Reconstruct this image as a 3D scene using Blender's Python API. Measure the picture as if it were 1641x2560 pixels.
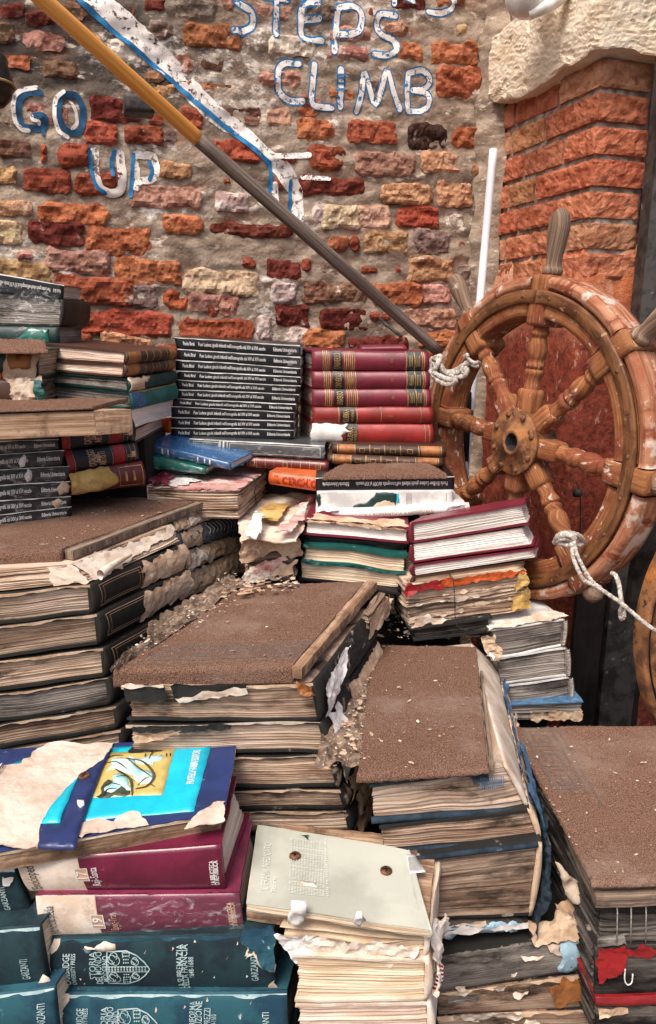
import bpy, math, random
import numpy as np
from mathutils import Vector, noise, geometry
from mathutils.bvhtree import BVHTree

for o in list(bpy.data.objects):
    bpy.data.objects.remove(o)
S = bpy.context.scene
COL = S.collection
R = math.radians

# ------------------------------------------------------------------ camera
CAM_H = 1.5
F_PX, PW, PH, PITCH = 1850.0, 1641.0, 2560.0, R(14.5)
cd = bpy.data.cameras.new('camera')
cd.sensor_fit = 'VERTICAL'
cd.sensor_height = 36.0
cd.sensor_width = 36.0 * PW / PH
cd.lens = 36.0 * F_PX / PH
cd.clip_start = 0.02
cd.clip_end = 500
cam = bpy.data.objects.new('camera', cd)
cam.location = (0, 0, CAM_H)
cam.rotation_euler = (R(90) - PITCH, 0, 0)
COL.objects.link(cam)
S.camera = cam

# ------------------------------------------------------------------ sky, sun, exposure
SUN_EL, SUN_AZ = R(58), R(-150)          # azimuth from +Y, clockwise: behind and to the left of the camera
world = bpy.data.worlds.new('World')
S.world = world
world.use_nodes = True
wn = world.node_tree
bg = wn.nodes['Background']
sky = wn.nodes.new('ShaderNodeTexSky')
sky.sky_type = 'NISHITA'
sky.sun_disc = False
sky.sun_elevation = SUN_EL
sky.sun_rotation = SUN_AZ
sky.air_density = 1.0
sky.dust_density = 6.0
sky.ozone_density = 0.4
wn.links.new(sky.outputs[0], bg.inputs[0])
bg.inputs[1].default_value = 0.10
sd = bpy.data.lights.new('sun', 'SUN')
sd.energy = 1.5
sd.angle = R(22)
sd.color = (1.0, 0.94, 0.86)
sun = bpy.data.objects.new('sun', sd)
dv = Vector((math.sin(SUN_AZ) * math.cos(SUN_EL), math.cos(SUN_AZ) * math.cos(SUN_EL), math.sin(SUN_EL)))
sun.rotation_euler = dv.to_track_quat('Z', 'Y').to_euler()
sun.location = (0, -2, 6)
COL.objects.link(sun)
S.view_settings.view_transform = 'Standard'
S.view_settings.look = 'None'
S.view_settings.gamma = 1.0
S.view_settings.use_curve_mapping = False
S.view_settings.exposure = 0.92

# ------------------------------------------------------------------ geometry of the photograph
ZM = {'A': (0, 0, .5325), 'B': (820, 0, .5331), 'C': (0, 600, .5325), 'D': (820, 500, .5331),
      'E': (0, 1200, .5325), 'F': (740, 1150, .5851), 'G': (0, 1800, .5325), 'H': (820, 1750, .5331),
      'V': (0, 0, 1.0656), 'W': (1080, 1080, .3643), 'S': (0, 0, 1.0)}
cp_, sp_ = math.cos(PITCH), math.sin(PITCH)


def px(zm, x, y):
    a = ZM[zm]
    return (a[0] + x * a[2], a[1] + y * a[2])


def ray(p):
    u = (p[0] - 820.5) / F_PX
    v = (1280 - p[1]) / F_PX
    return Vector((u, cp_ + v * sp_, -sp_ + v * cp_))


CZ = Vector((0, 0, CAM_H))


def PY(p, y):
    r = ray(p)
    return r * (y / r.y) + CZ


def PZ(p, z):                    # z relative to the eye
    r = ray(p)
    return r * (z / r.z) + CZ


def PP(p, q, n):                 # plane through world point q with normal n
    r = ray(p)
    return r * ((q - CZ).dot(n) / r.dot(n)) + CZ


def proj(P):
    x, y, z = P - CZ
    d = y * cp_ - z * sp_
    v = (y * sp_ + z * cp_) / d
    return (820.5 + F_PX * x / d, 1280 - F_PX * v)


# ------------------------------------------------------------------ noise helpers
def n3(x, y, z=0.0):
    return noise.noise(Vector((x, y, z)))


def fr(x, y, z=0.0, o=4):
    return noise.fractal(Vector((x, y, z)), 1.0, 2.0, o)


_seed = [0]


def nseed():
    _seed[0] += 1
    return _seed[0] * 7.31


# ------------------------------------------------------------------ mesh linking
def me_new(name, V, F, m=None, uv=None, smooth=True, fm=None):
    me = bpy.data.meshes.new(name)
    me.from_pydata([tuple(v) for v in V], [], F)
    if uv is not None:
        l = me.uv_layers.new(name='uv')
        idx = np.empty(len(me.loops), dtype=np.int32)
        me.loops.foreach_get('vertex_index', idx)
        arr = np.asarray(uv, dtype=np.float32)[idx]
        l.data.foreach_set('uv', arr.ravel())
    if m is not None:
        for k in (m if isinstance(m, (list, tuple)) else [m]):
            me.materials.append(k)
    if fm:
        me.polygons.foreach_set('material_index', fm)
    if smooth:
        me.polygons.foreach_set('use_smooth', [True] * len(me.polygons))
    me.update()
    return me


def add(name, V, F, m, parent=None, uv=None, smooth=True, label=None, base=None, fm=None):
    """link world-space verts as one object, local to its parent chain (parents are unrotated)"""
    if parent is not None:
        org = parent['_w']
    else:
        org = base if base is not None else Vector((0, 0, 0))
    org = Vector(org)
    me = me_new(name, [Vector(v) - org for v in V], F, m, uv, smooth, fm)
    o = bpy.data.objects.new(name, me)
    COL.objects.link(o)
    if parent is not None:
        o.parent = parent
    else:
        o.location = org
    o['_w'] = list(org)
    if label:
        o['label'] = label
    return o


def thing(name, label, cat, base, group=None):
    o = bpy.data.objects.new(name, None)
    o.empty_display_size = .05
    o.location = base
    o['_w'] = list(base)
    o['label'] = label
    o['category'] = cat
    if group:
        o['group'] = group
    COL.objects.link(o)
    return o


def tag(o, label, cat, group=None):
    o['label'] = label
    o['category'] = cat
    if group:
        o['group'] = group
    return o


# ------------------------------------------------------------------ primitive builders: return V, F, UV
def gridbox(W, D, T, nx=1, ny=1, nz=1, rnd=0.0, amp=0.0, freq=30., seed=0., jit=0.0):
    """box [0,W]x[0,D]x[0,T] with shared border verts, rounded edges and rough faces"""
    V, F, UV, ix = [], [], [], {}

    def vid(i, j, k):
        key = (i, j, k)
        if key in ix:
            return ix[key]
        x, y, z = W * i / nx, D * j / ny, T * k / nz
        bx = -1 if i == 0 else (1 if i == nx else 0)
        by = -1 if j == 0 else (1 if j == ny else 0)
        bz = -1 if k == 0 else (1 if k == nz else 0)
        u, v = (x + y * .37, z + y * .63) if by or not bz else (x, y)
        if bx and not by and not bz:
            u, v = y, z
        c = abs(bx) + abs(by) + abs(bz)
        if c >= 2 and rnd:
            f = rnd * (.3 if c == 2 else .45) * (1 + .7 * n3(x * 60 + seed, y * 60, z * 60))
            x -= bx * f
            y -= by * f
            z -= bz * f
        if amp:
            d = amp * fr(x * freq + seed, y * freq, z * freq)
            l = math.sqrt(c) or 1
            x += bx * d / l
            y += by * d / l
            z += bz * d / l
        if jit and (bx or by):
            x -= bx * jit * max(0, .3 + 1.2 * n3(y * 50 + seed, seed, x * 9))
            y -= by * jit * max(0, .3 + 1.2 * n3(x * 50 + seed, seed + 9, y * 9))
        ix[key] = len(V)
        V.append((x, y, z))
        UV.append((u, v))
        return ix[key]

    for i in range(nx):
        for j in range(ny):
            F.append((vid(i, j, 0), vid(i, j + 1, 0), vid(i + 1, j + 1, 0), vid(i + 1, j, 0)))
            F.append((vid(i, j, nz), vid(i + 1, j, nz), vid(i + 1, j + 1, nz), vid(i, j + 1, nz)))
    for i in range(nx):
        for k in range(nz):
            F.append((vid(i, 0, k), vid(i + 1, 0, k), vid(i + 1, 0, k + 1), vid(i, 0, k + 1)))
            F.append((vid(i, ny, k), vid(i, ny, k + 1), vid(i + 1, ny, k + 1), vid(i + 1, ny, k)))
    for j in range(ny):
        for k in range(nz):
            F.append((vid(0, j, k), vid(0, j, k + 1), vid(0, j + 1, k + 1), vid(0, j + 1, k)))
            F.append((vid(nx, j, k), vid(nx, j + 1, k), vid(nx, j + 1, k + 1), vid(nx, j, k + 1)))
    return V, F, UV


def catmull(P, n=8):
    P = [Vector(p) for p in P]
    if len(P) < 3:
        return [P[0].lerp(P[-1], i / n) for i in range(n + 1)]
    Q = [2 * P[0] - P[1]] + P + [2 * P[-1] - P[-2]]
    out = []
    for i in range(1, len(Q) - 2):
        a, b, c, d = Q[i - 1:i + 3]
        for k in range(n):
            t = k / n
            out.append(.5 * ((2 * b) + (c - a) * t + (2 * a - 5 * b + 4 * c - d) * t * t + (3 * b - a - 3 * c + d) * t ** 3))
    out.append(P[-1])
    return out


def tube(P, rad, seg=10, cap=True, squash=None):
    P = [Vector(p) for p in P]
    n = len(P)
    if not isinstance(rad, (list, tuple)):
        rad = [rad] * n
    V, F, UV = [], [], []
    t0 = (P[1] - P[0]).normalized()
    ref = Vector((0, 0, 1)) if abs(t0.z) < .9 else Vector((1, 0, 0))
    a = t0.cross(ref).normalized()
    L = 0
    for i in range(n):
        t = (P[min(i + 1, n - 1)] - P[max(i - 1, 0)])
        t = t.normalized() if t.length > 1e-9 else t0
        a = (a - t * a.dot(t)).normalized()
        b = t.cross(a)
        if i:
            L += (P[i] - P[i - 1]).length
        for k in range(seg):
            th = 2 * math.pi * k / seg
            V.append(P[i] + a * (math.cos(th) * rad[i]) + b * (math.sin(th) * rad[i]))
            UV.append((L, abs(k / seg - .5) * 2 * math.pi * max(rad[i], .004)))
    for i in range(n - 1):
        for k in range(seg):
            k2 = (k + 1) % seg
            F.append((i * seg + k, i * seg + k2, (i + 1) * seg + k2, (i + 1) * seg + k))
    if cap:
        F.append(tuple(range(seg - 1, -1, -1)))
        F.append(tuple((n - 1) * seg + k for k in range(seg)))
    return V, F, UV


def rough_poly(pts, step=.006, amp=.003, seed=0., freq=90., closed=True):
    out = []
    n = len(pts)
    for i in range(n if closed else n - 1):
        a = Vector(pts[i]); b = Vector(pts[(i + 1) % n])
        k = max(1, int((b - a).length / step))
        nn = Vector((-(b - a).y, (b - a).x))
        nn = nn.normalized() if nn.length > 1e-9 else nn
        for j in range(k):
            p = a.lerp(b, j / k)
            d = amp * 1.7 * fr(p.x * freq * .4 + seed, p.y * freq * .4, seed, 5)
            out.append(p + nn * d)
    return out


def relief(pts, step, hfn, depth):
    """polygon filled with triangles; hfn(x,y,edge distance)->height; walls go down to -depth"""
    P = [Vector((p[0], p[1])) for p in pts]
    n = len(P)
    xs = [p.x for p in P]; ys = [p.y for p in P]
    x0, x1, y0, y1 = min(xs), max(xs), min(ys), max(ys)
    pin = []
    nx = max(1, int((x1 - x0) / step)); ny = max(1, int((y1 - y0) / step))
    ax = np.array(xs); ay = np.array(ys)
    bx = np.roll(ax, -1); by = np.roll(ay, -1)

    def edge_d(x, y):
        dx = bx - ax; dy = by - ay
        t = np.clip(((x - ax) * dx + (y - ay) * dy) / (dx * dx + dy * dy + 1e-12), 0, 1)
        return float(np.sqrt(((ax + t * dx - x) ** 2 + (ay + t * dy - y) ** 2).min()))

    for i in range(nx + 1):
        for j in range(ny + 1):
            x = x0 + (x1 - x0) * (i + .5 * (j % 2)) / nx + step * .2 * n3(i * 3.1, j * 2.7)
            y = y0 + (y1 - y0) * j / ny + step * .2 * n3(i * 1.9, j * 3.3, 5)
            cr = ((ay > y) != (by > y))
            with np.errstate(divide='ignore', invalid='ignore'):
                c = int((cr & (x < (bx - ax) * (y - ay) / (by - ay + 1e-15) + ax)).sum())
            if c % 2 and edge_d(x, y) > step * .4:
                pin.append(Vector((x, y)))
    vv, _, ff, _, _, _ = geometry.delaunay_2d_cdt(P + pin, [(i, (i + 1) % n) for i in range(n)], [], 1, 1e-7)
    V, UV = [], []
    for p in vv:
        V.append((p.x, p.y, hfn(p.x, p.y, edge_d(p.x, p.y))))
        UV.append((p.x, p.y))
    F = [tuple(f) for f in ff]
    # walls from boundary edges
    cnt = {}
    for f in F:
        for a, b in zip(f, f[1:] + f[:1]):
            cnt[(a, b)] = 1
    if depth > 0:
        low = {}
        for (a, b) in list(cnt):
            if (b, a) not in cnt:
                for q in (a, b):
                    if q not in low:
                        low[q] = len(V)
                        V.append((V[q][0], V[q][1], -depth))
                        UV.append((V[q][0] + .003, V[q][1] + .003))
                F.append((b, a, low[a], low[b]))
    return V, F, UV


# ------------------------------------------------------------------ materials
def lin(h):
    h = h.lstrip('#')
    c = [int(h[i:i + 2], 16) / 255 for i in (0, 2, 4)]
    return tuple(((x / 12.92) if x <= .04045 else ((x + .055) / 1.055) ** 2.4) for x in c)


class G:
    def __init__(s, name):
        s.m = bpy.data.materials.new(name)
        s.m.use_nodes = True
        s.t = s.m.node_tree
        s.b = s.t.nodes['Principled BSDF']

    def n(s, typ, **kw):
        nd = s.t.nodes.new(typ)
        for k, v in kw.items():
            if k.startswith('_'):
                setattr(nd, k[1:], v)
                continue
            i = nd.inputs[int(k[1:])] if k[0] == 'i' and k[1:].isdigit() else nd.inputs[k.replace('__', ' ')]
            if hasattr(v, 'is_output') or isinstance(v, bpy.types.NodeSocket):
                s.t.links.new(v, i)
            else:
                i.default_value = v
        return nd

    def ramp(s, val, a, b):
        nd = s.n('ShaderNodeMapRange', _interpolation_type='SMOOTHSTEP', i0=val, i1=a, i2=b)
        return nd.outputs[0]

    def mix(s, fac, a, b, mode='MIX'):
        nd = s.t.nodes.new('ShaderNodeMix')
        nd.data_type = 'RGBA'
        nd.blend_type = mode
        for i, v in ((0, fac), (6, a), (7, b)):
            if isinstance(v, bpy.types.NodeSocket):
                s.t.links.new(v, nd.inputs[i])
            elif i == 0:
                nd.inputs[0].default_value = v
            else:
                nd.inputs[i].default_value = (*v[:3], 1)
        return nd.outputs[2]

    def noise(s, vec, scale, detail=5, rough=.6, dist=0.):
        return s.n('ShaderNodeTexNoise', Vector=vec, Scale=scale, Detail=detail, Roughness=rough, Distortion=dist).outputs[0]

    def scaled(s, vec, sc):
        return s.n('ShaderNodeVectorMath', _operation='MULTIPLY', i0=vec, i1=sc).outputs[0]


def M(name, base, col2=None, sc=(40, 40, 40), lo=.4, hi=.62, coord='obj', detail=6,
      dirt=None, dirt_sc=14., dirt_th=(.52, .68), dirt_amt=.85, dirt_st=(1, 1, 1),
      fleck=None, fleck_sc=90., fleck_th=(.64, .7), fleck_st=(1, 1, 1),
      line=None, line_sc=(10, 900, 1), line_th=(.35, .6), line_amt=.6,
      rough=.8, bump=.5, bdist=.0015, bsc=220., spec=.3, metal=0., objcol=False, rnd=.18, attr=None, attr_col=None, attr2=None, attr2_col=None, chip=None, coat=0.):
    g = G(name)
    tc = g.n('ShaderNodeTexCoord')
    oi = g.n('ShaderNodeObjectInfo')
    off = g.n('ShaderNodeVectorMath', _operation='SCALE', i0=(17.3, 9.1, 5.7))
    g.t.links.new(oi.outputs['Random'], off.inputs['Scale'])
    v = g.n('ShaderNodeVectorMath', _operation='ADD', i0=tc.outputs['Object' if coord == 'obj' else 'UV'], i1=off.outputs[0]).outputs[0]
    vo = g.n('ShaderNodeVectorMath', _operation='ADD', i0=tc.outputs['Object'], i1=off.outputs[0]).outputs[0]
    b = base
    if objcol:
        b = oi.outputs['Color']
        col2s = g.mix(1.0, oi.outputs['Color'], col2 or (.6, .5, .45), 'MULTIPLY')
    else:
        col2s = col2 or tuple(x * .65 for x in base)
    nz = g.noise(g.scaled(v, sc), 1.0, detail)
    col = g.mix(g.ramp(nz, lo, hi), b, col2s)
    hgt = g.noise(v, bsc, 6, .65)
    if line:
        ln = g.noise(g.scaled(v, line_sc), 1.0, 3, .7)
        lf = g.ramp(ln, line_th[1], line_th[0])
        lm = g.n('ShaderNodeMath', _operation='MULTIPLY', i0=lf, i1=line_amt).outputs[0]
        col = g.mix(lm, col, line)
        hgt = g.n('ShaderNodeMath', _operation='ADD', i0=hgt, i1=ln).outputs[0]
    if attr:
        at = g.n('ShaderNodeAttribute', _attribute_name=attr)
        col = g.mix(at.outputs['Fac'], col, attr_col)
    if attr2:
        at = g.n('ShaderNodeAttribute', _attribute_name=attr2)
        wf = g.n('ShaderNodeMath', _operation='MULTIPLY', i0=at.outputs['Fac'], i1=g.ramp(g.noise(g.scaled(v, (1, 1, 1.7)), 38, 7, .7), .47, .62)).outputs[0]
        col = g.mix(wf, col, attr2_col)
    if dirt:
        d = g.ramp(g.noise(g.scaled(vo if dirt_st == (1, 1, 1) else v, dirt_st), dirt_sc, 7, .68), *dirt_th)
        dm = g.n('ShaderNodeMath', _operation='MULTIPLY', i0=d, i1=dirt_amt).outputs[0]
        col = g.mix(dm, col, dirt)
    if fleck:
        fk = g.ramp(g.noise(g.scaled(v, fleck_st), fleck_sc, 5, .6), *fleck_th)
        col = g.mix(fk, col, fleck)
    if rnd:
        br = g.n('ShaderNodeMapRange', i0=oi.outputs['Random'], i1=0., i2=1., i3=1 - rnd, i4=1 + rnd).outputs[0]
        col = g.n('ShaderNodeVectorMath', _operation='SCALE', i0=col)
        g.t.links.new(br, col.inputs['Scale'])
        col = col.outputs[0]
    g.t.links.new(col, g.b.inputs['Base Color'])
    rr = g.n('ShaderNodeMapRange', i0=nz, i1=.3, i2=.7, i3=max(.05, rough - .1), i4=min(1., rough + .1)).outputs[0]
    g.t.links.new(rr, g.b.inputs['Roughness'])
    g.b.inputs['Specular IOR Level'].default_value = spec
    g.b.inputs['Metallic'].default_value = metal
    if coat:
        g.b.inputs['Coat Weight'].default_value = coat
        g.b.inputs['Coat Roughness'].default_value = .15
    if bump:
        bp = g.n('ShaderNodeBump', Strength=bump, Distance=bdist, Height=hgt)
        g.t.links.new(bp.outputs[0], g.b.inputs['Normal'])
    if chip:
        ch = g.ramp(g.noise(tc.outputs['Object'], chip[0], 7, .7), chip[1], chip[2])
        tr = g.n('ShaderNodeBsdfTransparent')
        mx = g.n('ShaderNodeMixShader', i0=ch, i1=g.b.outputs[0], i2=tr.outputs[0])
        g.t.links.new(mx.outputs[0], g.t.nodes['Material Output'].inputs[0])
    return g.m


def pages(name, base, col2, line, dirt=None, th=(.56, .72), amt=.9, lamt=.55):
    return M(name, base, col2, sc=(9, 45, 1), coord='uv', line=line, line_sc=(1.6, 880, 1), line_th=(.36, .58), line_amt=lamt,
             dirt=dirt, dirt_sc=9, dirt_th=th, dirt_amt=amt, dirt_st=(1, 3.2, 1), rough=.92, bump=.5, bdist=.0016, bsc=150, spec=.15)


def cover(name, base, wear=None, wth=(.66, .71), rough=.55, dirt=None, weave=False, coat=0., col2=None, wsc=60., spec=.4):
    return M(name, base, col2 or tuple(x * .7 for x in base), sc=(25, 25, 25), fleck=wear, fleck_sc=wsc, fleck_th=wth,
             dirt=dirt, dirt_sc=20, dirt_th=(.55, .75), dirt_amt=.6, rough=rough, bump=.35 if not weave else .8,
             bdist=.0008, bsc=300 if not weave else 900, coat=coat, spec=spec)


mt = {}
# masonry
mt['mortar'] = M('mortar', lin('b09d8b'), lin('7d6a5b'), sc=(14, 14, 30), lo=.38, hi=.62, detail=9, dirt=lin('9a6a52'), dirt_sc=9, dirt_th=(.52, .7), dirt_amt=.55,
                 dirt_st=(1, 1, 2.2), fleck=lin('d6c6b6'), fleck_sc=26, fleck_th=(.58, .7), fleck_st=(1, 1, 2.4), rough=.95, bump=1., bdist=.006, bsc=85, rnd=0, attr='soot', attr_col=lin('3a3330'), attr2='wash', attr2_col=lin('e2d8cf'))
mt['brick'] = M('brick', (1, 1, 1), (.52, .42, .4), objcol=True, sc=(38, 38, 60), dirt=lin('cdb7a6'), dirt_sc=21, dirt_th=(.6, .7), dirt_amt=.75,
                fleck=lin('3a1f1a'), fleck_sc=130, fleck_th=(.63, .72), rough=.95, bump=1.0, bdist=.004, bsc=120, spec=.15, rnd=.12)
mt['pier_brick'] = M('pier_brick', (1, 1, 1), (.62, .5, .46), objcol=True, sc=(30, 30, 50), dirt=lin('b98f78'), dirt_sc=26, dirt_th=(.62, .78), dirt_amt=.5,
                     fleck=lin('4a1d14'), fleck_sc=190, fleck_th=(.62, .7), rough=.95, bump=1.0, bdist=.003, bsc=170, spec=.15, rnd=.1)
mt['pier_mortar'] = M('pier_mortar', lin('a8998d'), lin('75675d'), sc=(40, 40, 40), rough=.95, bump=.9, bdist=.003, bsc=120, rnd=0)
mt['stone'] = M('stone', lin('e6d5bf'), lin('cfb698'), sc=(14, 14, 22), lo=.4, hi=.75, fleck=lin('8a735c'), fleck_sc=45, fleck_th=(.68, .75), fleck_st=(1, 1, 2.2),
                rough=.95, bump=.9, bdist=.005, bsc=70, rnd=0, spec=.2)
mt['dark_wall'] = M('dark_wall', lin('2a2322'), lin('15110f'), sc=(12, 12, 5), rough=.9, bump=.6, rnd=0)  # near-black fill of the added planks and the hidden base


def plaster_mat():
    g = G('red_plaster')
    tc = g.n('ShaderNodeTexCoord')
    ob = tc.outputs['Object']
    sx = g.n('ShaderNodeSeparateXYZ', i0=ob)
    big = g.noise(ob, 9, 6, .65)
    fine = g.noise(ob, 60, 6, .7)
    red = g.mix(g.ramp(fine, .4, .65), lin('8e4230'), lin('632a20'))
    red = g.mix(g.ramp(g.noise(ob, 22, 5), .58, .7), red, lin('a9583c'))
    red = g.mix(g.ramp(g.noise(ob, 34, 6), .62, .7), red, lin('55211c'))
    top = g.mix(g.ramp(g.noise(g.scaled(ob, (1, 1, .35)), 26, 6), .42, .6), lin('cf7a4e'), lin('e0a98a'))
    top = g.mix(g.ramp(fine, .55, .7), top, lin('b24a2e'))
    hz = g.n('ShaderNodeMath', _operation='MULTIPLY_ADD', i0=big, i1=.22, i2=sx.outputs[2])
    k = g.ramp(hz.outputs[0], PL_Z0, PL_Z1)
    red = g.mix(g.ramp(g.noise(g.scaled(ob, (1, 1, .5)), 55, 7, .7), .6, .68), red, lin('b98a78'))
    col = g.mix(k, red, top)
    g.t.links.new(col, g.b.inputs['Base Color'])
    g.b.inputs['Roughness'].default_value = .85
    g.b.inputs['Specular IOR Level'].default_value = .25
    bp = g.n('ShaderNodeBump', Strength=1., Distance=.007, Height=g.noise(ob, 60, 8, .7))
    g.t.links.new(bp.outputs[0], g.b.inputs['Normal'])
    return g.m


# carpet
mt['carpet'] = M('carpet', lin('91705f'), lin('523b31'), sc=(800, 800, 800), lo=.42, hi=.6, detail=2, dirt=lin('a08c80'), dirt_sc=6, dirt_th=(.45, .74), dirt_amt=.72,
                 fleck=lin('b89b88'), fleck_sc=800, fleck_th=(.64, .72), rough=1., bump=1.0, bdist=.003, bsc=480, spec=.05, rnd=.06, attr='pat', attr_col=lin('6c605b'))
# woods
mt['board'] = M('board', lin('b89a80'), lin('8c6d55'), sc=(5, 130, 60), coord='uv', line=lin('5b3f2b'), line_sc=(6, 320, 1), line_amt=.5, dirt=lin('4d372a'), dirt_sc=15, rough=.85, bump=.6, bsc=120)
mt['grey_board'] = M('grey_board', lin('94806f'), lin('67574c'), sc=(9, 150, 60), coord='uv', line=lin('33281f'), line_sc=(6, 320, 1), line_amt=.6, dirt=lin('3d332c'), dirt_sc=15, rough=.9, bump=.7, bsc=120)
mt['varnish'] = M('varnish', lin('f2ab4c'), lin('d98d35'), sc=(3, 160, 60), coord='uv', dirt=lin('8a4c16'), dirt_sc=12, dirt_th=(.66, .8), rough=.3, bump=.12, coat=.5, spec=.5, rnd=0)
mt['grey_wood'] = M('grey_wood', lin('8a7a70'), lin('61524a'), sc=(5, 300, 80), coord='uv', line=lin('382d28'), line_sc=(4, 520, 1), line_amt=.6, rough=.9, bump=.7, bdist=.002, bsc=150, rnd=0)
mt['wheel_wood'] = M('wheel_wood', lin('a06b45'), lin('7c4c30'), sc=(10, 260, 60), coord='uv', dirt=lin('743a2a'), dirt_sc=17, dirt_th=(.44, .62), dirt_amt=.85,
                     fleck=lin('d3c3b6'), fleck_sc=60, fleck_th=(.6, .68), fleck_st=(.6, 1.4, 1), rough=.76, spec=.2, bump=.6, bdist=.0015, bsc=140, rnd=.12)
mt['wheel_ring'] = M('wheel_ring', lin('7d5334'), lin('553722'), sc=(25, 140, 60), coord='uv', dirt=lin('4c2a1b'), dirt_sc=16, fleck=lin('a88a6c'), fleck_sc=60, rough=.5, bump=.4, bsc=180, rnd=0)
mt['wheel_worn'] = M('wheel_worn', lin('ad7d60'), lin('8f5238'), sc=(10, 160, 60), coord='uv', dirt=lin('cfc0b4'), dirt_sc=24, dirt_th=(.52, .62), dirt_amt=.8, fleck=lin('7a3b22'), fleck_sc=26, fleck_th=(.56, .66),
                     rough=.8, bump=.6, bsc=140, rnd=0)
mt['handle_wood'] = M('handle_wood', lin('9b826e'), lin('6d5646'), sc=(6, 260, 60), coord='uv', line=lin('48382e'), line_sc=(4, 420, 1), line_amt=.5, fleck=lin('cfc0b2'), fleck_sc=30, fleck_th=(.62, .75), rough=.8, bump=.6, bsc=150)
mt['rust'] = M('rust', lin('92643f'), lin('5d3a25'), sc=(40, 40, 40), dirt=lin('bb7636'), dirt_sc=18, dirt_th=(.55, .7), fleck=lin('32211a'), fleck_sc=70, fleck_th=(.58, .68), rough=.75, bump=.8, bdist=.002, bsc=130, spec=.4, rnd=0)
mt['rust_plate'] = M('rust_plate', lin('a85c36'), lin('8a4528'), sc=(12, 12, 12), dirt=lin('b07a3c'), dirt_sc=14, fleck=lin('30201a'), fleck_sc=50, rough=.7, bump=.6, rnd=0)
mt['iron'] = M('iron', lin('4a4644'), lin('2a2726'), sc=(30, 30, 30), fleck=lin('7c7570'), fleck_sc=40, fleck_th=(.64, .72), rough=.6, bump=.4, rnd=0)
mt['bolt'] = M('bolt', lin('7a5238'), lin('432a1d'), sc=(150, 150, 150), rough=.6, bump=.3, rnd=.1)
mt['pvc'] = M('pvc', lin('e6e4e8'), lin('cfcdd3'), sc=(8, 8, 3), dirt=lin('8d8a90'), dirt_sc=12, dirt_th=(.6, .8), rough=.35, bump=.05, rnd=0)
mt['rope'] = M('rope', lin('d8d0c8'), lin('a79c92'), sc=(160, 90, 1), coord='uv', line=lin('5e544d'), line_sc=(420, 160, 1), line_amt=.6, rough=.95, bump=.8, bsc=300, rnd=.08)
mt['string'] = M('string', lin('3a3a3c'), lin('222224'), rough=.9, bump=0, rnd=0)
mt['enamel'] = M('enamel', lin('efece6'), lin('d5d0c8'), rough=.25, bump=.05, fleck=lin('3a3431'), fleck_sc=30, fleck_th=(.68, .7), rnd=0)
mt['brass'] = M('brass', lin('4a4138'), lin('211c1a'), sc=(20, 20, 20), rough=.25, bump=.2, metal=.7, rnd=0)
mt['ground'] = M('ground', lin('6e655e'), lin('4c4540'), sc=(8, 8, 8), dirt=lin('3b3531'), dirt_sc=3, rough=.9, bump=.7, bdist=.004, bsc=60, rnd=0)
# paint on the wall
mt['paint_white'] = M('paint_white', lin('efe9e4'), lin('d9cfc8'), sc=(20, 20, 20), rough=.85, bump=.15, rnd=0, chip=(85, .53, .61))
mt['paint_faint'] = M('paint_faint', lin('e9e0d9'), lin('d2c6bd'), sc=(20, 20, 20), rough=.85, bump=.15, rnd=0, chip=(40, .5, .58))
mt['paint_blue'] = M('paint_blue', lin('2a79ac'), lin('1d5f90'), sc=(30, 30, 30), rough=.8, bump=.3, rnd=0, chip=(90, .6, .66))
mt['paint_deep'] = M('paint_deep', lin('1b4b70'), lin('163c58'), sc=(30, 30, 30), rough=.8, bump=.3, rnd=0, chip=(90, .62, .68))
# papers
BLK = lin('1d1916')
mt['pg_old'] = pages('pages_old', lin('c4ae9c'), lin('a68d79'), lin('66503f'), BLK, (.53, .68), .88)
mt['pg_brown'] = pages('pages_brown', lin('b29a86'), lin('8d7260'), lin('4a372c'), lin('1d1714'), (.46, .64), .9)
mt['pg_grey'] = pages('pages_grey', lin('9c938b'), lin('776e68'), lin('3b3634'), lin('1c1a1a'), (.48, .68), .85)
mt['pg_dark'] = pages('pages_dark', lin('6a625c'), lin('3b3633'), lin('1a1817'), lin('0d0c0c'), (.42, .62), .95)
mt['pg_white'] = pages('pages_white', lin('ebe4de'), lin('d6cac0'), lin('a09288'), lin('7d6d60'), (.66, .85), .5, .4)
mt['pg_cream'] = pages('pages_cream', lin('d9c6ae'), lin('c2a98d'), lin('8d735a'), lin('54402f'), (.62, .8), .7, .5)
mt['pg_pinkish'] = pages('pages_pinkish', lin('dcc7b8'), lin('c8ac99'), lin('93786a'), lin('4f3d33'), (.62, .8), .6, .5)
mt['pg_lit'] = pages('pages_worn', lin('c8b29e'), lin('9b7f6a'), lin('4d392d'), lin('2a201a'), (.52, .66), .85, .7)  # worn, stained page colour
mt['paper'] = M('paper', lin('dbcdbf'), lin('c2ad99'), sc=(25, 25, 25), dirt=lin('a4866d'), dirt_sc=24, dirt_th=(.52, .7), dirt_amt=.7, rough=.9, bump=.3, bdist=.001, rnd=.1, spec=.2)
mt['flyleaf'] = M('flyleaf', lin('cdbdb0'), lin('b8a393'), sc=(16, 16, 16), dirt=lin('97785f'), dirt_sc=22, dirt_th=(.54, .72), dirt_amt=.6, fleck=lin('6b4a38'), fleck_sc=130, fleck_th=(.7, .75), rough=.9, bump=.5, bdist=.001, bsc=160, rnd=0, spec=.2)
mt['paper_white'] = M('paper_white', lin('e3dedb'), lin('cbc3be'), sc=(25, 25, 25), dirt=lin('a59c95'), dirt_sc=18, dirt_th=(.62, .8), dirt_amt=.5, rough=.85, bump=.25, rnd=.05, spec=.25)
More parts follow.
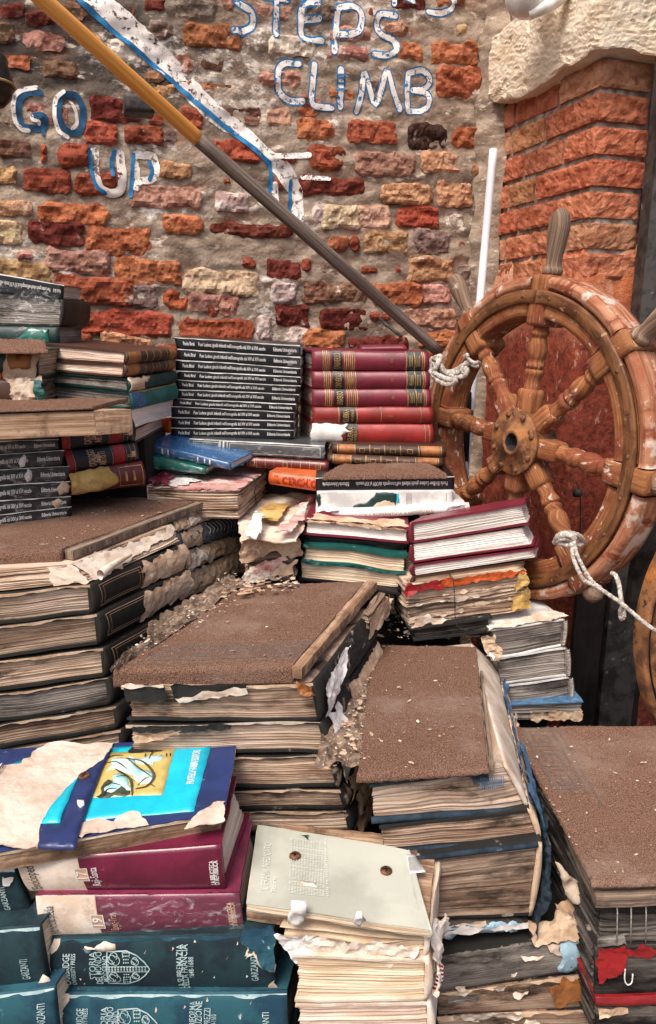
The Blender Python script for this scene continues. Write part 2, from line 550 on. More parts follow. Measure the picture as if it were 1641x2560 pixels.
mt['paper_tan'] = M('paper_tan', lin('d0b69b'), lin('b3937a'), sc=(30, 30, 30), dirt=lin('6a5140'), dirt_sc=26, dirt_th=(.56, .72), dirt_amt=.7, fleck=lin('e2d3c0'), fleck_sc=40, rough=.95, bump=.7, bdist=.002, bsc=120, rnd=.12, spec=.15)
mt['paper_pink'] = M('paper_pink', lin('c99a94'), lin('a8645f'), sc=(14, 30, 14), dirt=lin('e2cdc4'), dirt_sc=14, dirt_th=(.45, .6), dirt_amt=.75, rough=.85, bump=.4, rnd=.08, spec=.25)
mt['paper_yellow'] = M('paper_yellow', lin('c9a869'), lin('a88648'), sc=(24, 24, 24), dirt=lin('6b5330'), dirt_sc=20, rough=.85, bump=.5, rnd=.05)
mt['dust'] = M('dust', lin('94806f'), lin('665448'), sc=(60, 60, 60), fleck=lin('c4b2a2'), fleck_sc=160, fleck_th=(.6, .68), dirt=lin('4d4039'), dirt_sc=40, rough=1., bump=1., bdist=.003, bsc=200, rnd=.05, spec=.03)
mt['ragcloth'] = M('ragcloth', lin('2b3b48'), lin('1d2832'), sc=(50, 50, 50), dirt=lin('7c8790'), dirt_sc=40, dirt_th=(.64, .74), rough=.95, bump=.8, bsc=600, rnd=.1)
mt['bluecloth'] = M('bluecloth', lin('54799b'), lin('3e5b77'), sc=(50, 50, 50), dirt=lin('a8b6c2'), dirt_sc=40, dirt_th=(.6, .74), rough=.95, bump=.8, bsc=600, rnd=.1)
mt['paleblue'] = M('paleblue', lin('9dbac9'), lin('6d90a6'), sc=(40, 40, 40), dirt=lin('e4e6e6'), dirt_sc=40, dirt_th=(.5, .65), fleck=lin('274a5e'), fleck_sc=60, fleck_th=(.64, .7), rough=.8, bump=.5, rnd=.05)
mt['greycloth'] = M('greycloth', lin('6c7078'), lin('50545c'), sc=(60, 60, 60), fleck=lin('b7b4b0'), fleck_sc=80, rough=.95, bump=.9, bsc=700, rnd=.05)
# covers
mt['c_black'] = cover('cover_black', lin('17181d'), lin('4a4b50'), (.72, .8), .35, coat=.25)
mt['c_charcoal'] = cover('cover_charcoal', lin('26241f'), lin('87796a'), (.66, .74), .6, wsc=45)
mt['c_worn'] = cover('cover_worn_black', lin('23211f'), lin('a29484'), (.6, .7), .75, wsc=30)
mt['c_maroon'] = cover('cover_maroon', lin('742233'), lin('a8515a'), (.7, .8), .42, spec=.5)
mt['c_red'] = cover('cover_red', lin('922724'), lin('c0605a'), (.7, .8), .45, spec=.5)
mt['c_wine'] = cover('cover_wine', lin('651c35'), lin('9a4a62'), (.72, .82), .3, coat=.35)
mt['c_wine2'] = cover('cover_wine_faded', lin('742b45'), lin('a8667c'), (.66, .78), .35, coat=.3)
mt['c_brown'] = cover('cover_brown', lin('4a3026'), lin('8a6446'), (.64, .74), .5)
mt['c_tan'] = cover('cover_tan', lin('a0683a'), lin('7a4626'), (.5, .66), .5)
mt['c_teal'] = cover('cover_teal', lin('17343a'), lin('6f8d94'), (.68, .74), .75, weave=True, wsc=40, col2=lin('0d2029'))
mt['c_teal2'] = cover('cover_teal_light', lin('22525e'), lin('93b2ba'), (.66, .72), .75, weave=True, wsc=40, col2=lin('12374a'))
mt['c_green'] = cover('cover_green', lin('1f5a55'), lin('6fa39c'), (.64, .74), .45)
mt['c_dkgreen'] = cover('cover_dark_green', lin('173533'), lin('5b7a74'), (.66, .74), .5)
mt['c_navy'] = cover('cover_navy', lin('2a3866'), lin('8a94b4'), (.68, .76), .4, coat=.2)
mt['c_ink'] = cover('cover_ink', lin('1d2029'), lin('55565c'), (.7, .8), .45)
mt['c_redband'] = cover('cover_redband', lin('8d1f22'), lin('b8504a'), (.7, .8), .45)
mt['c_leather'] = cover('cover_leather', lin('5e1f1d'), lin('a0705a'), (.66, .76), .4, coat=.2)
mt['c_blue'] = cover('cover_blue', lin('1f5c93'), lin('b3cfe2'), (.64, .72), .25, coat=.6)
mt['c_jade'] = cover('cover_jade', lin('1d7064'), lin('9fcabb'), (.66, .74), .25, coat=.6)
mt['c_orange'] = cover('cover_orange', lin('d4602c'), lin('e8a078'), (.7, .8), .4)
mt['c_grey'] = cover('cover_grey', lin('4a4d50'), lin('9a9c9c'), (.66, .76), .3, coat=.5)
mt['c_white'] = cover('cover_white', lin('e9e6e3'), lin('b9b2aa'), (.68, .8), .4)
mt['c_sage'] = M('cover_sage', lin('b8b9ac'), lin('a3a498'), sc=(9, 9, 9), dirt=lin('8f8b7e'), dirt_sc=22, dirt_th=(.64, .8), dirt_amt=.5, rough=.22, bump=.06, coat=.4, rnd=0)
mt['cyan'] = M('print_cyan', lin('21bfd8'), lin('1aaac4'), sc=(15, 15, 15), fleck=lin('bfe6ec'), fleck_sc=60, fleck_th=(.72, .8), rough=.3, bump=.05, rnd=0, coat=.3)
mt['print_tan'] = M('print_tan', lin('c4ae6a'), lin('b39a58'), sc=(20, 20, 20), rough=.35, bump=.05, rnd=0)
mt['print_pale'] = M('print_pale', lin('9fd6d4'), lin('d3e6df'), sc=(40, 40, 40), rough=.35, bump=.05, rnd=0)
mt['print_ink'] = M('print_ink', lin('2b2f2a'), lin('4b4f42'), rough=.4, bump=0, rnd=0)
mt['t_white'] = M('letter_white', lin('eceae8'), lin('cfcbc8'), rough=.5, bump=0, rnd=0)
mt['t_grey'] = M('letter_grey', lin('d6d8cf'), lin('c4c7bd'), rough=.5, bump=0, rnd=0)
mt['t_gold'] = M('letter_gold', lin('b0905e'), lin('86683e'), rough=.4, bump=0, rnd=0)
mt['t_pale'] = M('letter_pale', lin('b4c8c9'), lin('8aa6aa'), rough=.6, bump=0, rnd=0, fleck=lin('1c4656'), fleck_sc=180, fleck_th=(.62, .68))
mt['t_black'] = M('letter_black', lin('1c1a1b'), lin('2e2b2c'), rough=.5, bump=0, rnd=0)
mt['t_red'] = M('letter_red', lin('8e1f1a'), lin('a53024'), rough=.5, bump=0, rnd=0)
mt['t_tan'] = M('letter_tan', lin('c9a58c'), lin('b08a70'), rough=.5, bump=0, rnd=0)
mt['band_black'] = cover('band_black', lin('1b1a1c'), lin('5c4a40'), (.72, .8), .4)


def wrap_mat():
    g = G('plastic_film')
    g.b.inputs['Base Color'].default_value = (.75, .75, .77, 1)
    g.b.inputs['Roughness'].default_value = .15
    tc = g.n('ShaderNodeTexCoord')
    nz = g.ramp(g.noise(g.scaled(tc.outputs['Object'], (1, 1, 2)), 45, 5, .6, 1.5), .5, .72)
    tr = g.n('ShaderNodeBsdfTransparent')
    fac = g.n('ShaderNodeMapRange', i0=nz, i1=0., i2=1., i3=.02, i4=.32).outputs[0]
    mx = g.n('ShaderNodeMixShader', i0=fac, i1=tr.outputs[0], i2=g.b.outputs[0])
    g.t.links.new(mx.outputs[0], g.t.nodes['Material Output'].inputs[0])
    return g.m


mt['film'] = wrap_mat()


# ================================================================== SETTING
gv, gf, guv = gridbox(40, 40, .05, 4, 4, 1)
gnd = add('ground', [Vector((x - 20, y - 16, z - .05)) for x, y, z in gv], gf, mt['ground'], uv=guv, smooth=False)
gnd['kind'] = 'structure'

YAW = R(18)
WD = Vector((math.cos(YAW), math.sin(YAW), 0))
WN = Vector((math.sin(YAW), -math.cos(YAW), 0))
UP = Vector((0, 0, 1))
PC = PY((1490, 330), 1.55)                      # a point on the near corner of the pillar
PC.z = 0
PLD = Vector((-math.sin(YAW), math.cos(YAW), 0))  # along the pillar's left face, away from the eye
PLN = -WD                                        # its normal
WO = PC + PLD * .385                             # foot of the seam between wall and pillar


def wall_sz(p):
    P = PP(p, WO, WN)
    return ((P - WO).dot(WD), P.z)


def wall_pt(s, z, h=0.0):
    return WO + WD * s + UP * z + WN * h


def mortar_h(s, z):
    return .0065 * fr(s * 6, z * 13, 3.3, 3) + .0045 * fr(s * 26, z * 48, 9.1, 5) - .0012


PAL = {'r': (.34, .085, .048), 'd': (.17, .042, .03), 'o': (.45, .155, .075), 't': (.55, .32, .17), 'c': (.62, .46, .3), 'p': (.47, .25, .19),
       'w': (.66, .57, .49), 'b': (.23, .12, .08), 'k': (.055, .025, .022), 'g': (.3, .235, .19), 'f': (.38, .1, .05)}
BR = []


def bl(z, slope, lst):
    for x0, y0, x1, y1, c in lst:
        a = px(z, x0, y0); b = px(z, x1, y1)
        BR.append((a[0], a[1], b[0], b[1], c, slope))


bl('A', .05, [(690, 0, 775, 45, 'd'), (820, -30, 995, 95, 'g'), (865, 120, 1125, 222, 'o'), (690, 105, 805, 190, 'g'), (210, 290, 355, 362, 'b'),
              (435, 462, 660, 562, 'd'), (710, 530, 765, 580, 'r'), (845, 508, 945, 605, 'r'), (595, 597, 755, 668, 'r'), (758, 612, 830, 668, 'g'),
              (410, 582, 545, 668, 'r'), (0, 665, 145, 738, 'b'), (190, 680, 218, 768, 'r'), (285, 690, 415, 768, 'r'), (1000, 660, 1215, 752, 'r'),
              (1405, 565, 1540, 650, 'o'), (-60, 785, 72, 853, 't'), (110, 797, 322, 893, 'r'), (355, 815, 570, 912, 'r'), (755, 772, 895, 832, 't'),
              (1045, 840, 1090, 872, 'o'), (1275, 732, 1390, 772, 'r'), (1460, 712, 1555, 782, 'r'), (1275, 850, 1340, 888, 'r'), (620, 878, 930, 968, 'p'),
              (-60, 940, 138, 998, 't'), (190, 965, 512, 1045, 'o'), (775, 1018, 943, 1092, 'o'), (985, 1058, 1365, 1102, 'd'), (1020, 908, 1160, 985, 'w'),
              (-60, 1038, 100, 1138, 'c'), (140, 1044, 385, 1148, 'd'), (415, 1075, 705, 1188, 'o'), (1470, 968, 1540, 1050, 'w'), (0, 20, 100, 72, 'd'),
              (510, 195, 690, 290, 'w'), (730, 408, 812, 455, 't'), (690, 332, 762, 382, 't'), (1215, 342, 1400, 398, 'p'), (1410, 452, 1500, 530, 'o'),
              (-80, 120, 60, 190, 'b'), (1270, 180, 1480, 258, 'w'), (120, 60, 250, 110, 'd'), (1050, -40, 1090, 60, 'p'), (20, 400, 70, 470, 'b')])
bl('C', .06, [(225, 52, 510, 150, 'p'), (80, 55, 160, 95, 'p'), (-60, 102, 245, 190, 't'), (250, 178, 620, 296, 'r'), (550, 92, 848, 200, 'o'),
              (872, 148, 1210, 252, 'c'), (770, 240, 872, 320, 'f'), (890, 252, 1033, 335, 'p'), (1033, 265, 1117, 355, 'p'), (975, 305, 1018, 366, 'f'),
              (320, 340, 805, 442, 'r'), (845, 378, 1180, 462, 'r'), (285, 442, 425, 490, 'o'), (490, 455, 710, 510, 't'), (1265, 102, 1403, 180, 'd'),
              (1145, 80, 1200, 135, 'r'), (1420, 90, 1465, 155, 'r'), (1300, 312, 1450, 400, 'd'), (1280, 205, 1385, 288, 'w'), (1430, 205, 1540, 290, 'b'),
              (1370, 422, 1460, 500, 'w'), (620, 205, 735, 320, 'g'), (1205, 350, 1275, 465, 'w'), (740, 490, 830, 560, 'r'), (100, 215, 225, 300, 'b')])
bl('B', .03, [(485, 205, 690, 298, 'o'), (320, 205, 430, 283, 'o'), (515, 318, 715, 452, 'o'), (100, 574, 315, 668, 'r'), (385, 590, 552, 688, 'k'),
              (595, 602, 715, 690, 'o'), (-40, 575, 35, 642, 'o'), (145, 722, 405, 822, 'p'), (445, 727, 640, 808, 't'), (670, 767, 722, 825, 't'),
              (-90, 690, 75, 795, 'r'), (250, 868, 490, 948, 't'), (520, 860, 670, 958, 't'), (-120, 840, 165, 908, 'd'), (-20, 970, 140, 1068, 'c'),
              (150, 965, 285, 1063, 'c'), (330, 980, 515, 1060, 'r'), (570, 1008, 635, 1065, 'w'), (0, 1112, 90, 1170, 'o'), (112, 1112, 150, 1172, 'r'),
              (175, 1092, 365, 1178, 't'), (415, 1090, 565, 1188, 'g'), (590, 1120, 642, 1170, 't'), (300, -20, 440, 45, 'd'), (600, 112, 650, 170, 't'),
              (190, 35, 217, 75, 'r'), (270, 105, 360, 160, 'p'), (520, -60, 640, 20, 'o'), (0, 215, 180, 270, 'p'), (20, 130, 190, 190, 'p')])
bl('D', .02, [(380, 275, 580, 378, 't'), (205, 402, 430, 488, 'o'), (445, 402, 572, 480, 'p'), (165, 312, 235, 345, 'r'), (318, 305, 345, 342, 'r'),
              (365, 517, 600, 590, 'p'), (-20, 518, 180, 598, 'd'), (200, 527, 290, 570, 'r'), (110, 647, 370, 703, 'd'), (-110, 620, 70, 692, 'o'),
              (430, 617, 600, 690, 'o'), (-10, 402, 190, 470, 'b'), (610, 300, 670, 380, 'g'), (600, 640, 680, 720, 'r'), (380, 720, 560, 800, 'r'), (100, 735, 330, 800, 'r')])

# half-buried bricks between those picked by eye, kept to the free spots
rnd = random.Random(8)
for row in range(14):
    x = rnd.uniform(-60, 0)
    while x < 1215:
        w = rnd.choice([60, 85, 110, 130]); h = rnd.uniform(34, 46)
        y = row * 64 + rnd.uniform(-6, 6) + 10
        r_ = (x, y, x + w, y + h)
        if x + w < 1212 and not any(r_[0] < q[2] + 13 and r_[2] > q[0] - 13 and r_[1] < q[3] + 15 and r_[3] > q[1] - 15 for q in BR):
            BR.append((*r_, rnd.choice('ppbgtro') + '-', .05 if x < 760 else .02))
            x += w + 15
        else:
            x += 12
# mortar sheet: 7 mm grid over what the frame and a step to the side can show
s0, s1, z0, z1, st = -1.85, .03, 1.0, 2.75, .0058
NS, NZ = int((s1 - s0) / st), int((z1 - z0) / st)
V, F, UV = [], [], []
soot = []; wash = []
WSH = [(px('A', *p), rx, ry) for p, rx, ry in (((1330, 215), .20, .045), ((1080, 445), .13, .035), ((1250, 570), .07, .03), ((900, 265), .22, .05), ((790, 1005), .12, .02), ((760, 690), .15, .02), ((100, 1185), .14, .03), ((440, 640), .1, .02), ((1100, 930), .1, .03), ((1490, 1000), .07, .04), ((600, 240), .1, .05))] + \
      [(px('B', *p), rx, ry) for p, rx, ry in (((90, 225), .10, .04), ((80, 575), .06, .02), ((240, 40), .16, .03), ((620, 420), .08, .03), ((600, 1040), .05, .03))] + [(px('C', *p), rx, ry) for p, rx, ry in (((1230, 240), .03, .06), ((1330, 240), .06, .06), ((1240, 390), .04, .07), ((360, 110), .18, .05), ((1400, 470), .07, .05), ((660, 300), .06, .05))]
WSH = [(*wall_sz(a), rx, ry) for a, rx, ry in WSH]
sc0 = wall_sz(px('A', 330, 200))
for j in range(NZ + 1):
    for i in range(NS + 1):
        s = s0 + (s1 - s0) * i / NS; z = z0 + (z1 - z0) * j / NZ
        V.append(wall_pt(s, z, mortar_h(s, z)))
        UV.append((s, z))
        d = ((s - sc0[0]) / .34) ** 2 + ((z - sc0[1]) / .13) ** 2
        k = max(0., 1 - d) * 1.3 + .55 * fr(s * 6, z * 14, 1.7, 5) * max(0, 1.25 - d)
        q = .55 * max(0, fr(s * 3.1, z * 13, 4.1, 5) - .12)
        wash.append(min(1., max([0.] + [1.5 - 1.5 * (((s - a) / rx) ** 2 + ((z - b_) / ry) ** 2) for a, b_, rx, ry in WSH if abs(s - a) < rx and abs(z - b_) < ry])))
        soot.append(min(1., max(0., k * 1.1 + q)) * .9)
for j in range(NZ):
    for i in range(NS):
        a = j * (NS + 1) + i
        F.append((a, a + 1, a + NS + 2, a + NS + 1))
wall = add('brick_wall', V, F, mt['mortar'], uv=UV, base=WO, label='old brick wall with worn red and tan bricks and white painted words')
wall['category'] = 'wall'
at = wall.data.attributes.new('soot', 'FLOAT', 'POINT')
at.data.foreach_set('value', soot)
at = wall.data.attributes.new('wash', 'FLOAT', 'POINT')
at.data.foreach_set('value', wash)
# thick body of the wall, so it is no sheet
bv, bf, bu = gridbox(2.13, .25, 2.95, 1, 1, 1)
add('wall_body', [WO + WD * (x - 2.1) - WN * (y + .03) + UP * z for x, y, z in bv], bf, mt['mortar'], wall, uv=bu, smooth=False)

allV, allF = [list(map(tuple, V))], [F]
nv = len(V)
rnd = random.Random(4)
BV = list(map(tuple, V)); BF = list(F)
for (x0, y0, x1, y1, c, sl) in BR:
    if c[-1] != '-' and x1 - x0 > 40:
        x0 -= 4; x1 += 4; y0 -= 4; y1 += 4
    w = x1 - x0
    q = [(x0, y0 - sl * w / 2), (x1, y0 + sl * w / 2), (x1, y1 + sl * w / 2), (x0, y1 - sl * w / 2)]
    Q = [wall_sz(p) for p in q]
    if (Q[1][0] - Q[0][0]) < .02:
        pass
    sd_ = nseed()
    # chamfered, ragged outline
    cx = sum(p[0] for p in Q) / 4; cz = sum(p[1] for p in Q) / 4
    rr = .008 * rnd.uniform(.4, 1.3)
    out = []
    for i in range(4):
        a = Vector(Q[i]); p_ = Vector(Q[i - 1]); n_ = Vector(Q[(i + 1) % 4])
        rr_ = min(rr * rnd.uniform(.4, 1.6), .35 * (p_ - a).length, .35 * (n_ - a).length)
        out.append(a + (p_ - a).normalized() * rr_)
        out.append(a + (n_ - a).normalized() * rr_)
    out = rough_poly(out, .006, .0048 if c not in 'fw' else .0025, sd_, 62)
    hb = rnd.uniform(.0035, .0075)
    if c[-1] == '-':
        hb = rnd.uniform(-.001, .002)
        c = c[0]
    if c == 'k':
        hb = .004
    tiltx = rnd.uniform(-.05, .05); tiltz = rnd.uniform(-.08, .08)

    def hf(x, y, e, sd_=sd_, hb=hb, cx=cx, cz=cz, tx=tiltx, tz=tiltz):
        k = min(1., e / .007)
        return hb * (.25 + .75 * math.sqrt(max(0, k))) + .0065 * fr(x * 34 + sd_, y * 44, sd_, 5) * (.3 + .7 * k) + .0022 * n3(x * 190 + sd_, y * 190, sd_) + (x - cx) * tx + (y - cz) * tz + mortar_h(x, y) * .5
    v, f, uv = relief(out, .0055, hf, .03)
    col = PAL[c]
    W3 = [wall_pt(a, b, h) for a, b, h in v]
    o = add('brick', W3, f, mt['brick'], wall, uv=uv, smooth=False)
    kk = rnd.uniform(.82, 1.18)
    o.color = (col[0] * kk * rnd.uniform(.93, 1.07), col[1] * kk * rnd.uniform(.9, 1.1), col[2] * kk, 1)
    b0 = len(BV)
    BV += [tuple(p) for p in W3]
    BF += [tuple(i + b0 for i in ff) for ff in f]
wall_bvh = BVHTree.FromPolygons(BV, BF)


# ------------------------------------------------------------------ paint on the wall
def ribbon(name, pxs, width, m, parent, off, z='A', smooth=5, label=None, taper=True):
    """paint stroke that follows bricks and joints; pxs in pixels of zoom z, width in its pixels"""
    P = [(*wall_sz(px(z, *p[:2])), ) for p in pxs]
    k = ZM[z][2] * 1.6 / F_PX
    ws = [(p[2] if len(p) > 2 else width) * k for p in pxs]
    P3 = [Vector((p[0], p[1], w)) for p, w in zip(P, ws)]
    C = catmull(P3, smooth) if len(P3) > 2 else catmull(P3, max(2, int((P3[1] - P3[0]).length / .006)))
    V, F, UV = [], [], []
    n = len(C)
    na = max(2, int(max(ws) / .0045)) + 1
    sd_ = nseed()
    # round ends
    d0 = Vector((C[0].x - C[1].x, C[0].y - C[1].y, 0)).normalized(); d1 = Vector((C[-1].x - C[-2].x, C[-1].y - C[-2].y, 0)).normalized()
    if taper:
        w0, w1 = C[0].z, C[-1].z
        C = [Vector((C[0].x + d0.x * w0 * .42, C[0].y + d0.y * w0 * .42, w0 * .35)), Vector((C[0].x + d0.x * w0 * .22, C[0].y + d0.y * w0 * .22, w0 * .8))] + C + \
            [Vector((C[-1].x + d1.x * w1 * .22, C[-1].y + d1.y * w1 * .22, w1 * .8)), Vector((C[-1].x + d1.x * w1 * .42, C[-1].y + d1.y * w1 * .42, w1 * .35))]
        n = len(C)
    L = 0
    for i in range(n):
        a = C[max(0, i - 1)]; b = C[min(n - 1, i + 1)]
        t = Vector((b.x - a.x, b.y - a.y)).normalized()
        nn = Vector((-t.y, t.x))
        for j in range(na):
            q = (j / (na - 1) - .5) * C[i].z * (1 + .18 * n3(C[i].x * 80 + sd_, C[i].y * 80, j // (na - 1)))
            x, y = C[i].x + nn.x * q, C[i].y + nn.y * q
            hit = wall_bvh.ray_cast(wall_pt(x, y, .1), -WN)
            V.append((hit[0] if hit[0] else wall_pt(x, y, 0)) + WN * off)
            UV.append((x, y))
    for i in range(n - 1):
        for j in range(na - 1):
            a = i * na + j
            F.append((a, a + na, a + na + 1, a + 1))
    return add(name, V, F, m, parent, uv=UV, label=label)


def letter(strokes, z, w, bw, label, white='paint_white', blue='paint_blue'):
    w *= .8; bw *= .8
    """white strokes with a blue outline all round"""
    o = None
    for s in strokes:
        r = ribbon('painted_letter', s, w, mt[white], wall if o is None else o, .0013, z, label=label if o is None else None)
        if o is None:
            o = r
            o['_w'] = wall['_w']
        else:
            r.name = 'stroke'
    for s in strokes:
        r = ribbon('outline', s, w + 2 * bw, mt[blue], o, .0007, z)
    return o


# STEPS (zoom A / B)
letter([[(1135, -75), (1085, -40), (1110, 10), (1180, 60), (1185, 120), (1140, 150), (1095, 148)]], 'A', 30, 9, 'painted letter S, first of STEPS')
letter([[(1240, -18), (1350, 0)], [(1298, 0), (1296, 165)]], 'A', 28, 9, 'painted letter T')
letter([[(1500, 10), (1425, 25), (1415, 100), (1425, 180), (1515, 190)], [(1425, 95), (1500, 90)]], 'A', 30, 9, 'painted letter E')
letter([[(50, 30), (40, 120), (28, 245)], [(50, 35), (130, 30), (162, 80), (135, 155), (50, 165)]], 'B', 32, 8, 'painted letter P')
letter([[(318, 75), (250, 65), (232, 110), (250, 160), (305, 190), (318, 235), (280, 262), (215, 255)]], 'B', 30, 8, 'painted letter S, last of STEPS')
# the two letters above, cut by the edge of the frame
letter([[(310, -110), (310, 22)], [(395, -110), (318, -45), (395, 15)]], 'B', 26, 8, 'painted letter K')
letter([[(575, -105), (490, -95), (500, -50), (575, -15), (585, 35), (530, 62), (470, 55)]], 'B', 28, 8, 'painted letter S cut by the picture edge')
# CLIMB
letter([[(1405, 300), (1330, 300), (1305, 350), (1312, 430), (1355, 470), (1420, 480)]], 'A', 32, 8, 'painted letter C')
letter([[(-62, 300), (-72, 400), (-70, 492), (20, 505)]], 'B', 32, 8, 'painted letter L')
letter([[(60, 325), (60, 500)]], 'B', 34, 8, 'painted letter I')
for yy in (352, 368, 392, 418):
    ribbon('painted_bar', [(44, yy), (76, yy + 2)], 9, mt['paint_blue'], wall, .003, 'B')
letter([[(138, 520), (158, 440), (172, 340), (225, 490), (275, 335), (310, 440), (338, 515)]], 'B', 30, 8, 'painted letter M')
letter([[(375, 345), (370, 440), (375, 520)], [(375, 345), (440, 335), (478, 375), (455, 415), (395, 425)], [(395, 425), (465, 440), (470, 495), (430, 522), (375, 522)]], 'B', 30, 8, 'painted letter B')
# GO: deep blue letters with a white shadow on the left
g_ = ribbon('painted_letter', [(190, 435), (120, 440), (88, 490), (92, 570), (130, 600), (205, 598), (208, 548), (158, 545)], 26, mt['paint_deep'], wall, .0025, 'A', label='painted blue letter G')
g_['_w'] = wall['_w']
ribbon('outline', [(172, 412), (100, 425), (66, 470), (70, 560), (100, 605), (135, 615)], 18, mt['paint_white'], g_, .0035, 'A')
ribbon('stroke', [(205, 560), (205, 632)], 16, mt['paint_deep'], g_, .0028, 'A')
ribbon('outline', [(150, 545), (155, 565), (182, 570), (185, 585)], 13, mt['paint_white'], g_, .0035, 'A')
g_ = ribbon('painted_letter', [(305, 445), (360, 455), (388, 510), (385, 600), (350, 625), (300, 600), (275, 530), (285, 470), (305, 445)], 26, mt['paint_deep'], wall, .0025, 'A', label='painted blue letter O', taper=False)
g_['_w'] = wall['_w']
ribbon('outline', [(300, 432), (262, 470), (258, 550), (280, 620), (318, 645)], 17, mt['paint_white'], g_, .0035, 'A')
ribbon('outline', [(332, 480), (355, 520), (362, 580), (340, 605)], 14, mt['paint_white'], g_, .0035, 'A')
# UP: white with thin blue strokes
u_ = ribbon('painted_letter', [(445, 710), (445, 800), (475, 890), (550, 905), (575, 850), (565, 720)], 38, mt['paint_faint'], wall, .0018, 'A', label='painted white letter U')
u_['_w'] = wall['_w']
for pts in ([(422, 710), (430, 790), (450, 870), (495, 910)], [(540, 708), (525, 760), (532, 825)]):
    ribbon('stroke', pts, 17, mt['paint_blue'], u_, .003, 'A')
u_ = ribbon('painted_letter', [(640, 725), (640, 830), (640, 880)], 36, mt['paint_faint'], wall, .0018, 'A', label='painted white letter P')
u_['_w'] = wall['_w']
ribbon('stroke', [(640, 725), (720, 735), (735, 790), (715, 840), (650, 850)], 32, mt['paint_white'], u_, .0018, 'A')
for pts in ([(628, 722), (622, 810), (615, 920)], [(703, 758), (716, 800), (703, 842)]):
    ribbon('stroke', pts, 17, mt['paint_blue'], u_, .003, 'A')
# the painted handrail
h_ = ribbon('painted_band', [(395, -60, 84), (590, 115, 92), (790, 305, 92), (975, 505, 86), (1140, 625, 72), (1270, 740, 52)], 90, mt['paint_white'], wall, .0012, 'A', smooth=14, label='white painted band running down to the right')
h_['_w'] = wall['_w']
ribbon('outline', [(330, -60), (400, 30), (560, 170), (760, 340), (940, 500), (1090, 620), (1262, 765)], 22, mt['paint_blue'], h_, .003, 'A', smooth=14)
ribbon('outline', [(1264, 762), (1270, 830), (1266, 908)], 18, mt['paint_blue'], h_, .003, 'A')
ribbon('outline', [(1367, 848), (1364, 920), (1358, 988)], 18, mt['paint_blue'], h_, .003, 'A')
ribbon('stroke', [(1300, 780, 70), (1350, 830, 90), (1400, 930, 55), (1395, 1020, 70)], 70, mt['paint_white'], h_, .0014, 'A')
ribbon('stroke', [(1290, 870), (1295, 960)], 34, mt['paint_white'], h_, .0014, 'A')
ribbon('stroke', [(1290, 735), (1450, 730)], 26, mt['paint_white'], h_, .0014, 'A')
ribbon('stroke', [(1420, 835), (1540, 840)], 22, mt['paint_white'], h_, .0014, 'A')
# ------------------------------------------------------------------ pillar
PZS = [PP(px('B', *q), PC, PLN).z for q in ((1286, 268), (1272, 440), (1265, 588), (1250, 750), (1238, 893), (1228, 1040))]
cH = (PZS[0] - PZS[5]) / 5
PL_Z0, PL_Z1 = PZS[5] - 2.6 * cH, PZS[5] - .6 * cH + .1
mt['plaster'] = plaster_mat()
pil = thing('brick_pillar', 'orange brick pillar with a rough pale stone block on top and red plaster below', 'pillar', PC)


def pil_pt(a, b, z):             # a: along the left face away from the eye, b: to the right along the front face
    return PC + PLD * a + WD * b + UP * z


RW = .125
# mortar core
bv, bf, bu = gridbox(.40, RW - .008, PZS[0] + .9, 12, 4, 40, amp=.003, freq=40, seed=3)
add('mortar_core', [pil_pt(x + .007, y + .007, z) for x, y, z in bv], bf, mt['pier_mortar'], pil, uv=bu)
PCOL = [(.56, .21, .115), (.52, .175, .095), (.58, .24, .13), (.6, .3, .175), (.5, .155, .085), (.56, .21, .12)]
rnd = random.Random(11)
JO = .0085
courses = {0: [.135, .30], 1: [.012 + .165, .31], 2: [.105, .255], 3: [.2, .31], 4: [.115, .26], 5: [.075, .2, .31]}
for ci in range(0, 7):
    zt = PZS[0] - ci * cH
    zb = zt - cH + JO
    cuts = courses.get(ci, [.13, .27])
    prev = 0.0
    for k, cc in enumerate(cuts + [.385]):
        a0, a1 = prev + (JO * .5 if k else 0), min(cc, .385) - JO * .5
        prev = cc
        if a1 - a0 < .02:
            continue
        first = k == 0
        bw = RW + rnd.uniform(-.012, .006) if first else .05
        sd_ = nseed()
        v, f, uv = gridbox(a1 - a0, bw, zt - zb, max(3, int((a1 - a0) / .007)), max(3, int(bw / .007)), 8, rnd=.004, amp=.0036, freq=62, seed=sd_)
        ja = rnd.uniform(-.003, .003)
        o = add('brick', [pil_pt(a0 + x + (ja if first else 0), y + (ja if not first else ja * .5), zb + z) for x, y, z in v], f, mt['pier_brick'], pil, uv=uv, smooth=False)
        c = PCOL[rnd.randrange(6)]
        kk = rnd.uniform(.85, 1.15)
        if k == 1 and ci in (1, 3):
            c = (.5, .24, .12)
        o.color = (c[0] * kk, c[1] * kk, c[2] * kk, 1)
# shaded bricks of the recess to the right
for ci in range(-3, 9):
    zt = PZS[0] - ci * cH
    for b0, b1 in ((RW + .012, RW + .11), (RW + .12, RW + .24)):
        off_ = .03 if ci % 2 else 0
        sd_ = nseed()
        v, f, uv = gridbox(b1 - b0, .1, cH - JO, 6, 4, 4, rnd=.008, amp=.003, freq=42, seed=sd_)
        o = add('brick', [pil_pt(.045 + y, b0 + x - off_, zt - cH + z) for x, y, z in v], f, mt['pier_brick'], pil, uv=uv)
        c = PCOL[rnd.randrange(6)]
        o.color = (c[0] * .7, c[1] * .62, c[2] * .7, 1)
bv, bf, bu = gridbox(.3, .34, PZS[0] + .5, 1, 1, 1)
add('mortar_core', [pil_pt(.06 + y, RW - .02 + x, z) for x, y, z in bv], bf, mt['pier_mortar'], pil, uv=bu, smooth=False)
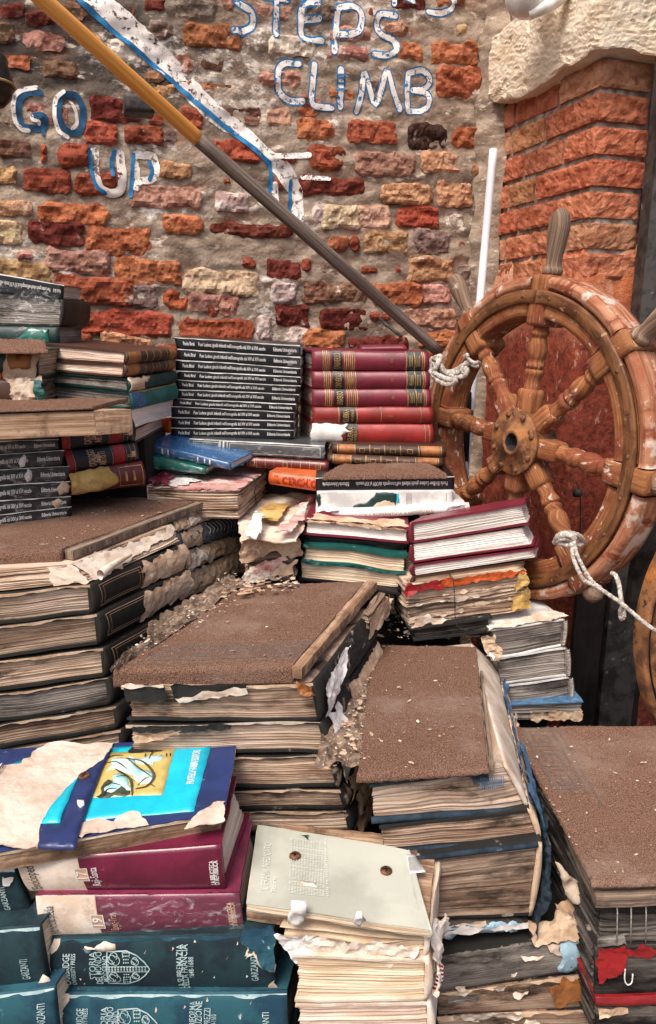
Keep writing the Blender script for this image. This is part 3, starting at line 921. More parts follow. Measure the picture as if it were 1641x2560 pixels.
# bricks over the stone block
for ci in range(1, 5):
    zb = PZS[0] + .135 + (ci - 1) * cH
    prev = .1 + .04 * (ci % 2)
    for cc in (.16 + .06 * (ci % 2), .27, .385):
        a0, a1 = prev + JO * .5, cc - JO * .5
        prev = cc
        if a1 - a0 < .03:
            continue
        sd_ = nseed()
        v, f, uv = gridbox(a1 - a0, .06, cH - JO, 8, 4, 5, rnd=.008, amp=.003, freq=42, seed=sd_)
        o = add('brick', [pil_pt(a0 + x, .012 + y, zb + z) for x, y, z in v], f, mt['pier_brick'], pil, uv=uv)
        o.color = (.5, .17, .085, 1)
# plastered foot, painted red
zt0 = PZS[5] - .55 * cH
V, F, UV = [], [], []
path = []
for i in range(34):
    path.append((.42 - .42 * i / 33 + .012, 0))
for i in range(1, 6):
    t = i / 5 * math.pi / 2
    path.append((.012 - .012 * math.sin(t), .0 + .012 - .012 * math.cos(t)))
for i in range(1, 26):
    path.append((0, .012 + .35 * i / 25))
nzp = 90
for j in range(nzp + 1):
    for i, (a, b) in enumerate(path):
        L = i * .0125
        zt_ = zt0 + .07 * fr(L * 9, 3, 1, 4) - .02
        z = .2 + (zt_ - .2) * j / nzp
        top_f = max(0, (z - (zt0 - .16)) / .16)
        h = .013 * (1 - 1.0 * top_f) - .008 * top_f ** 3 + .004 * fr(L * 9, z * 9, 2.2, 4) + .0015 * fr(L * 50, z * 50, 7, 3) - .0055 * top_f * max(0, fr(L * 16, z * 16, 5, 4)) * 3
        if b > 0.02:
            p = pil_pt(a - h, b, z)
        elif a > .013:
            p = pil_pt(a, b - h, z)
        else:
            p = pil_pt(a - h * .7, b - h * .7, z)
        V.append(p); UV.append((L, z))
n = len(path)
for j in range(nzp):
    for i in range(n - 1):
        k = j * n + i
        F.append((k, k + 1, k + n + 1, k + n))
add('red_plaster', V, F, mt['plaster'], pil, uv=UV)
# seam of mortar between wall and pillar
V, F, UV = [], [], []
for j in range(160):
    z = .4 + 2.4 * j / 159
    for i in range(9):
        t = i / 8
        a = .385 - .055 * t * (1 + .5 * fr(z * 9, 1.1, 0, 3)); b = -.05 * (1 - t) * (1 + .5 * fr(z * 8, 4.1, 0, 3))
        w = math.sin(t * math.pi)
        d = .006 * w + .005 * fr(z * 14, t * 3, 8, 4) - .004
        V.append(pil_pt(a - d - .004 * (1 - t), b - d * .8 - .003, z)); UV.append((t * .08, z))
for j in range(159):
    for i in range(8):
        k = j * 9 + i
        F.append((k, k + 1, k + 10, k + 9))
sm = add('mortar_seam', V, F, mt['mortar'], pil, uv=UV)
# the stone block
STH = .165
v, f, uv = gridbox(.40, .36, STH, 84, 76, 36, rnd=.003)
out = []
for (x, y, z) in v:
    w = pil_pt(x, y, z)
    face = (1 if y < .02 or x < .02 else 0)
    d = .003 * fr(x * 11, z * 18, y * 11, 3) + .0022 * abs(fr(x * 22 + 5, z * 100 - x * 30, y * 20, 4)) + .0008 * fr(x * 110, z * 140, y * 110, 3) - .010 * max(0, fr(x * 24 + 9, z * 30, y * 24 + 3, 3) - .28)
    low = max(0, 1 - z / .05)
    up = low * (.016 * max(0, fr(x * 11 + 2, y * 11, 3, 3)) + .004)
    dx = dy = d
    # far end of the block runs up and in
    e = max(0, (x - .30) / .09)
    out.append(pil_pt(x - .035 - d, y - .035 - d + low * .006, PZS[0] - .004 + z + up - .062 * max(0, x - .05) + (e * .03 * low)))
add('stone_capital', out, f, mt['stone'], pil, uv=uv, smooth=False)

# iron gate post at the right edge
gp = PY((1632, 700), 1.50)
v, f, uv = gridbox(.075, .05, 2.35, 1, 1, 24, rnd=.002, amp=.0012, freq=25)
o = add('iron_post', [Vector((gp.x - .018 + x, gp.y + y, z)) for x, y, z in v], f, mt['iron'], uv=uv, smooth=False, base=Vector((gp.x, gp.y, 0)))
tag(o, 'dark weathered iron post behind the wheel at the right edge', 'post')


# ================================================================== BOOKS
class Book:
    pass


_txt = {}


def text_mesh(s, offset=0.0, space=1.0):
    key = (s, offset, space)
    if key not in _txt:
        c = bpy.data.curves.new('txt', 'FONT')
        c.body = s
        c.resolution_u = 2
        c.offset = offset
        c.space_character = space
        o = bpy.data.objects.new('txt', c)
        COL.objects.link(o)
        bpy.context.view_layer.update()
        dg = bpy.context.evaluated_depsgraph_get()
        me = o.evaluated_get(dg).to_mesh()
        V = [(v.co.x, v.co.y) for v in me.vertices]
        F = [tuple(p.vertices) for p in me.polygons]
        o.evaluated_get(dg).to_mesh_clear()
        bpy.data.objects.remove(o)
        bpy.data.curves.remove(c)
        _txt[key] = (V, F)
    return _txt[key]


def trimap(C):
    """C = [front-left-bottom, fr-b, br-b, bl-b, then the same at the top]"""
    C = [Vector(c) for c in C]

    def f(u, v, w):
        lo = C[0] * ((1 - u) * (1 - v)) + C[1] * (u * (1 - v)) + C[2] * (u * v) + C[3] * ((1 - u) * v)
        hi = C[4] * ((1 - u) * (1 - v)) + C[5] * (u * (1 - v)) + C[6] * (u * v) + C[7] * ((1 - u) * v)
        return lo * (1 - w) + hi * w
    return f


FACES = {'F': lambda u, v: (u, 0, v), 'R': lambda u, v: (1, u, v), 'L': lambda u, v: (0, 1 - u, v), 'B': lambda u, v: (1 - u, 1, v), 'T': lambda u, v: (u, v, 1)}


def homog(quad):
    A, b = [], []
    for (x, y), (u, v) in zip(quad, [(0, 0), (1, 0), (1, 1), (0, 1)]):
        A.append([x, y, 1, 0, 0, 0, -u * x, -u * y]); b.append(u)
        A.append([0, 0, 0, x, y, 1, -v * x, -v * y]); b.append(v)
    h = np.linalg.solve(np.array(A), np.array(b))
    H = np.append(h, 1).reshape(3, 3)

    def f(p):
        q = H @ np.array([p[0], p[1], 1])
        return float(q[0] / q[2]), float(q[1] / q[2])
    return f


def book(C, spine, cov, pag, label, cat='book', name='book', t=.003, over=.004, group=None, bulge=.004, wave=.0012, rag=.00045,
         spmat=None, covers='TB', edge=None, jit=.0015, inset=0.0, pn=None, sag=.0012):
    C = [Vector(c) for c in C]
    base = (C[0] + C[1] + C[2] + C[3]) / 4
    tm = trimap(C)
    W = ((C[1] - C[0]).length + (C[2] - C[3]).length) / 2
    D = ((C[3] - C[0]).length + (C[2] - C[1]).length) / 2
    T = sum((C[i + 4] - C[i]).length for i in range(4)) / 4
    t = min(t, T * .22)
    b = Book()
    b.W, b.D, b.T, b.tm, b.spine, b.C = W, D, T, tm, spine, C
    b.o = thing(name, label, cat, base, group)
    sd = nseed()
    sgp = lambda x, y: sag * fr(x * 9 + sd, y * 9, sd, 2)

    def mp(x, y, z):
        return tm(x / W, y / D, (z + sgp(x, y)) / T)
    b.mp = mp
    b.bulge = bulge if spine else 0
    b.t = t
    # page block
    ins = {k: over for k in 'FRLB'}
    if spine:
        ins[spine] = t
    tb = t if 'B' in covers else 0
    tt = t if 'T' in covers else 0
    x0, x1, y0, y1 = ins['L'], W - ins['R'], ins['F'], D - ins['B']
    rows = pn or int(max(6, min(40, T / .0013)))
    loop = []
    for (ax, ay, bx, by, nx, ny) in ((x0, y0, x1, y0, 0, -1), (x1, y0, x1, y1, 1, 0), (x1, y1, x0, y1, 0, 1), (x0, y1, x0, y0, -1, 0)):
        ln = math.hypot(bx - ax, by - ay)
        k = max(3, int(ln / (.011 if (nx, ny) != (0, 1) else .06)))
        for i in range(k):
            loop.append((ax + (bx - ax) * i / k, ay + (by - ay) * i / k, nx, ny, i == 0))
    rn = random.Random(int(sd * 100))
    roff = [rn.gauss(0, rag) for _ in range(rows + 1)]
    V, F, UV = [], [], []
    n = len(loop)
    L = 0
    for r_ in range(rows + 1):
        w = r_ / rows
        z = tb + (T - tb - tt) * w
        L = 0
        for i, (x, y, nx, ny, cn) in enumerate(loop):
            if i:
                L += math.hypot(x - loop[i - 1][0], y - loop[i - 1][1])
            d = roff[r_] + rag * 1.6 * fr(L * 14 + sd, z * 260, sd, 3) + (-.0022 if spine and (nx, ny) == {'F': (0, 1), 'B': (0, -1), 'L': (1, 0), 'R': (-1, 0)}[spine] else 0) * (1 - (2 * w - 1) ** 2)
            if cn:
                pn_ = loop[i - 1]
                xx, yy = x + (nx + pn_[2]) * (d - .001), y + (ny + pn_[3]) * (d - .001)
            else:
                xx, yy = x + nx * d, y + ny * d
            zz = z + wave * math.sin(w * math.pi) * (fr(L * 8 + sd, w * 2.2, sd, 2) * 1.5)
            V.append(mp(xx, yy, zz))
            UV.append((L, z))
    for r_ in range(rows):
        for i in range(n):
            k = (i + 1) % n
            F.append((r_ * n + i, r_ * n + k, (r_ + 1) * n + k, (r_ + 1) * n + i))
    F.append(tuple(rows * n + i for i in range(n)))
    F.append(tuple(n - 1 - i for i in range(n)))
    b.pages = add('page_block', V, F, mt[pag], b.o, uv=UV, smooth=False)
    # boards
    for nm, z, on in (('front_cover', T - t, 'T' in covers), ('back_cover', 0, 'B' in covers)):
        if not on or cov is None:
            continue
        v, f, uv = gridbox(W, D, t, max(4, int(W / .012)), max(4, int(D / .014)), 1, jit=jit, seed=nseed())
        ox = 0
        add(nm, [mp(x + ox, y, zz + z) for x, y, zz in v], f, mt[cov], b.o, uv=uv, smooth=False)
    # spine
    if spine:
        ln = W if spine in 'FB' else D
        nu, nv_ = max(6, int(ln / .008)), 10
        V, F, UV = [], [], []
        s2 = nseed()
        for layer in (0, 1):
            for j in range(nv_ + 1):
                for i in range(nu + 1):
                    u = i / nu; w = j / nv_
                    d = spine_d(b, u, w) if layer == 0 else -t
                    d += (.0003 * fr(u * ln * 22 + s2, w * T * 22, s2, 3)) if layer == 0 else 0
                    V.append(spine_pt(b, u, w, d)); UV.append((u * ln, w * T))
        m1 = (nu + 1) * (nv_ + 1)
        for j in range(nv_):
            for i in range(nu):
                k = j * (nu + 1) + i
                F.append((k, k + 1, k + nu + 2, k + nu + 1))
                F.append((m1 + k + 1, m1 + k, m1 + k + nu + 1, m1 + k + nu + 2))
        for i in range(nu):
            F.append((i + 1, i, m1 + i, m1 + i + 1))
            k = nv_ * (nu + 1) + i
            F.append((k, k + 1, m1 + k + 1, m1 + k))
        for j in range(nv_):
            k = j * (nu + 1)
            F.append((k, k + nu + 1, m1 + k + nu + 1, m1 + k))
            k += nu
            F.append((k + nu + 1, k, m1 + k, m1 + k + nu + 1))
        b.sp = add('spine', V, F, mt[spmat or cov], b.o, uv=UV)
        if edge:
            for w in (.985,):
                worn_lit_edge(b, w, edge)
    return b


def spine_d(b, u, w):
    return b.bulge * (1 - (2 * w - 1) ** 2)


def face_dims(b, f):
    return (b.W, b.T) if f in 'FB' else ((b.D, b.T) if f in 'LR' else (b.W, b.D))


def spine_pt(b, u, w, d):
    return face_pt(b, b.spine, u, w, d, raw=True)


def face_pt(b, f, u, w, d, raw=False):
    if f == b.spine and not raw:
        d += spine_d(b, u, w)
    if f == 'F':
        return b.mp(u * b.W, -d, w * b.T)
    if f == 'B':
        return b.mp((1 - u) * b.W, b.D + d, w * b.T)
    if f == 'R':
        return b.mp(b.W + d, u * b.D, w * b.T)
    if f == 'L':
        return b.mp(-d, (1 - u) * b.D, w * b.T)
    return b.mp(u * b.W, w * b.D, b.T + d)


def worn_lit_edge(b, w0, m, width=.0014, name='worn_edge', f=None, lo=-.25):
    """pale rubbed line along the top of a spine, broken where the noise says so"""
    f = f or b.spine
    ln, T = face_dims(b, f)
    n = max(8, int(ln / .006)); sd = nseed()
    V, F, UV = [], [], []
    for i in range(n + 1):
        u = i / n
        k = max(0.05, min(1, .6 + 1.4 * fr(u * ln * 30 + sd, sd, 0, 3)))
        ww = width * k / T
        for j, w in enumerate((w0 - ww, w0 + .0006 / T)):
            V.append(face_pt(b, f, u, min(1.01, w), .0007)); UV.append((u * ln, w * T))
    for i in range(n):
        F.append((2 * i, 2 * i + 2, 2 * i + 3, 2 * i + 1))
    return add(name, V, F, mt[m], b.o, uv=UV)


def band(b, u0, u1, m, off=.0006, w0=0.0, w1=1.0, name='band', f=None, parent=None):
    """flat print band on a face of a book"""
    f = f or b.spine
    ln, T = face_dims(b, f)
    nu = max(1, int(abs(u1 - u0) * ln / .012)); nv_ = max(2, int(abs(w1 - w0) * 10))
    V, F, UV = [], [], []
    for j in range(nv_ + 1):
        for i in range(nu + 1):
            u = u0 + (u1 - u0) * i / nu; w = w0 + (w1 - w0) * j / nv_
            V.append(face_pt(b, f, u, w, off)); UV.append((u * ln, w * T))
    for j in range(nv_):
        for i in range(nu):
            k = j * (nu + 1) + i
            F.append((k, k + 1, k + nu + 2, k + nu + 1))
    return add(name, V, F, mt[m], parent or b.o, uv=UV)


def frame_line(b, u0, u1, w0, w1, m, lw=.0012, off=.0009, f=None):
    f = f or b.spine
    ln, T = face_dims(b, f)
    a, c = lw / ln, lw / T
    for q in ((u0, u1, w0, w0 + c), (u0, u1, w1 - c, w1), (u0, u0 + a, w0, w1), (u1 - a, u1, w0, w1)):
        band(b, q[0], q[1], m, off, q[2], q[3], 'gold_line', f)


def write(b, s, u, w, h, m, rot=0, f=None, off=.0017, bold=0.0, align='l', fit=None, name='lettering', sx=1.0, space=1.0):
    """lettering on a face; u,w anchor in the face's 0..1, h = letter size in metres; fit = length in metres"""
    f = f or b.spine
    ln, T = face_dims(b, f)
    V0, F0 = text_mesh(s, bold, space)
    if not V0:
        return
    xs = [p[0] for p in V0]; ys = [p[1] for p in V0]
    wd = max(xs) - min(xs); xm = min(xs)
    k = h / .72
    kx = fit / wd if fit else k * sx
    V, UV = [], []
    for x, y in V0:
        x = (x - xm) * kx; y = y * k
        if align == 'c':
            x -= wd * kx / 2
        if rot == 90:
            x, y = -(y - h / 2), x
        elif rot == 180:
            x, y = -x, -y
        elif rot == -90:
            x, y = y, -x
        V.append(face_pt(b, f, u + x / ln, w + y / T, off)); UV.append((x, y))
    return add(name, V, F0, mt[m], b.o, uv=UV, smooth=False)


def face_quad(b, f):
    q = [(0, 0), (1, 0), (1, 1), (0, 1)]
    return [proj(face_pt(b, f, u, v, 0, raw=True)) for u, v in q]


def face_uv(b, f):
    """picture point -> 0..1 on the (possibly rounded) face of a book"""
    H = homog(face_quad(b, f))

    def g(p):
        q = list(p)
        for _ in range(4):
            u, w = H(q)
            a = proj(face_pt(b, f, u, min(1.05, max(-.05, w)), .001))
            q[0] += (p[0] - a[0]) * .9; q[1] += (p[1] - a[1]) * .9 if -.05 < w < 1.05 else 0
        return H(q)
    return g


def patch(b, f, zm, pts, m, name='torn_paper', off=.0008, crumple=.001, step=.006, rag=.0022, depth=.0008, label=None, lift=None, uvpts=None):
    """torn piece on a face of a book, outlined in pixels of a zoom (or straight in 0..1)"""
    ln, T = face_dims(b, f)
    if uvpts:
        P = [(u * ln, v * T) for u, v in uvpts]
    else:
        H = face_uv(b, f)
        P = [H(px(zm, *p)) for p in pts]
        P = [(u * ln, v * T) for u, v in P]
    ar = sum(P[i - 1][0] * P[i][1] - P[i][0] * P[i - 1][1] for i in range(len(P)))
    if ar < 0:
        P = P[::-1]
    sd = nseed()
    out = rough_poly(P, min(step * .8, .0036), rag, sd, 150)

    big = crumple > .0025

    def hf(x, y, e):
        c = crumple * (.5 + fr(x * 40 + sd, y * 40, sd, 4))
        if big:
            c = crumple * (.12 + .8 * abs(fr(x * 34 + sd, y * 52, sd, 3)) + .25 * n3(x * 150 + sd, y * 150, sd))
        h = off + c + (max(0, .006 - e) / .006) ** 2 * crumple * (1.2 if big else 2) * max(0, n3(x * 30 + sd, y * 30))
        if lift:
            h += lift(x / ln, y / T)
        return max(off, h)
    v, ff, uv = relief(out, min(step, .0042) if big else step, hf, 0 if big else depth)
    if big and m != 'film':
        n0 = len(v)
        v = v + [(x, y, z - .0005) for x, y, z in v]
        uv = uv + uv
        ff = ff + [tuple(i + n0 for i in reversed(q)) for q in ff]
    elif depth > 0:
        v = [(x, y, max(z, off * .3)) for x, y, z in v]
    return add(name, [face_pt(b, f, x / ln, y / T, z) for x, y, z in v], ff, mt[m], b.o, uv=uv, label=label, smooth=not big)


def box_q(zm, q, yL, yR, depth, back=None, skew=0.0, bdz=0.0):
    """corner list from the four pixels of the front face (TL,TR,BR,BL) at ground distances yL,yR"""
    TL, TR, BR, BL = [px(zm, *p) for p in q]
    a, b_, c, d = PY(BL, yL), PY(BR, yR), PY(TR, yR), PY(TL, yL)
    if back is not None:
        bp = PY(px(zm, *back[0]), back[1])
        bv_ = bp - c
        bv_.z = bdz
    else:
        e = b_ - a
        e.z = 0
        e.normalize()
        bv_ = Vector((-e.y, e.x, 0)) * depth + e * skew
        bv_.z = bdz
    return [a, b_, b_ + bv_, a + bv_, d, c, c + bv_, d + bv_]


def box_z(zm, top, z, T, spread=None):
    """corner list from the four pixels of the top face (front-left, front-right, back-right, back-left) at height z below the eye"""
    zs = z if isinstance(z, (list, tuple)) else [z] * 4
    P = [PZ(px(zm, *p), zz) for p, zz in zip(top, zs)]
    return [p - UP * T for p in P] + P


def zy(py, y):
    r = ray((0, py))
    return y * r.z / r.y


def shrink(C, k):
    c = sum((Vector(x) for x in C), Vector()) / 8
    return [c + (Vector(x) - c) * k for x in C]


PUER = ('Paola Biral', "Puer Ludens: giochi infantili nell'iconografia dal XIV al XVI secolo", 'Editoria Universitaria')


def puer(b, flip=False, only=None, u=(.03, .165, .79), L=(.095, .56, .185)):
    h = min(.0075, b.T * .34)
    for s, uu, l in zip(PUER, u, L):
        if only and s not in only:
            continue
        if flip:
            write(b, s, 1 - uu, .65, h, 't_white', rot=180, fit=l * b.W, bold=.012)
        else:
            write(b, s, uu, .36, h, 't_white', fit=l * b.W, bold=.012)


ORD = ['topmost', 'second from the top', 'third from the top', 'fourth from the top', 'fifth from the top', 'sixth from the top', 'seventh from the top', 'eighth from the top', 'ninth from the top', 'lowest']

# ---------------- the tall black stack in the middle of the back row
bd = [((820, 457, 1410, 495), (830, 509, 1412, 547)), ((835, 511, 1412, 549), (830, 559, 1412, 599)), ((825, 561, 1412, 601), (825, 611, 1412, 641)),
      ((835, 613, 1412, 643), (830, 654, 1412, 682)), ((820, 656, 1412, 684), (825, 699, 1400, 722)), ((822, 701, 1405, 724), (824, 742, 1402, 768)),
      ((815, 743, 1390, 770), (810, 780, 1390, 809)), ((805, 781, 1380, 811), (805, 831, 1380, 849)), ((805, 832, 1382, 850), (808, 880, 1380, 890)), ((805, 881, 1380, 891), (806, 926, 1380, 933))]
for i, (t_, b_) in enumerate(bd):
    C = box_q('C', [(t_[0], t_[1]), (t_[2], t_[3]), (b_[2], b_[3]), (b_[0], b_[1])], 1.42, 1.415, .165)
    b = book(C, 'F', 'c_black', 'pg_white', f'black paperback, {ORD[i]} of the tall black stack in the middle', 'book', t=.0012, over=.001, bulge=.0006,
             group='black paperbacks of one edition', edge='c_white', jit=.0004, rag=.0003)  # white line: rubbed cover edge with caught light painted in
    puer(b, u=(.06 if i else .063, .185, .785), L=(.09, .535, .185))
    if i in (0, 1):
        patch(b, 'F', 'C', None, 'film', 'plastic_wrap', uvpts=[(.88, .1), (1, .05), (1, .98), (.93, .95)], off=.0014, crumple=.002, depth=0)
# grey wrapped book under it
b = book(box_q('C', [(890, 932), (1525, 966), (1525, 1030), (890, 998)], 1.395, 1.375, .17, bdz=.008), 'F', 'c_grey', 'pg_white', 'dark grey book in clear film lying under the tall black stack', t=.002, bulge=.002, edge='c_white')
frame_line(b, .03, .22, .15, .85, 't_grey', .0008); frame_line(b, .3, .97, .15, .85, 't_grey', .0008)
band(b, .225, .235, 't_grey'); band(b, .25, .262, 't_grey'); band(b, .28, .286, 't_grey')
patch(b, 'F', 'C', None, 'film', 'plastic_wrap', uvpts=[(0, .02), (1, .02), (1, .98), (0, .98)], off=.0012, crumple=.002, depth=0)
# blue and green film-wrapped books sliding out below
b = book(box_q('C', [(685, 950), (1085, 1045), (1085, 1078), (690, 1000)], 1.36, 1.31, .15, skew=.02, bdz=.012), 'F', 'c_blue', 'pg_white', 'glossy blue book in film lying askew between the stacks', t=.0015, bulge=.003)
for u in (.2, .27, .62, .7, .76):
    band(b, u, u + .015, 'c_white', w0=.25, w1=.8, name='print')
patch(b, 'F', 'C', None, 'film', 'plastic_wrap', uvpts=[(0, .02), (1, .02), (1, .98), (0, .98)], off=.0012, crumple=.003, depth=0)
b = book(box_q('C', [(690, 1008), (965, 1072), (965, 1100), (690, 1070)], 1.345, 1.31, .12, bdz=.004), 'F', 'c_jade', 'pg_white', 'glossy green book under the askew blue one', t=.0015, bulge=.003)
patch(b, 'F', 'C', None, 'film', 'plastic_wrap', uvpts=[(0, .02), (1, .02), (1, .98), (0, .98)], off=.0012, crumple=.003, depth=0)
# little orange end beside the black stack
b = book(box_q('C', [(755, 838), (806, 832), (806, 905), (755, 905)], 1.45, 1.43, .12), 'F', 'c_orange', 'pg_cream', 'small orange red book end showing left of the tall black stack', t=.002, bulge=.004)

# ---------------- red encyclopedia stack
RED = [((-75, 706, 470, 714), (-75, 800, 472, 800)), ((-75, 802, 474, 802), (-75, 884, 475, 885)), ((-75, 886, 478, 886), (-75, 967, 483, 968)),
       ((-72, 970, 488, 969), (-70, 1046, 488, 1048)), ((-72, 1049, 490, 1050), (-78, 1135, 492, 1146))]
for i, (t_, b_) in enumerate(RED):
    C = box_q('D', [(t_[0], t_[1]), (t_[2], t_[3]), (b_[2], b_[3]), (b_[0], b_[1])], 1.42, 1.395, .17, skew=-.055)
    lab = ['wine red cloth volume with gold bands, topmost of the red stack', 'wine red cloth volume with gold bands, second of the red stack', 'wine red cloth volume with gold bands, third of the red stack',
           'bright red volume with black gilt label, fourth of the red stack', 'bright red volume with torn white left spine, lowest of the red stack'][i]
    b = book(C, 'F', 'c_maroon' if i < 3 else 'c_red', 'pg_grey' if i == 0 else 'pg_pinkish', lab, t=.0028, bulge=.007, group='volumes of the red encyclopedia stack', edge=None)
    if i < 3:
        s_ = [.0, .01, .02][i]
        band(b, .165 + s_, .26 + s_, 'band_black')
        write(b, 'UNIVERSO', .2125 + s_, .1, .012, 't_gold', rot=90, fit=b.T * .78, bold=.01)
        for k in range(6):
            band(b, .275 + s_ + k * .017, .282 + s_ + k * .017, 't_gold')
            if k < 4:
                band(b, .09 + s_ + k * .017, .097 + s_ + k * .017, 't_gold')
        band(b, .82, .87, 'c_dkgreen'); band(b, .885, .93, 'c_dkgreen')
        for u in (.80, .805, .875, .94, .955, .8):
            band(b, u, u + .006, 't_gold')
        for k in range(3):
            band(b, .828 + k * .013, .833 + k * .013, 't_gold', .001, .2, .8); band(b, .892 + k * .012, .896 + k * .012, 't_gold', .001, .2, .8)
        write(b, ['VIII', 'VII', 'VI'][i], .68, .4, .005, 't_gold', rot=90)
    elif i == 3:
        band(b, .23, .36, 'band_black')
        write(b, 'GUERRA', .275, .12, .011, 't_gold', rot=90, fit=b.T * .76, bold=.01)
        write(b, 'MONDIALE', .33, .16, .006, 't_gold', rot=90, fit=b.T * .7, bold=.01)
        for u in (.215, .368, .57, .9):
            band(b, u, u + .005, 't_gold')
        write(b, 'la lotta', .6, .4, .004, 't_gold')
    else:
        band(b, .28, .38, 'band_black')
        write(b, 'GUERRA', .315, .1, .011, 't_gold', rot=90, fit=b.T * .76, bold=.01)
        write(b, 'MONDIALE', .36, .14, .006, 't_gold', rot=90, fit=b.T * .7, bold=.01)
        for u in (.93, .965):
            band(b, u, u + .005, 't_gold')
        patch(b, 'F', 'D', None, 'paper_white', 'torn_paper', uvpts=[(-.01, .02), (.2, .02), (.26, .15), (.24, .4), (.33, .62), (.27, .8), (.3, .97), (-.01, .99)], off=.0009, crumple=.0012)
# crimson book lying flat on top, at the back
b = book(box_q('D', [(150, 686), (365, 684), (380, 712), (150, 714)], 1.48, 1.475, .1), 'F', 'c_maroon', 'pg_cream', 'thin crimson book lying flat on top of the red stack', t=.002)
# two leather volumes below
b = book(box_q('D', [(20, 1143), (552, 1156), (555, 1206), (22, 1190)], 1.375, 1.36, .16), 'F', 'c_brown', 'pg_brown', 'brown leather volume with gilt bands, upper one under the red stack', t=.0025, bulge=.007)
b2 = book(box_q('D', [(0, 1190), (540, 1214), (540, 1256), (0, 1236)], 1.365, 1.35, .16), 'F', 'c_brown', 'pg_brown', 'brown leather volume with gilt bands, lower one under the red stack', t=.0025, bulge=.007)
for q in (b, b2):
    band(q, .06, .2, 'c_tan'); band(q, .78, .95, 'c_tan')
    for u in (.045, .2, .33, .46, .6, .76, .955):
        band(q, u, u + .008, 't_gold')
    for u in (.26, .39, .53, .68):
        frame_line(q, u - .02, u + .03, .3, .7, 't_gold', .0009)
# ornate red and the orange book left of them
b = book(box_q('C', [(1150, 1018), (1545, 1042), (1545, 1092), (1150, 1066)], 1.385, 1.36, .15), 'F', 'c_leather', 'pg_cream', 'small ornate red book with gilt squares above the orange book', t=.002, bulge=.005)
for k in range(9):
    band(b, .04 + k * .105, .046 + k * .105, 't_gold')
for k in (0, 3, 6):
    frame_line(b, .07 + k * .13, .13 + k * .13, .25, .75, 't_gold', .0014)
b = book(box_q('C', [(1268, 1084), (1500, 1108), (1500, 1180), (1268, 1146)], 1.335, 1.31, .15), 'F', 'c_orange', 'pg_cream', 'bright orange book with red title letters beside the small white book', t=.0025, bulge=.008, edge='c_tan')
write(b, 'IL CERCHIO', .12, .22, .0155, 't_red', fit=b.W * .86, bold=.03)


def carpet(name, label, L, zs=None, nose=.03, noser=.008, th=.007, pat=None, step=.0028, seed=0.0, group='brown carpet mats nailed on the steps', cut=None, curl=None, amp=.0006):
    """carpet mat over a plane quad [front-left, front-right, back-right, back-left] (world points), folded down at the front"""
    A, B, Cc, Dd = [Vector(p) for p in L]
    Wd = ((B - A).length + (Cc - Dd).length) / 2
    Dp = ((Dd - A).length + (Cc - B).length) / 2
    nu, nv_ = int(Wd / step), int(Dp / step)
    drop = [i * step for i in range(1, int(nose / step) + 1)]
    fd = ((A - Dd).normalized() + (B - Cc).normalized()).normalized()
    V, F, UV, PT = [], [], [], []
    nr = nv_ + 1 + len(drop)
    for j in range(nr):
        for i in range(nu + 1):
            u = i / nu
            if j <= nv_:
                v = 1 - j / nv_                                   # 1 at the back
                p = A * ((1 - u) * (1 - v)) + B * (u * (1 - v)) + Cc * (u * v) + Dd * ((1 - u) * v)
                nrm = Vector((0, 0, 1))
                pv = v * Dp
                if i in (0, nu) or j == 0:
                    e = (Cc - Dd).normalized() * ((1 if i == 0 else -1) * .0018 * (1 + fr(v * 40 + seed, i, 0, 3))) if i in (0, nu) else Vector()
                    p = p + e
            else:
                s = drop[j - nv_ - 1]
                p0 = A.lerp(B, u)
                th_ = min(s / noser, math.pi / 2)
                q = fd * (noser * math.sin(th_)) - UP * (noser * (1 - math.cos(th_)))
                if s > noser * math.pi / 2:
                    q = q - UP * (s - noser * math.pi / 2) + fd * (.1 * (s - noser * math.pi / 2))
                    if j == nr - 1:
                        q += UP * .004 * fr(u * Wd * 40 + seed, 3, 0, 3)
                p = p0 + q
                nrm = fd * math.sin(th_) + UP * math.cos(th_)
                pv = -s
            x = u * Wd
            h = .0022 * fr(x * 10 + seed, pv * 10, seed, 3) + amp * 1.5 * n3(x * 330 + seed, pv * 330, seed) + amp * n3(x * 160 + seed, pv * 160, seed + 4)
            k = pat(x, pv, Wd, Dp) if pat else 0.0
            h += -.0018 * k
            V.append(p + nrm * h); UV.append((x, pv)); PT.append(k)
    m = nu + 1
    for j in range(nr - 1):
        for i in range(nu):
            k = j * m + i
            F.append((k, k + m, k + m + 1, k + 1))
    # underside skirt
    low = {}
    ring = [(0, i) for i in range(m)] + [(j, nu) for j in range(1, nr)] + [(nr - 1, i) for i in range(nu - 1, -1, -1)] + [(j, 0) for j in range(nr - 2, 0, -1)]
    for j, i in ring:
        k = j * m + i
        low[k] = len(V)
        V.append(V[k] - UP * th if j <= nv_ else V[k] - fd * th); UV.append(UV[k]); PT.append(0)
    for q in range(len(ring)):
        a = ring[q][0] * m + ring[q][1]; c = ring[(q + 1) % len(ring)][0] * m + ring[(q + 1) % len(ring)][1]
        F.append((a, c, low[c], low[a]))
    o = add(name, V, F, mt['carpet'], uv=UV, base=(A + B + Cc + Dd) / 4)
    at = o.data.attributes.new('pat', 'FLOAT', 'POINT')
    at.data.foreach_set('value', PT)
    tag(o, label, 'carpet', group)
    return o


KEY = ["##########", "#.........", "#.#######.", "#.#.....#.", "#.#.###.#.", "#.#.#...#.", "#.#.#####.", "#.#.......", "#.########", ".........."]


def meander(x, y, cell):
    i = int(math.floor(x / cell * 10)) % 10
    j = int(math.floor(y / cell * 10))
    if j < 0 or j > 9:
        return 0.0
    return 1.0 if KEY[9 - j][i] == '#' else 0.0


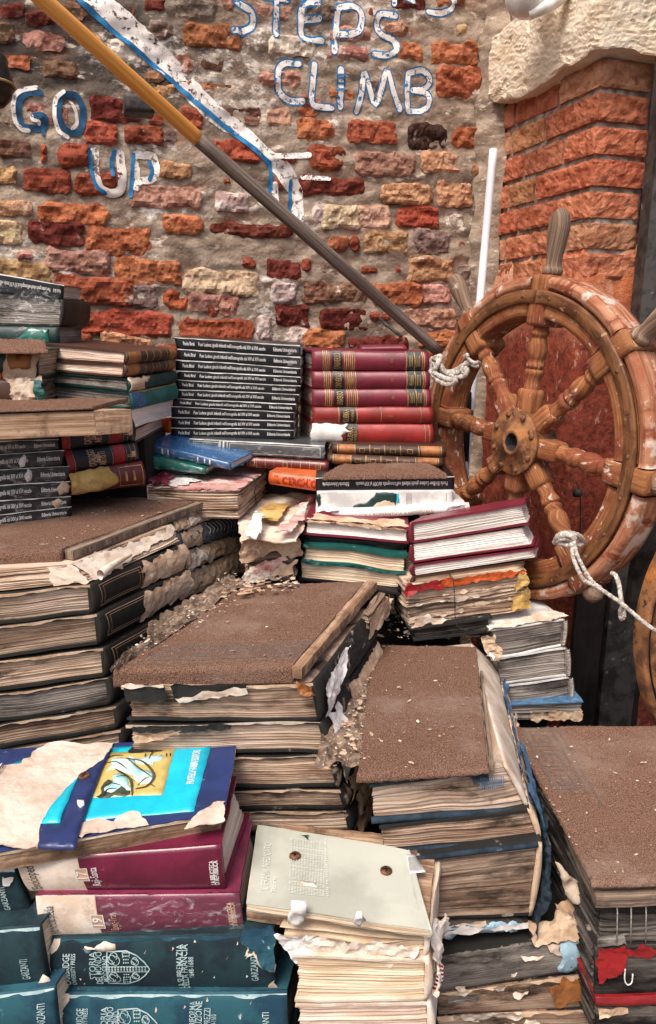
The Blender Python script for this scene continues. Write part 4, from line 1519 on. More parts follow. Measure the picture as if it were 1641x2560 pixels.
def board(name, label, zm, top, z, T, m='board', cat='board', rnd_=.0015, amp=.0008, taper=None):
    """plank from the four pixels of its top"""
    C = box_z(zm, top, z, T) if not isinstance(top[0], Vector) else [p - UP * T for p in top] + list(top)
    tm = trimap(C)
    W = (C[1] - C[0]).length; D = (C[3] - C[0]).length
    nx = max(2, min(60, int(W / .008))); ny = max(2, min(60, int(D / .008)))
    v, f, uv = gridbox(W, D, T, nx, ny, 4, rnd=rnd_, amp=amp, freq=60, seed=nseed(), jit=.0012)
    if D > W:
        uv = [(b_, a_) for a_, b_ in uv]
    o = add(name, [tm(x / W, y / D, zz / T) for x, y, zz in v], f, mt[m], uv=uv, base=sum(C[:4], Vector()) / 4, smooth=False)
    tag(o, label, cat)
    return o


# ================================================================== step at the left (upper carpet)
zN = -.305
Na = PZ(px('E', 300, 322), zN); Nb = PZ(px('E', 1052, 52), zN)
Nfl = Na + Vector((-.30, -.045, 0)); Nbl = Nb + Vector((-.42, -.07, 0))
carpet('carpet_mat', 'brown carpet on the upper left step, its front edge hanging down', [Nfl, Na, Nb, Nbl], nose=.042, seed=3.1,
       pat=lambda x, y, W, D: 1.0 if (.012 < y < .016 or .03 < y < .033) else 0.0)
e = (Nb - Na); e.z = 0
en = Vector((e.y, -e.x, 0)).normalized()
board('plank', 'narrow worn wooden edge strip right of the upper left carpet', None, [Na - e.normalized() * .0 + UP * -.001, Na + en * .016 - UP * .001, Nb + en * .012 - UP * .001, Nb - UP * .001], None, .014, 'grey_board', amp=.0012)

# the stack below: corner post of the books
yc = .95
ex = WD.copy()
NPX = [(440, 487), (450, 632), (470, 782), (497, 924), (520, 1056), (555, 1168), (575, 1262), (590, 1340)]
NCOR = [Vector((PY(px('E', *p), yc).x, yc, PY(px('E', *p), yc).z)) for p in NPX]
ey = Vector((.41, .91, 0)).normalized()
labs = ['aged volume with black gilt spine, highest under the upper left carpet', 'aged volume with black gilt spine and blotched pages, second under the upper left carpet', 'aged volume with black gilt spine, third under the upper left carpet',
        'aged volume with ragged black cover edges, fourth under the upper left carpet', 'aged volume with dark swollen pages, fifth under the upper left carpet', 'aged volume just above the turquoise art book, left side', 'aged volume mostly hidden behind the turquoise art book']
for i in range(7):
    t0_, b0_ = NCOR[i], NCOR[i + 1]
    c = Vector((b0_.x, yc, 0)) if i else Vector((NCOR[1].x - .004, yc, 0))
    zt, zb = t0_.z - .0015, b0_.z + .0015
    dep = [.215, .215, .215, .24, .26, .26, .26][i]
    fl = c - ex * .33
    C = [fl, c, c + ey * dep, fl + ey * dep]
    lo = [Vector((p.x, p.y, zb)) for p in C]; hi = [Vector((p.x, p.y, zt)) for p in C]
    lo[0].z -= .004; lo[3].z -= .002; hi[0].z -= .004; hi[3].z -= .002
    b = book(lo + hi, 'R', 'c_charcoal' if i < 3 else 'c_worn', ['pg_old', 'pg_brown', 'pg_old', 'pg_grey', 'pg_brown', 'pg_old', 'pg_brown'][i], labs[i], t=.004, over=.005, bulge=.006,
             group='aged volumes in the stack under the upper left carpet', rag=.0006, wave=.0018, sag=.004)
    if i < 3:
        frame_line(b, .05, .47, .14, .88, 't_tan', .0009); frame_line(b, .08, .44, .22, .8, 't_tan', .0006)
        patch(b, 'R', 'E', None, 'paper_tan', 'torn_spine', uvpts=[(.45 - .06 * i, .03), (1, .02), (1, .98), (.52 - .03 * i, .97), (.42, .7), (.48 - .05 * i, .4)], off=.001, crumple=.004, rag=.005, depth=.002)
        worn_lit_edge(b, .99, 'paper_tan', .004, f='F')
    else:
        worn_lit_edge(b, .99, 'paper_tan', .004, f='F')
# top volume: pale, stripped spine with a curled roll
ztop = zN - .016 + CAM_H; zbot = NCOR[0].z + .001
q1 = Vector((NCOR[1].x - .006, yc + .004, 0)); q2 = q1 + ey * .215
t1 = Vector((Na.x + en.x * .017, Na.y + en.y * .017 - .012, 0)); t2 = t1 + e.normalized() * .22
lo = [q1 - ex * .32, q1, q2, q2 - ex * .3]; hi = [t1 - ex * .28, t1, t2, t2 - ex * .28]
b = book([Vector((q.x, q.y, zbot)) for q in lo] + [Vector((q.x, q.y, ztop)) for q in hi], None, None, 'pg_lit', 'coverless pale old volume with a curled strip of spine, under the upper left carpet', covers='', rag=.0015, wave=.003, over=.001)
patch(b, 'R', 'E', None, 'paper', 'torn_spine', uvpts=[(.02, .05), (.3, .02), (.5, .3), (.97, .45), (.99, .97), (.5, .98), (.02, .96)], off=.001, crumple=.004, rag=.004, depth=.001)
patch(b, 'F', 'E', None, 'paper', 'torn_spine', uvpts=[(.86, .03), (1, .03), (1, .97), (.9, .95), (.88, .5)], off=.001, crumple=.004, rag=.004, depth=.001)
# the rolled strip
rp = [face_pt(b, 'R', .03, .25, .016), face_pt(b, 'R', .12, .42, .02), face_pt(b, 'R', .25, .5, .018), face_pt(b, 'R', .4, .5, .012)]
cv = catmull(rp, 8)
V, F, UV = [], [], []
for i, p in enumerate(cv):
    t = i / (len(cv) - 1)
    r_ = .0075 * (1 - .6 * t)
    for k in range(12):
        th = k / 11 * (1.75 - .9 * t) * math.pi - .6
        V.append(p + UP * (math.sin(th) * r_) + en * (math.cos(th) * r_ * .9)); UV.append((t * .1, k * .003))
for i in range(len(cv) - 1):
    for k in range(11):
        a = i * 12 + k
        F.append((a, a + 12, a + 13, a + 1))
add('curled_paper', V, F, mt['paper'], b.o, uv=UV)
# second pile further back, spines torn
P1 = PY(px('E', 845, 330), 1.13); P2 = PY(px('E', 1128, 200), 1.37)
for i, (l, c_, pg, sm_) in enumerate([('old volume with stripped tan spine, top of the rear pile by the upper left carpet', 'c_worn', 'pg_lit', 'paper_tan'),
                                      ('old volume with grey cloth spine in the rear pile by the upper left carpet', 'c_worn', 'pg_lit', 'greycloth'),
                                      ('old volume with splitting spine, third of the rear pile by the upper left carpet', 'c_worn', 'pg_lit', 'paper_tan'),
                                      ('old broken volume at the foot of the rear pile by the upper left carpet', 'c_worn', 'pg_brown', 'paper_tan')]):
    ys0 = [190, 245, 335, 440, 560]
    ys1 = [85, 150, 255, 330, 440]
    a0 = PY(px('E', 815 + 12 * i, ys0[i]), 1.185); a1 = PY(px('E', 825 + 12 * i, ys0[i + 1]), 1.18)
    c0 = PY(px('E', 1075 + 18 * i, ys1[i]), 1.385); c1 = PY(px('E', 1090 + 18 * i, ys1[i + 1]), 1.38)
    left = Vector((-.075, -.01, 0))
    g_ = .0015
    C = [a1 + left, a1, c1, c1 + left, a0 + left, a0, c0, c0 + left]
    C = [Vector(p) + UP * (g_ if k < 4 else -g_) for k, p in enumerate(C)]
    b = book(C, 'R', c_, pg, l, t=.0035, bulge=.005, spmat=sm_, rag=.0015, wave=.003, sag=.003)
    patch(b, 'R', 'E', None, 'paper_tan' if i != 1 else 'greycloth', 'torn_spine', uvpts=[(.02, .05), (.4, .02), (.75, .1), (.98, .03), (.98, .96), (.6, .9), (.3, .97), (.02, .9)], off=.001, crumple=.006, rag=.005, depth=.002)
    if i in (0, 2):
        patch(b, 'R', 'E', None, 'paper', 'torn_paper', uvpts=[(.05, .1), (.35, .2), (.3, .9), (.1, .85)], off=.004, crumple=.006, rag=.004)
    if i == 1:
        patch(b, 'R', 'E', None, 'paper_tan', 'torn_paper', uvpts=[(0, .0), (.34, .03), (.3, .5), (.36, .98), (0, .97)], off=.004, crumple=.005, rag=.004)
        for k in range(9):
            q = .4 + k * .065
            th = [face_pt(b, 'R', q, .98, .006), face_pt(b, 'R', q + .01 * n3(k, 1), .7, .012), face_pt(b, 'R', q + .03 * n3(k, 4), .45 + .2 * n3(k, 2), .008)]
            v, f, uv = tube(catmull(th, 4), .0007, 5)
            add('thread', v, f, mt['rope'], b.o, uv=uv)
# pink worn book with a black string, beyond
zH = PY(px('C', 1115, 1180), 1.24).z - CAM_H
Q = [PZ(px('C', *p), zH) for p in ((690, 1165), (1118, 1176), (1248, 1072), (690, 1082))]
C = [p - UP * .05 for p in Q] + Q
b = book(C, 'L', None, 'pg_lit', 'worn book with faded pink cover tied with black string, behind the upper left step', t=.003, rag=.0014, wave=.003, covers='', over=.0, bulge=0, spmat='paper_tan', sag=.003)
patch(b, 'T', 'C', None, 'paper_pink', 'front_cover', uvpts=[(.0, .0), (1.01, -.01), (1.01, 1.01), (0, 1)], off=.0006, crumple=.0035, rag=.004, step=.008)
patch(b, 'T', 'C', None, 'paper_white', 'torn_paper', uvpts=[(.02, .1), (.3, .04), (.5, .3), (.45, .8), (.2, .9), (.05, .6)], off=.003, crumple=.005, rag=.006)
patch(b, 'T', 'C', None, 'c_maroon', 'torn_paper', uvpts=[(.06, -.02), (.2, .0), (.26, .35), (.12, .5), (.02, .3)], off=.005, crumple=.009, rag=.006)
sp_pts = [face_pt(b, 'T', .0, .62, .003), face_pt(b, 'T', .3, .55, .006), face_pt(b, 'T', .6, .6, .005), face_pt(b, 'T', 1.0, .5, .003), face_pt(b, 'R', .5, .5, .003), face_pt(b, 'R', .55, .0, .003)]
v, f, uv = tube(catmull(sp_pts, 6), .0009, 6)
add('string', v, f, mt['string'], b.o, uv=uv)

# ================================================================== upper left corner, against the wall
b = book(box_q('C', [(-90, 145), (303, 212), (298, 278), (-90, 240)], 1.36, 1.37, .15), 'F', 'c_black', 'pg_white', 'black paperback with upside-down white lettering on the wrapped pile at upper left', t=.0012, bulge=.0006, edge='c_white', group='black paperbacks of one edition', jit=.0004)
puer(b, flip=True, u=(.035, .16, .75), L=(.09, .55, .2))
b = book(box_q('C', [(-90, 243), (296, 281), (288, 405), (-90, 400)], 1.36, 1.36, .15), 'R', 'c_charcoal', 'pg_grey', 'thick grey-paged book wrapped in torn clear film at upper left', t=.004, wave=.005)
patch(b, 'F', 'C', None, 'film', 'plastic_wrap', uvpts=[(.02, -.05), (.5, .1), (1, .02), (.98, 1.3), (.6, 1.2), (.35, 1.5), (.02, 1.1)], off=.003, crumple=.008, depth=0)
patch(b, 'F', 'C', None, 'film', 'plastic_wrap', uvpts=[(.4, .1), (.9, .3), (.96, .95), (.6, 1.35), (.45, .9)], off=.009, crumple=.012, depth=0)
b = book(box_q('C', [(-90, 402), (278, 408), (282, 500), (-90, 500)], 1.35, 1.35, .15), 'F', 'c_dkgreen', 'pg_grey', 'dark teal book at the foot of the wrapped pile at upper left', t=.003, bulge=.006)
patch(b, 'F', 'C', None, 'film', 'plastic_wrap', uvpts=[(.3, .1), (.8, .0), (.85, .98), (.4, .9)], off=.003, crumple=.008, depth=0)
patch(b, 'F', 'C', None, 'c_jade', 'torn_paper', uvpts=[(.45, .1), (.9, .15), (.88, .9), (.6, .95)], off=.001, crumple=.002)

# leather pair and others, corner towards the eye
bk = ((822, 507), 1.40)
B1 = [((200, 484), (592, 527), (585, 585), (213, 562), ((822, 508), 1.41), 'c_brown', 'pg_pinkish', 'brown leather book with gilt spine, upper of the pair left of the tall black stack'),
      ((188, 563), (586, 587), (578, 646), (184, 613), ((820, 570), 1.41), 'c_brown', 'pg_pinkish', 'brown leather book with gilt spine, lower of the pair left of the tall black stack'),
      ((170, 615), (600, 650), (602, 712), (168, 668), ((825, 622), 1.41), 'c_dkgreen', 'pg_grey', 'book with torn cream spine and dark green cover below the leather pair'),
      ((195, 672), (612, 714), (622, 796), (200, 745), ((825, 685), 1.41), 'c_green', 'pg_grey', 'book with teal torn spine below the leather pair'),
      ((200, 748), (628, 798), (636, 884), (200, 840), ((815, 752), 1.42), None, 'pg_white', 'coverless book with bright white pages left of the orange book end'),
      ((200, 842), (634, 888), (642, 952), (200, 930), ((770, 852), 1.42), 'c_brown', 'pg_pinkish', 'thin book with reddish boards under the bright white pages')]
for i, (a, b_, c, d, bb, cv_, pg, lab) in enumerate(B1):
    C = box_q('C', [a, b_, c, d], 1.33, 1.235, None, back=bb)
    b = book(C, 'R' if i < 4 else ('L'), cv_, pg, lab, t=.0028, bulge=.006 if i < 4 else 0, covers='' if cv_ is None else 'TB', spmat=cv_ or 'paper_tan')
    if i < 2:
        band(b, .03, .22, 'c_tan'); band(b, .86, .98, 'c_tan')
        for u in (.02, .23, .36, .5, .64, .78, .85):
            band(b, u, u + .012, 't_gold')
    elif i == 2:
        patch(b, 'R', 'C', None, 'pg_cream', 'torn_spine', uvpts=[(0, .02), (.3, .02), (.26, .5), (.4, .97), (0, .98)], off=.001, crumple=.002)
    elif i == 3:
        patch(b, 'R', 'C', None, 'c_blue', 'torn_paper', uvpts=[(-.02, .2), (.18, .1), (.22, .6), (.1, .95), (-.02, .98)], off=.001, crumple=.004)
        worn_lit_edge(b, .98, 't_gold', .002)
b = book(box_q('C', [(180, 505), (200, 507), (200, 530), (180, 530)], 1.32, 1.32, .02), 'F', 'c_brown', 'pg_brown', 'scrap of brown book end behind the carpet strip', t=.001) if False else None

# carpet scrap pile at the far left
b = book(box_q('C', [(-90, 518), (182, 518), (182, 652), (-90, 655)], 1.22, 1.22, .16), 'F', 'c_dkgreen', 'pg_lit', 'book with torn green and orange spine under the ragged carpet scrap at far left', t=.003, bulge=.005)
patch(b, 'F', 'C', [(30, 520), (180, 530), (172, 640), (20, 655)], 'paper_tan', 'torn_spine', off=.001, crumple=.003)
patch(b, 'F', 'C', [(40, 530), (150, 540), (140, 600), (50, 610)], 'c_tan', 'torn_paper', off=.003, crumple=.002)
patch(b, 'F', 'C', [(-80, 520), (-10, 530), (15, 660), (-80, 660)], 'c_orange', 'torn_paper', off=.002, crumple=.002)
b = book(box_q('C', [(-90, 656), (150, 655), (150, 775), (-90, 785)], 1.20, 1.20, .16), 'F', 'c_brown', 'pg_brown', 'book with hanging cream end paper under the ragged carpet scrap at far left', t=.003, bulge=.004)
patch(b, 'F', 'C', [(30, 650), (200, 645), (185, 700), (205, 740), (60, 765), (60, 690)], 'paper', 'torn_paper', off=.004, crumple=.008, rag=.004)
patch(b, 'F', 'C', [(160, 650), (205, 655), (225, 740), (185, 745)], 'c_green', 'torn_paper', off=.008, crumple=.006)
p_ = [PY(px('C', *q), y) for q, y in (((-90, 512), 1.18), ((225, 512), 1.18), ((215, 470), 1.31), ((-90, 462), 1.31))]
carpet('carpet_scrap', 'ragged strip of brown carpet on the torn green book at far left', p_, nose=.012, seed=9.3, amp=.002)

# left carpet on a wooden board
zC = PY(px('C', 440, 800), 1.10).z - CAM_H
c0 = PZ(px('C', 440, 803), zC); c1 = PZ(px('C', 625, 792), zC); c2 = PZ(px('C', 612, 752), zC); c3 = PZ(px('C', 250, 742), zC)
cl = c0 - ex * .32
b_ = [cl, c0, c0 + (c1 - c0) * 1.0, cl + Vector((-.05, .22, 0))]
cb = PZ(px('C', 610, 754), zC); cbl = PZ(px('C', -70, 772), zC)
board('wooden_step', 'thick pale wooden board under the carpet left of the catalogue books', None, [cl, c0, c1, cb - ex * .45 + Vector((0, .02, 0))], None, .036, 'board')
carpet('carpet_mat', 'faded pinkish brown carpet on the pale wooden board at left', [cl + UP * .006, c0 + UP * .006, cb + UP * .006, cbl + UP * .006], nose=.006, noser=.004, seed=5.5)

# black paperbacks at far left
for i, (l0, l1, r0, r1, rx) in enumerate([(877, 943, 868, 933, 277), (945, 1008, 935, 984, 278), (1010, 1078, 986, 1056, 302), (1080, 1150, 1060, 1128, 328), (1152, 1224, 1131, 1198, 332), (1226, 1292, 1200, 1248, 334), (1294, 1350, 1250, 1300, 336)]):
    C = box_q('C', [(-60, l0 + 3), (rx, r0), (rx, r1), (-60, l1 + 5)], 1.10, 1.15, .14)
    if i in (0, 1, 2, 3):
        C2 = C
    b = book(C, 'F', 'c_black', 'pg_white', f'black paperback in torn film, {ORD[i] if i < 6 else "lowest"} in the far left pile', t=.0012, bulge=.0006, group='black paperbacks of one edition', edge='c_white', jit=.0004)
    h = min(.0072, b.T * .33)
    write(b, "nell'iconografia dal XIV al XVI secolo", .02, .38, h, 't_white', fit=.5 * b.W, bold=.012)
    write(b, 'Editoria Universitaria', .64, .38, h, 't_white', fit=.3 * b.W, bold=.012)
    patch(b, 'F', 'C', None, 'film', 'plastic_wrap', uvpts=[(.0, .0), (.5, .05), (.95, .0), (.98, .95), (.6, .8), (.1, .98)], off=.0014, crumple=.003, depth=0)
    if i in (2, 3, 4, 5):
        x, w_ = [(0, 0), (0, 0), (.42, .07), (.47, .05), (.86, .15), (.8, .1)][i]
        patch(b, 'F', 'C', None, 'paper_white' if i < 4 else 'paper_tan', 'torn_paper', uvpts=[(x, .15), (x + w_ * .8, .05 + .05 * i), (x + w_, .75), (x + w_ * .4, .98), (x - .01 * i + .01, .6)], off=.0015, crumple=.0012, rag=.003)
# the catalogue pair and the old leather below
CAT = [((275, 872), (625, 839), (635, 940), (292, 986), 'dark navy catalogue volume with red bands and gilt letters, upper of two'), ((297, 990), (640, 952), (648, 1036), (322, 1092), 'dark navy catalogue volume with red bands and gilt letters, lower of two')]
for i, (a, b_, c, d, lab) in enumerate(CAT):
    b = book(box_q('C', [a, b_, c, d], 1.155, 1.225, .13), 'F', 'c_ink', 'pg_cream', lab, t=.003, bulge=.008, edge=None)
    band(b, 0, .09, 'c_redband'); band(b, .64, .8, 'c_redband')
    for u in (.095, .62, .82, .88, .95):
        band(b, u, u + .006, 't_gold')
    for k, (s, u, hh) in enumerate((('CATALOGO', .37, .012), ('degli', .44, .009), ('ARTISTI', .51, .012))):
        write(b, s, u - .04 * (k > -1), .14 if k != 1 else .3, hh, 't_tan', rot=90, fit=b.T * (.8 if k == 0 else (.42 if k == 1 else .66)), bold=.012)
    write(b, 'I' if i == 0 else 'II', .86, .35, .008, 't_tan', rot=90)
    band(b, .895, .945, 't_tan', w0=.3, w1=.62, name='label')
b = book(box_q('C', [(326, 1094), (667, 1036), (682, 1150), (334, 1198)], 1.15, 1.225, .13), 'F', 'c_leather', 'pg_cream', 'old book with yellow peeling half and dark red leather end on the left', t=.003, bulge=.008)
patch(b, 'F', 'C', None, 'paper_yellow', 'torn_spine', uvpts=[(0, .02), (.45, .02), (.55, .2), (.62, .35), (.55, .75), (.52, .98), (0, .98)], off=.001, crumple=.002)
frame_line(b, .64, .97, .1, .9, 't_gold', .001)
band(b, .72, .75, 't_gold', w0=.3, w1=.7); band(b, .83, .86, 't_gold', w0=.3, w1=.7)


# ================================================================== middle: white and red-bound pile by the wheel
# black paperback turned upside down
b = book(box_q('F', [(85, 76), (678, 70), (676, 126), (85, 132)], 1.285, 1.285, .16), 'F', 'c_black', 'pg_white', 'black paperback with upside-down lettering under the crumpled carpet strip, near the wheel', t=.0012, bulge=.0006, group='black paperbacks of one edition', edge='c_white', jit=.0004)
puer(b, flip=True, u=(.05, .14, .76), L=(.1, .57, .19))
b = book(box_q('F', [(90, 134), (668, 128), (668, 208), (94, 216)], 1.28, 1.28, .16), 'F', 'c_white', 'pg_white', 'white book with torn dark green picture, under the upside-down black paperback', t=.0015, bulge=.001)
patch(b, 'F', 'F', [(228, 218), (260, 190), (300, 180), (335, 165), (345, 140), (390, 136), (432, 145), (436, 175), (425, 205), (380, 218)], 'c_dkgreen', 'torn_picture', off=.0007, crumple=.0006, rag=.003)
patch(b, 'F', 'F', [(330, 200), (345, 180), (400, 168), (425, 190), (400, 208)], 'pg_cream', 'torn_paper', off=.0016, crumple=.0008, rag=.003)
patch(b, 'F', 'F', [(455, 205), (500, 206), (560, 194), (625, 196), (600, 212), (480, 214)], 'c_dkgreen', 'torn_picture', off=.0007, crumple=.0006, rag=.003)
patch(b, 'F', 'F', [(425, 142), (441, 142), (440, 182), (430, 182)], 'cyan', 'print', off=.0008, crumple=.0001, rag=.001)
patch(b, 'F', 'F', [(88, 150), (102, 150), (108, 190), (94, 200)], 'c_dkgreen', 'torn_paper', off=.0008, crumple=.0006)
for k in range(5):
    band(b, .66 + k * .009, .662 + k * .009, 't_black', .0008, .2, .85, 'print')
band(b, .955, .957, 't_black', .0008, .25, .85, 'print')
b = book(box_q('F', [(85, 220), (725, 186), (728, 222), (85, 258)], 1.265, 1.27, .15), 'F', 'c_white', 'pg_white', 'crumpled white paperback with faint grey title below the torn green picture', t=.0015, bulge=.003, sag=.006)
write(b, 'LITTERATURA ROMANTICA E MEDIEVALE', .16, .2, .006, 't_tan', fit=b.W * .62)
patch(b, 'F', 'F', None, 'c_maroon', 'torn_paper', uvpts=[(-.01, .3), (.1, .4), (.16, .95), (0, 1)], off=.001, crumple=.003)
patch(b, 'F', 'F', None, 'paper_white', 'torn_paper', uvpts=[(.85, .1), (1, .05), (1.02, .95), (.88, .9)], off=.001, crumple=.006)

# pile of two at left: red book, teal book
b = book(box_q('F', [(38, 256), (484, 292), (484, 357), (33, 320)], 1.215, 1.2, .16), 'B', 'c_maroon', 'pg_white', 'red bound book with white pages and torn cover, left of two white-paged piles', t=.004, wave=.002)
patch(b, 'F', 'F', None, 'paper_tan', 'torn_paper', uvpts=[(.02, .9), (.3, .94), (.6, .86), (.98, .88), (.99, 1.0), (.4, 1.02), (.05, 1.02)], off=.001, crumple=.003, rag=.002)
patch(b, 'T', 'F', None, 'paper_tan', 'torn_paper', uvpts=[(.02, 0), (.98, 0), (.96, .3), (.5, .15), (.1, .25)], off=.0008, crumple=.003, rag=.005)
b = book(box_q('F', [(40, 324), (478, 360), (476, 398), (36, 362)], 1.225, 1.21, .15), 'B', 'c_ink', 'pg_dark', 'thin black book squeezed between red and teal books, left pile', t=.003)  # dark book in place of the shade between the two
b = book(box_q('F', [(30, 362), (476, 402), (472, 486), (20, 436)], 1.20, 1.185, .16), 'B', 'c_green', 'pg_cream', 'book with wrinkled teal covers in the left white-paged pile', t=.005, wave=.003, sag=.004)
patch(b, 'F', 'F', None, 'c_green', 'torn_paper', uvpts=[(.0, -.02), (.3, -.04), (.6, .02), (.98, .0), (.98, .16), (.6, .12), (.35, .12), (.02, .24)], off=.001, crumple=.006, rag=.002)
b = book(box_q('F', [(8, 440), (452, 488), (450, 556), (12, 512)], 1.20, 1.185, .16), 'B', 'c_ink', 'pg_cream', 'grey-edged old book at the foot of the left white-paged pile', t=.004, covers='B', wave=.002)
# right pile: red boards, fore-edges to the front
KQ = [((487, 268), (975, 180), (1000, 274), (490, 358), 'c_maroon', 'TB', 'pg_white', 'red bound book with white pages, top of the right pile by the wheel'),
      ((489, 363), (978, 288), (1018, 366), (496, 440), 'c_maroon', 'B', 'pg_white', 'red bound book with white pages, second of the right pile by the wheel'),
      ((494, 446), (1028, 374), (1034, 414), (497, 494), 'c_maroon', 'T', 'pg_white', 'slim white-paged book with dark red top edge in the right pile'),
      ((496, 498), (975, 432), (978, 470), (500, 542), 'c_brown', 'T', 'pg_cream', 'slim cream-paged book above the crumbling tied book')]
for (a, b_, c, d, cv_, cs, pg, lab) in KQ:
    b = book(box_q('F', [a, b_, c, d], 1.15, 1.18, .10, skew=.05, bdz=-.016), 'L', cv_, pg, lab, t=.0045 if cs == 'TB' else .0035, covers=cs, wave=.0015, bulge=.004, rag=.0005)
b = book(box_q('F', [(463, 535), (985, 468), (1005, 640), (478, 722)], 1.14, 1.17, .16), 'B', None, 'pg_lit', 'crumbling coverless book tied with dark string, under the right pile', covers='', rag=.0022, wave=.006, spmat='paper_tan', bulge=0, pn=40)
patch(b, 'F', 'F', None, 'c_redband', 'torn_paper', uvpts=[(.0, .8), (.15, .86), (.3, .8), (.33, 1.02), (.0, 1.03)], off=.002, crumple=.004, rag=.004)
patch(b, 'F', 'F', None, 'c_orange', 'torn_paper', uvpts=[(.25, .86), (.42, .84), (.7, .9), (.98, .93), (.98, 1.02), (.25, 1.02)], off=.002, crumple=.004, rag=.004)
for q in ([(.84, .1), (.98, .08), (.99, .55), (.9, .5), (.86, .35)], [(.88, .55), (.99, .6), (.99, .98), (.9, .9)], [(.02, .02), (.2, .0), (.35, .12), (.12, .25)]):
    patch(b, 'F', 'F', None, 'paper_yellow' if q[0][0] > .5 else 'paper', 'torn_paper', uvpts=q, off=.002, crumple=.005, rag=.005)
for k, (ua, ub, w0, hh) in enumerate(((.02, .45, .2, .05), (.4, .86, .33, .04), (.05, .6, .5, .06), (.3, .84, .66, .035))):
    patch(b, 'F', 'F', None, 'paper_tan' if k % 2 else 'paper', 'torn_leaf', uvpts=[(ua, w0), (ua + (ub - ua) * .3, w0 + .02), (ua + (ub - ua) * .6, w0 - .01), (ub, w0 + .03), (ub, w0 + .03 + hh * .4), (ua + (ub - ua) * .5, w0 + hh), (ua, w0 + hh * .6)], off=.0008, crumple=.003, rag=.003)
st_ = [face_pt(b, 'T', .38, .3, .003), face_pt(b, 'T', .385, .0, .004), face_pt(b, 'F', .385, .9, .008), face_pt(b, 'F', .38, .5, .009), face_pt(b, 'F', .375, .05, .008), face_pt(b, 'F', .4, -.1, .01), face_pt(b, 'F', .47, -.2, .012)]
v, f, uv = tube(catmull(st_, 6), .0008, 6)
add('string', v, f, mt['string'], b.o, uv=uv)
# dark broken book under it
b = book(box_q('F', [(480, 722), (840, 668), (840, 735), (505, 775)], 1.135, 1.15, .14), 'B', 'c_worn', 'pg_dark', 'blackened book below the crumbling tied book', t=.004)
# thing squeezed between the piles: tan flap and dark scraps
b = book(box_q('F', [(300, 545), (440, 565), (430, 660), (320, 650)], 1.17, 1.17, .12), 'B', 'c_worn', 'pg_dark', 'blackened broken book behind the middle carpet step', t=.004)
patch(b, 'F', 'F', None, 'paper_tan', 'torn_paper', uvpts=[(.1, .0), (.4, .05), (.85, .75), (.5, .8), (.15, .6)], off=.004, crumple=.006)

# carpet strip on the upside-down paperback
q0 = PY(px('D', -25, 1302), 1.275); q1 = PY(px('D', 560, 1296), 1.275)
q2 = q1 + Vector((-.02, .075, .002)); q3 = q0 + Vector((.03, .075, .002))
zmid = (q0.z + q1.z) / 2
V, F, UV, n = [], [], [], 90
sdq = nseed()
mc = []
for j in range(34):
    for i in range(n + 1):
        u = i / n; v = j / 33
        p = q0 * ((1 - u) * (1 - v)) + q1 * (u * (1 - v)) + q2 * (u * v) + q3 * ((1 - u) * v)
        hump = .006 * max(0, math.sin(min(1, v * 1.8) * math.pi * .5)) * (.75 + .45 * fr(u * 4 + sdq, 1, 0, 2)) * min(1, u / .08 + .25) * min(1, (1 - u) / .06 + .3)
        V.append(p + UP * (hump + .004 + .0016 * n3(u * 80, v * 30, sdq)) + Vector((.004 * n3(v * 9, u * 2), -.003 * (1 if j < 3 else 0) * n3(u * 30, 1), 0))); UV.append((u * .3, v * .09))
for j in range(33):
    for i in range(n):
        k = j * (n + 1) + i
        F.append((k, k + 1, k + n + 2, k + n + 1))
lowb = len(V)
for i in range(n + 1):
    V.append(V[i] - UP * .008); UV.append((i / n * .3, -.01))
for i in range(n):
    F.append((lowb + i, lowb + i + 1, i + 1, i))
o = add('carpet_strip', V, F, mt['carpet'], uv=UV, base=(q0 + q1) / 2)
o.data.attributes.new('pat', 'FLOAT', 'POINT')
tag(o, 'crumpled strip of brown carpet under the leather volumes, near the wheel', 'carpet')

# ================================================================== paper heap in the middle
b = book(box_q('V', [(572, 1268), (702, 1262), (698, 1365), (575, 1372)], 1.18, 1.19, .16), 'B', None, 'pg_lit', 'swollen coverless book with ragged pink sheets between the two carpet steps', covers='', rag=.004, wave=.008, bulge=0, spmat='paper_tan', pn=26)
for k, (q, m_, of) in enumerate([([(-.05, .5), (.5, .7), (1.05, .6), (1.0, 1.05), (.4, 1.1), (-.05, 1.0)], 'paper_tan', .003), ([(.3, .1), (.9, .25), (1.0, .5), (.5, .42)], 'paper_tan', .004), ([(-.05, .1), (.4, .05), (.45, .3), (.1, .42)], 'paper', .005),
                                 ([(.15, .3), (.5, .25), (.8, .55), (.7, .6), (.3, .55)], 'paper_pink', .006)]):
    patch(b, 'F', 'V', None, m_, 'torn_leaf', uvpts=q, off=of, crumple=.006, rag=.005)


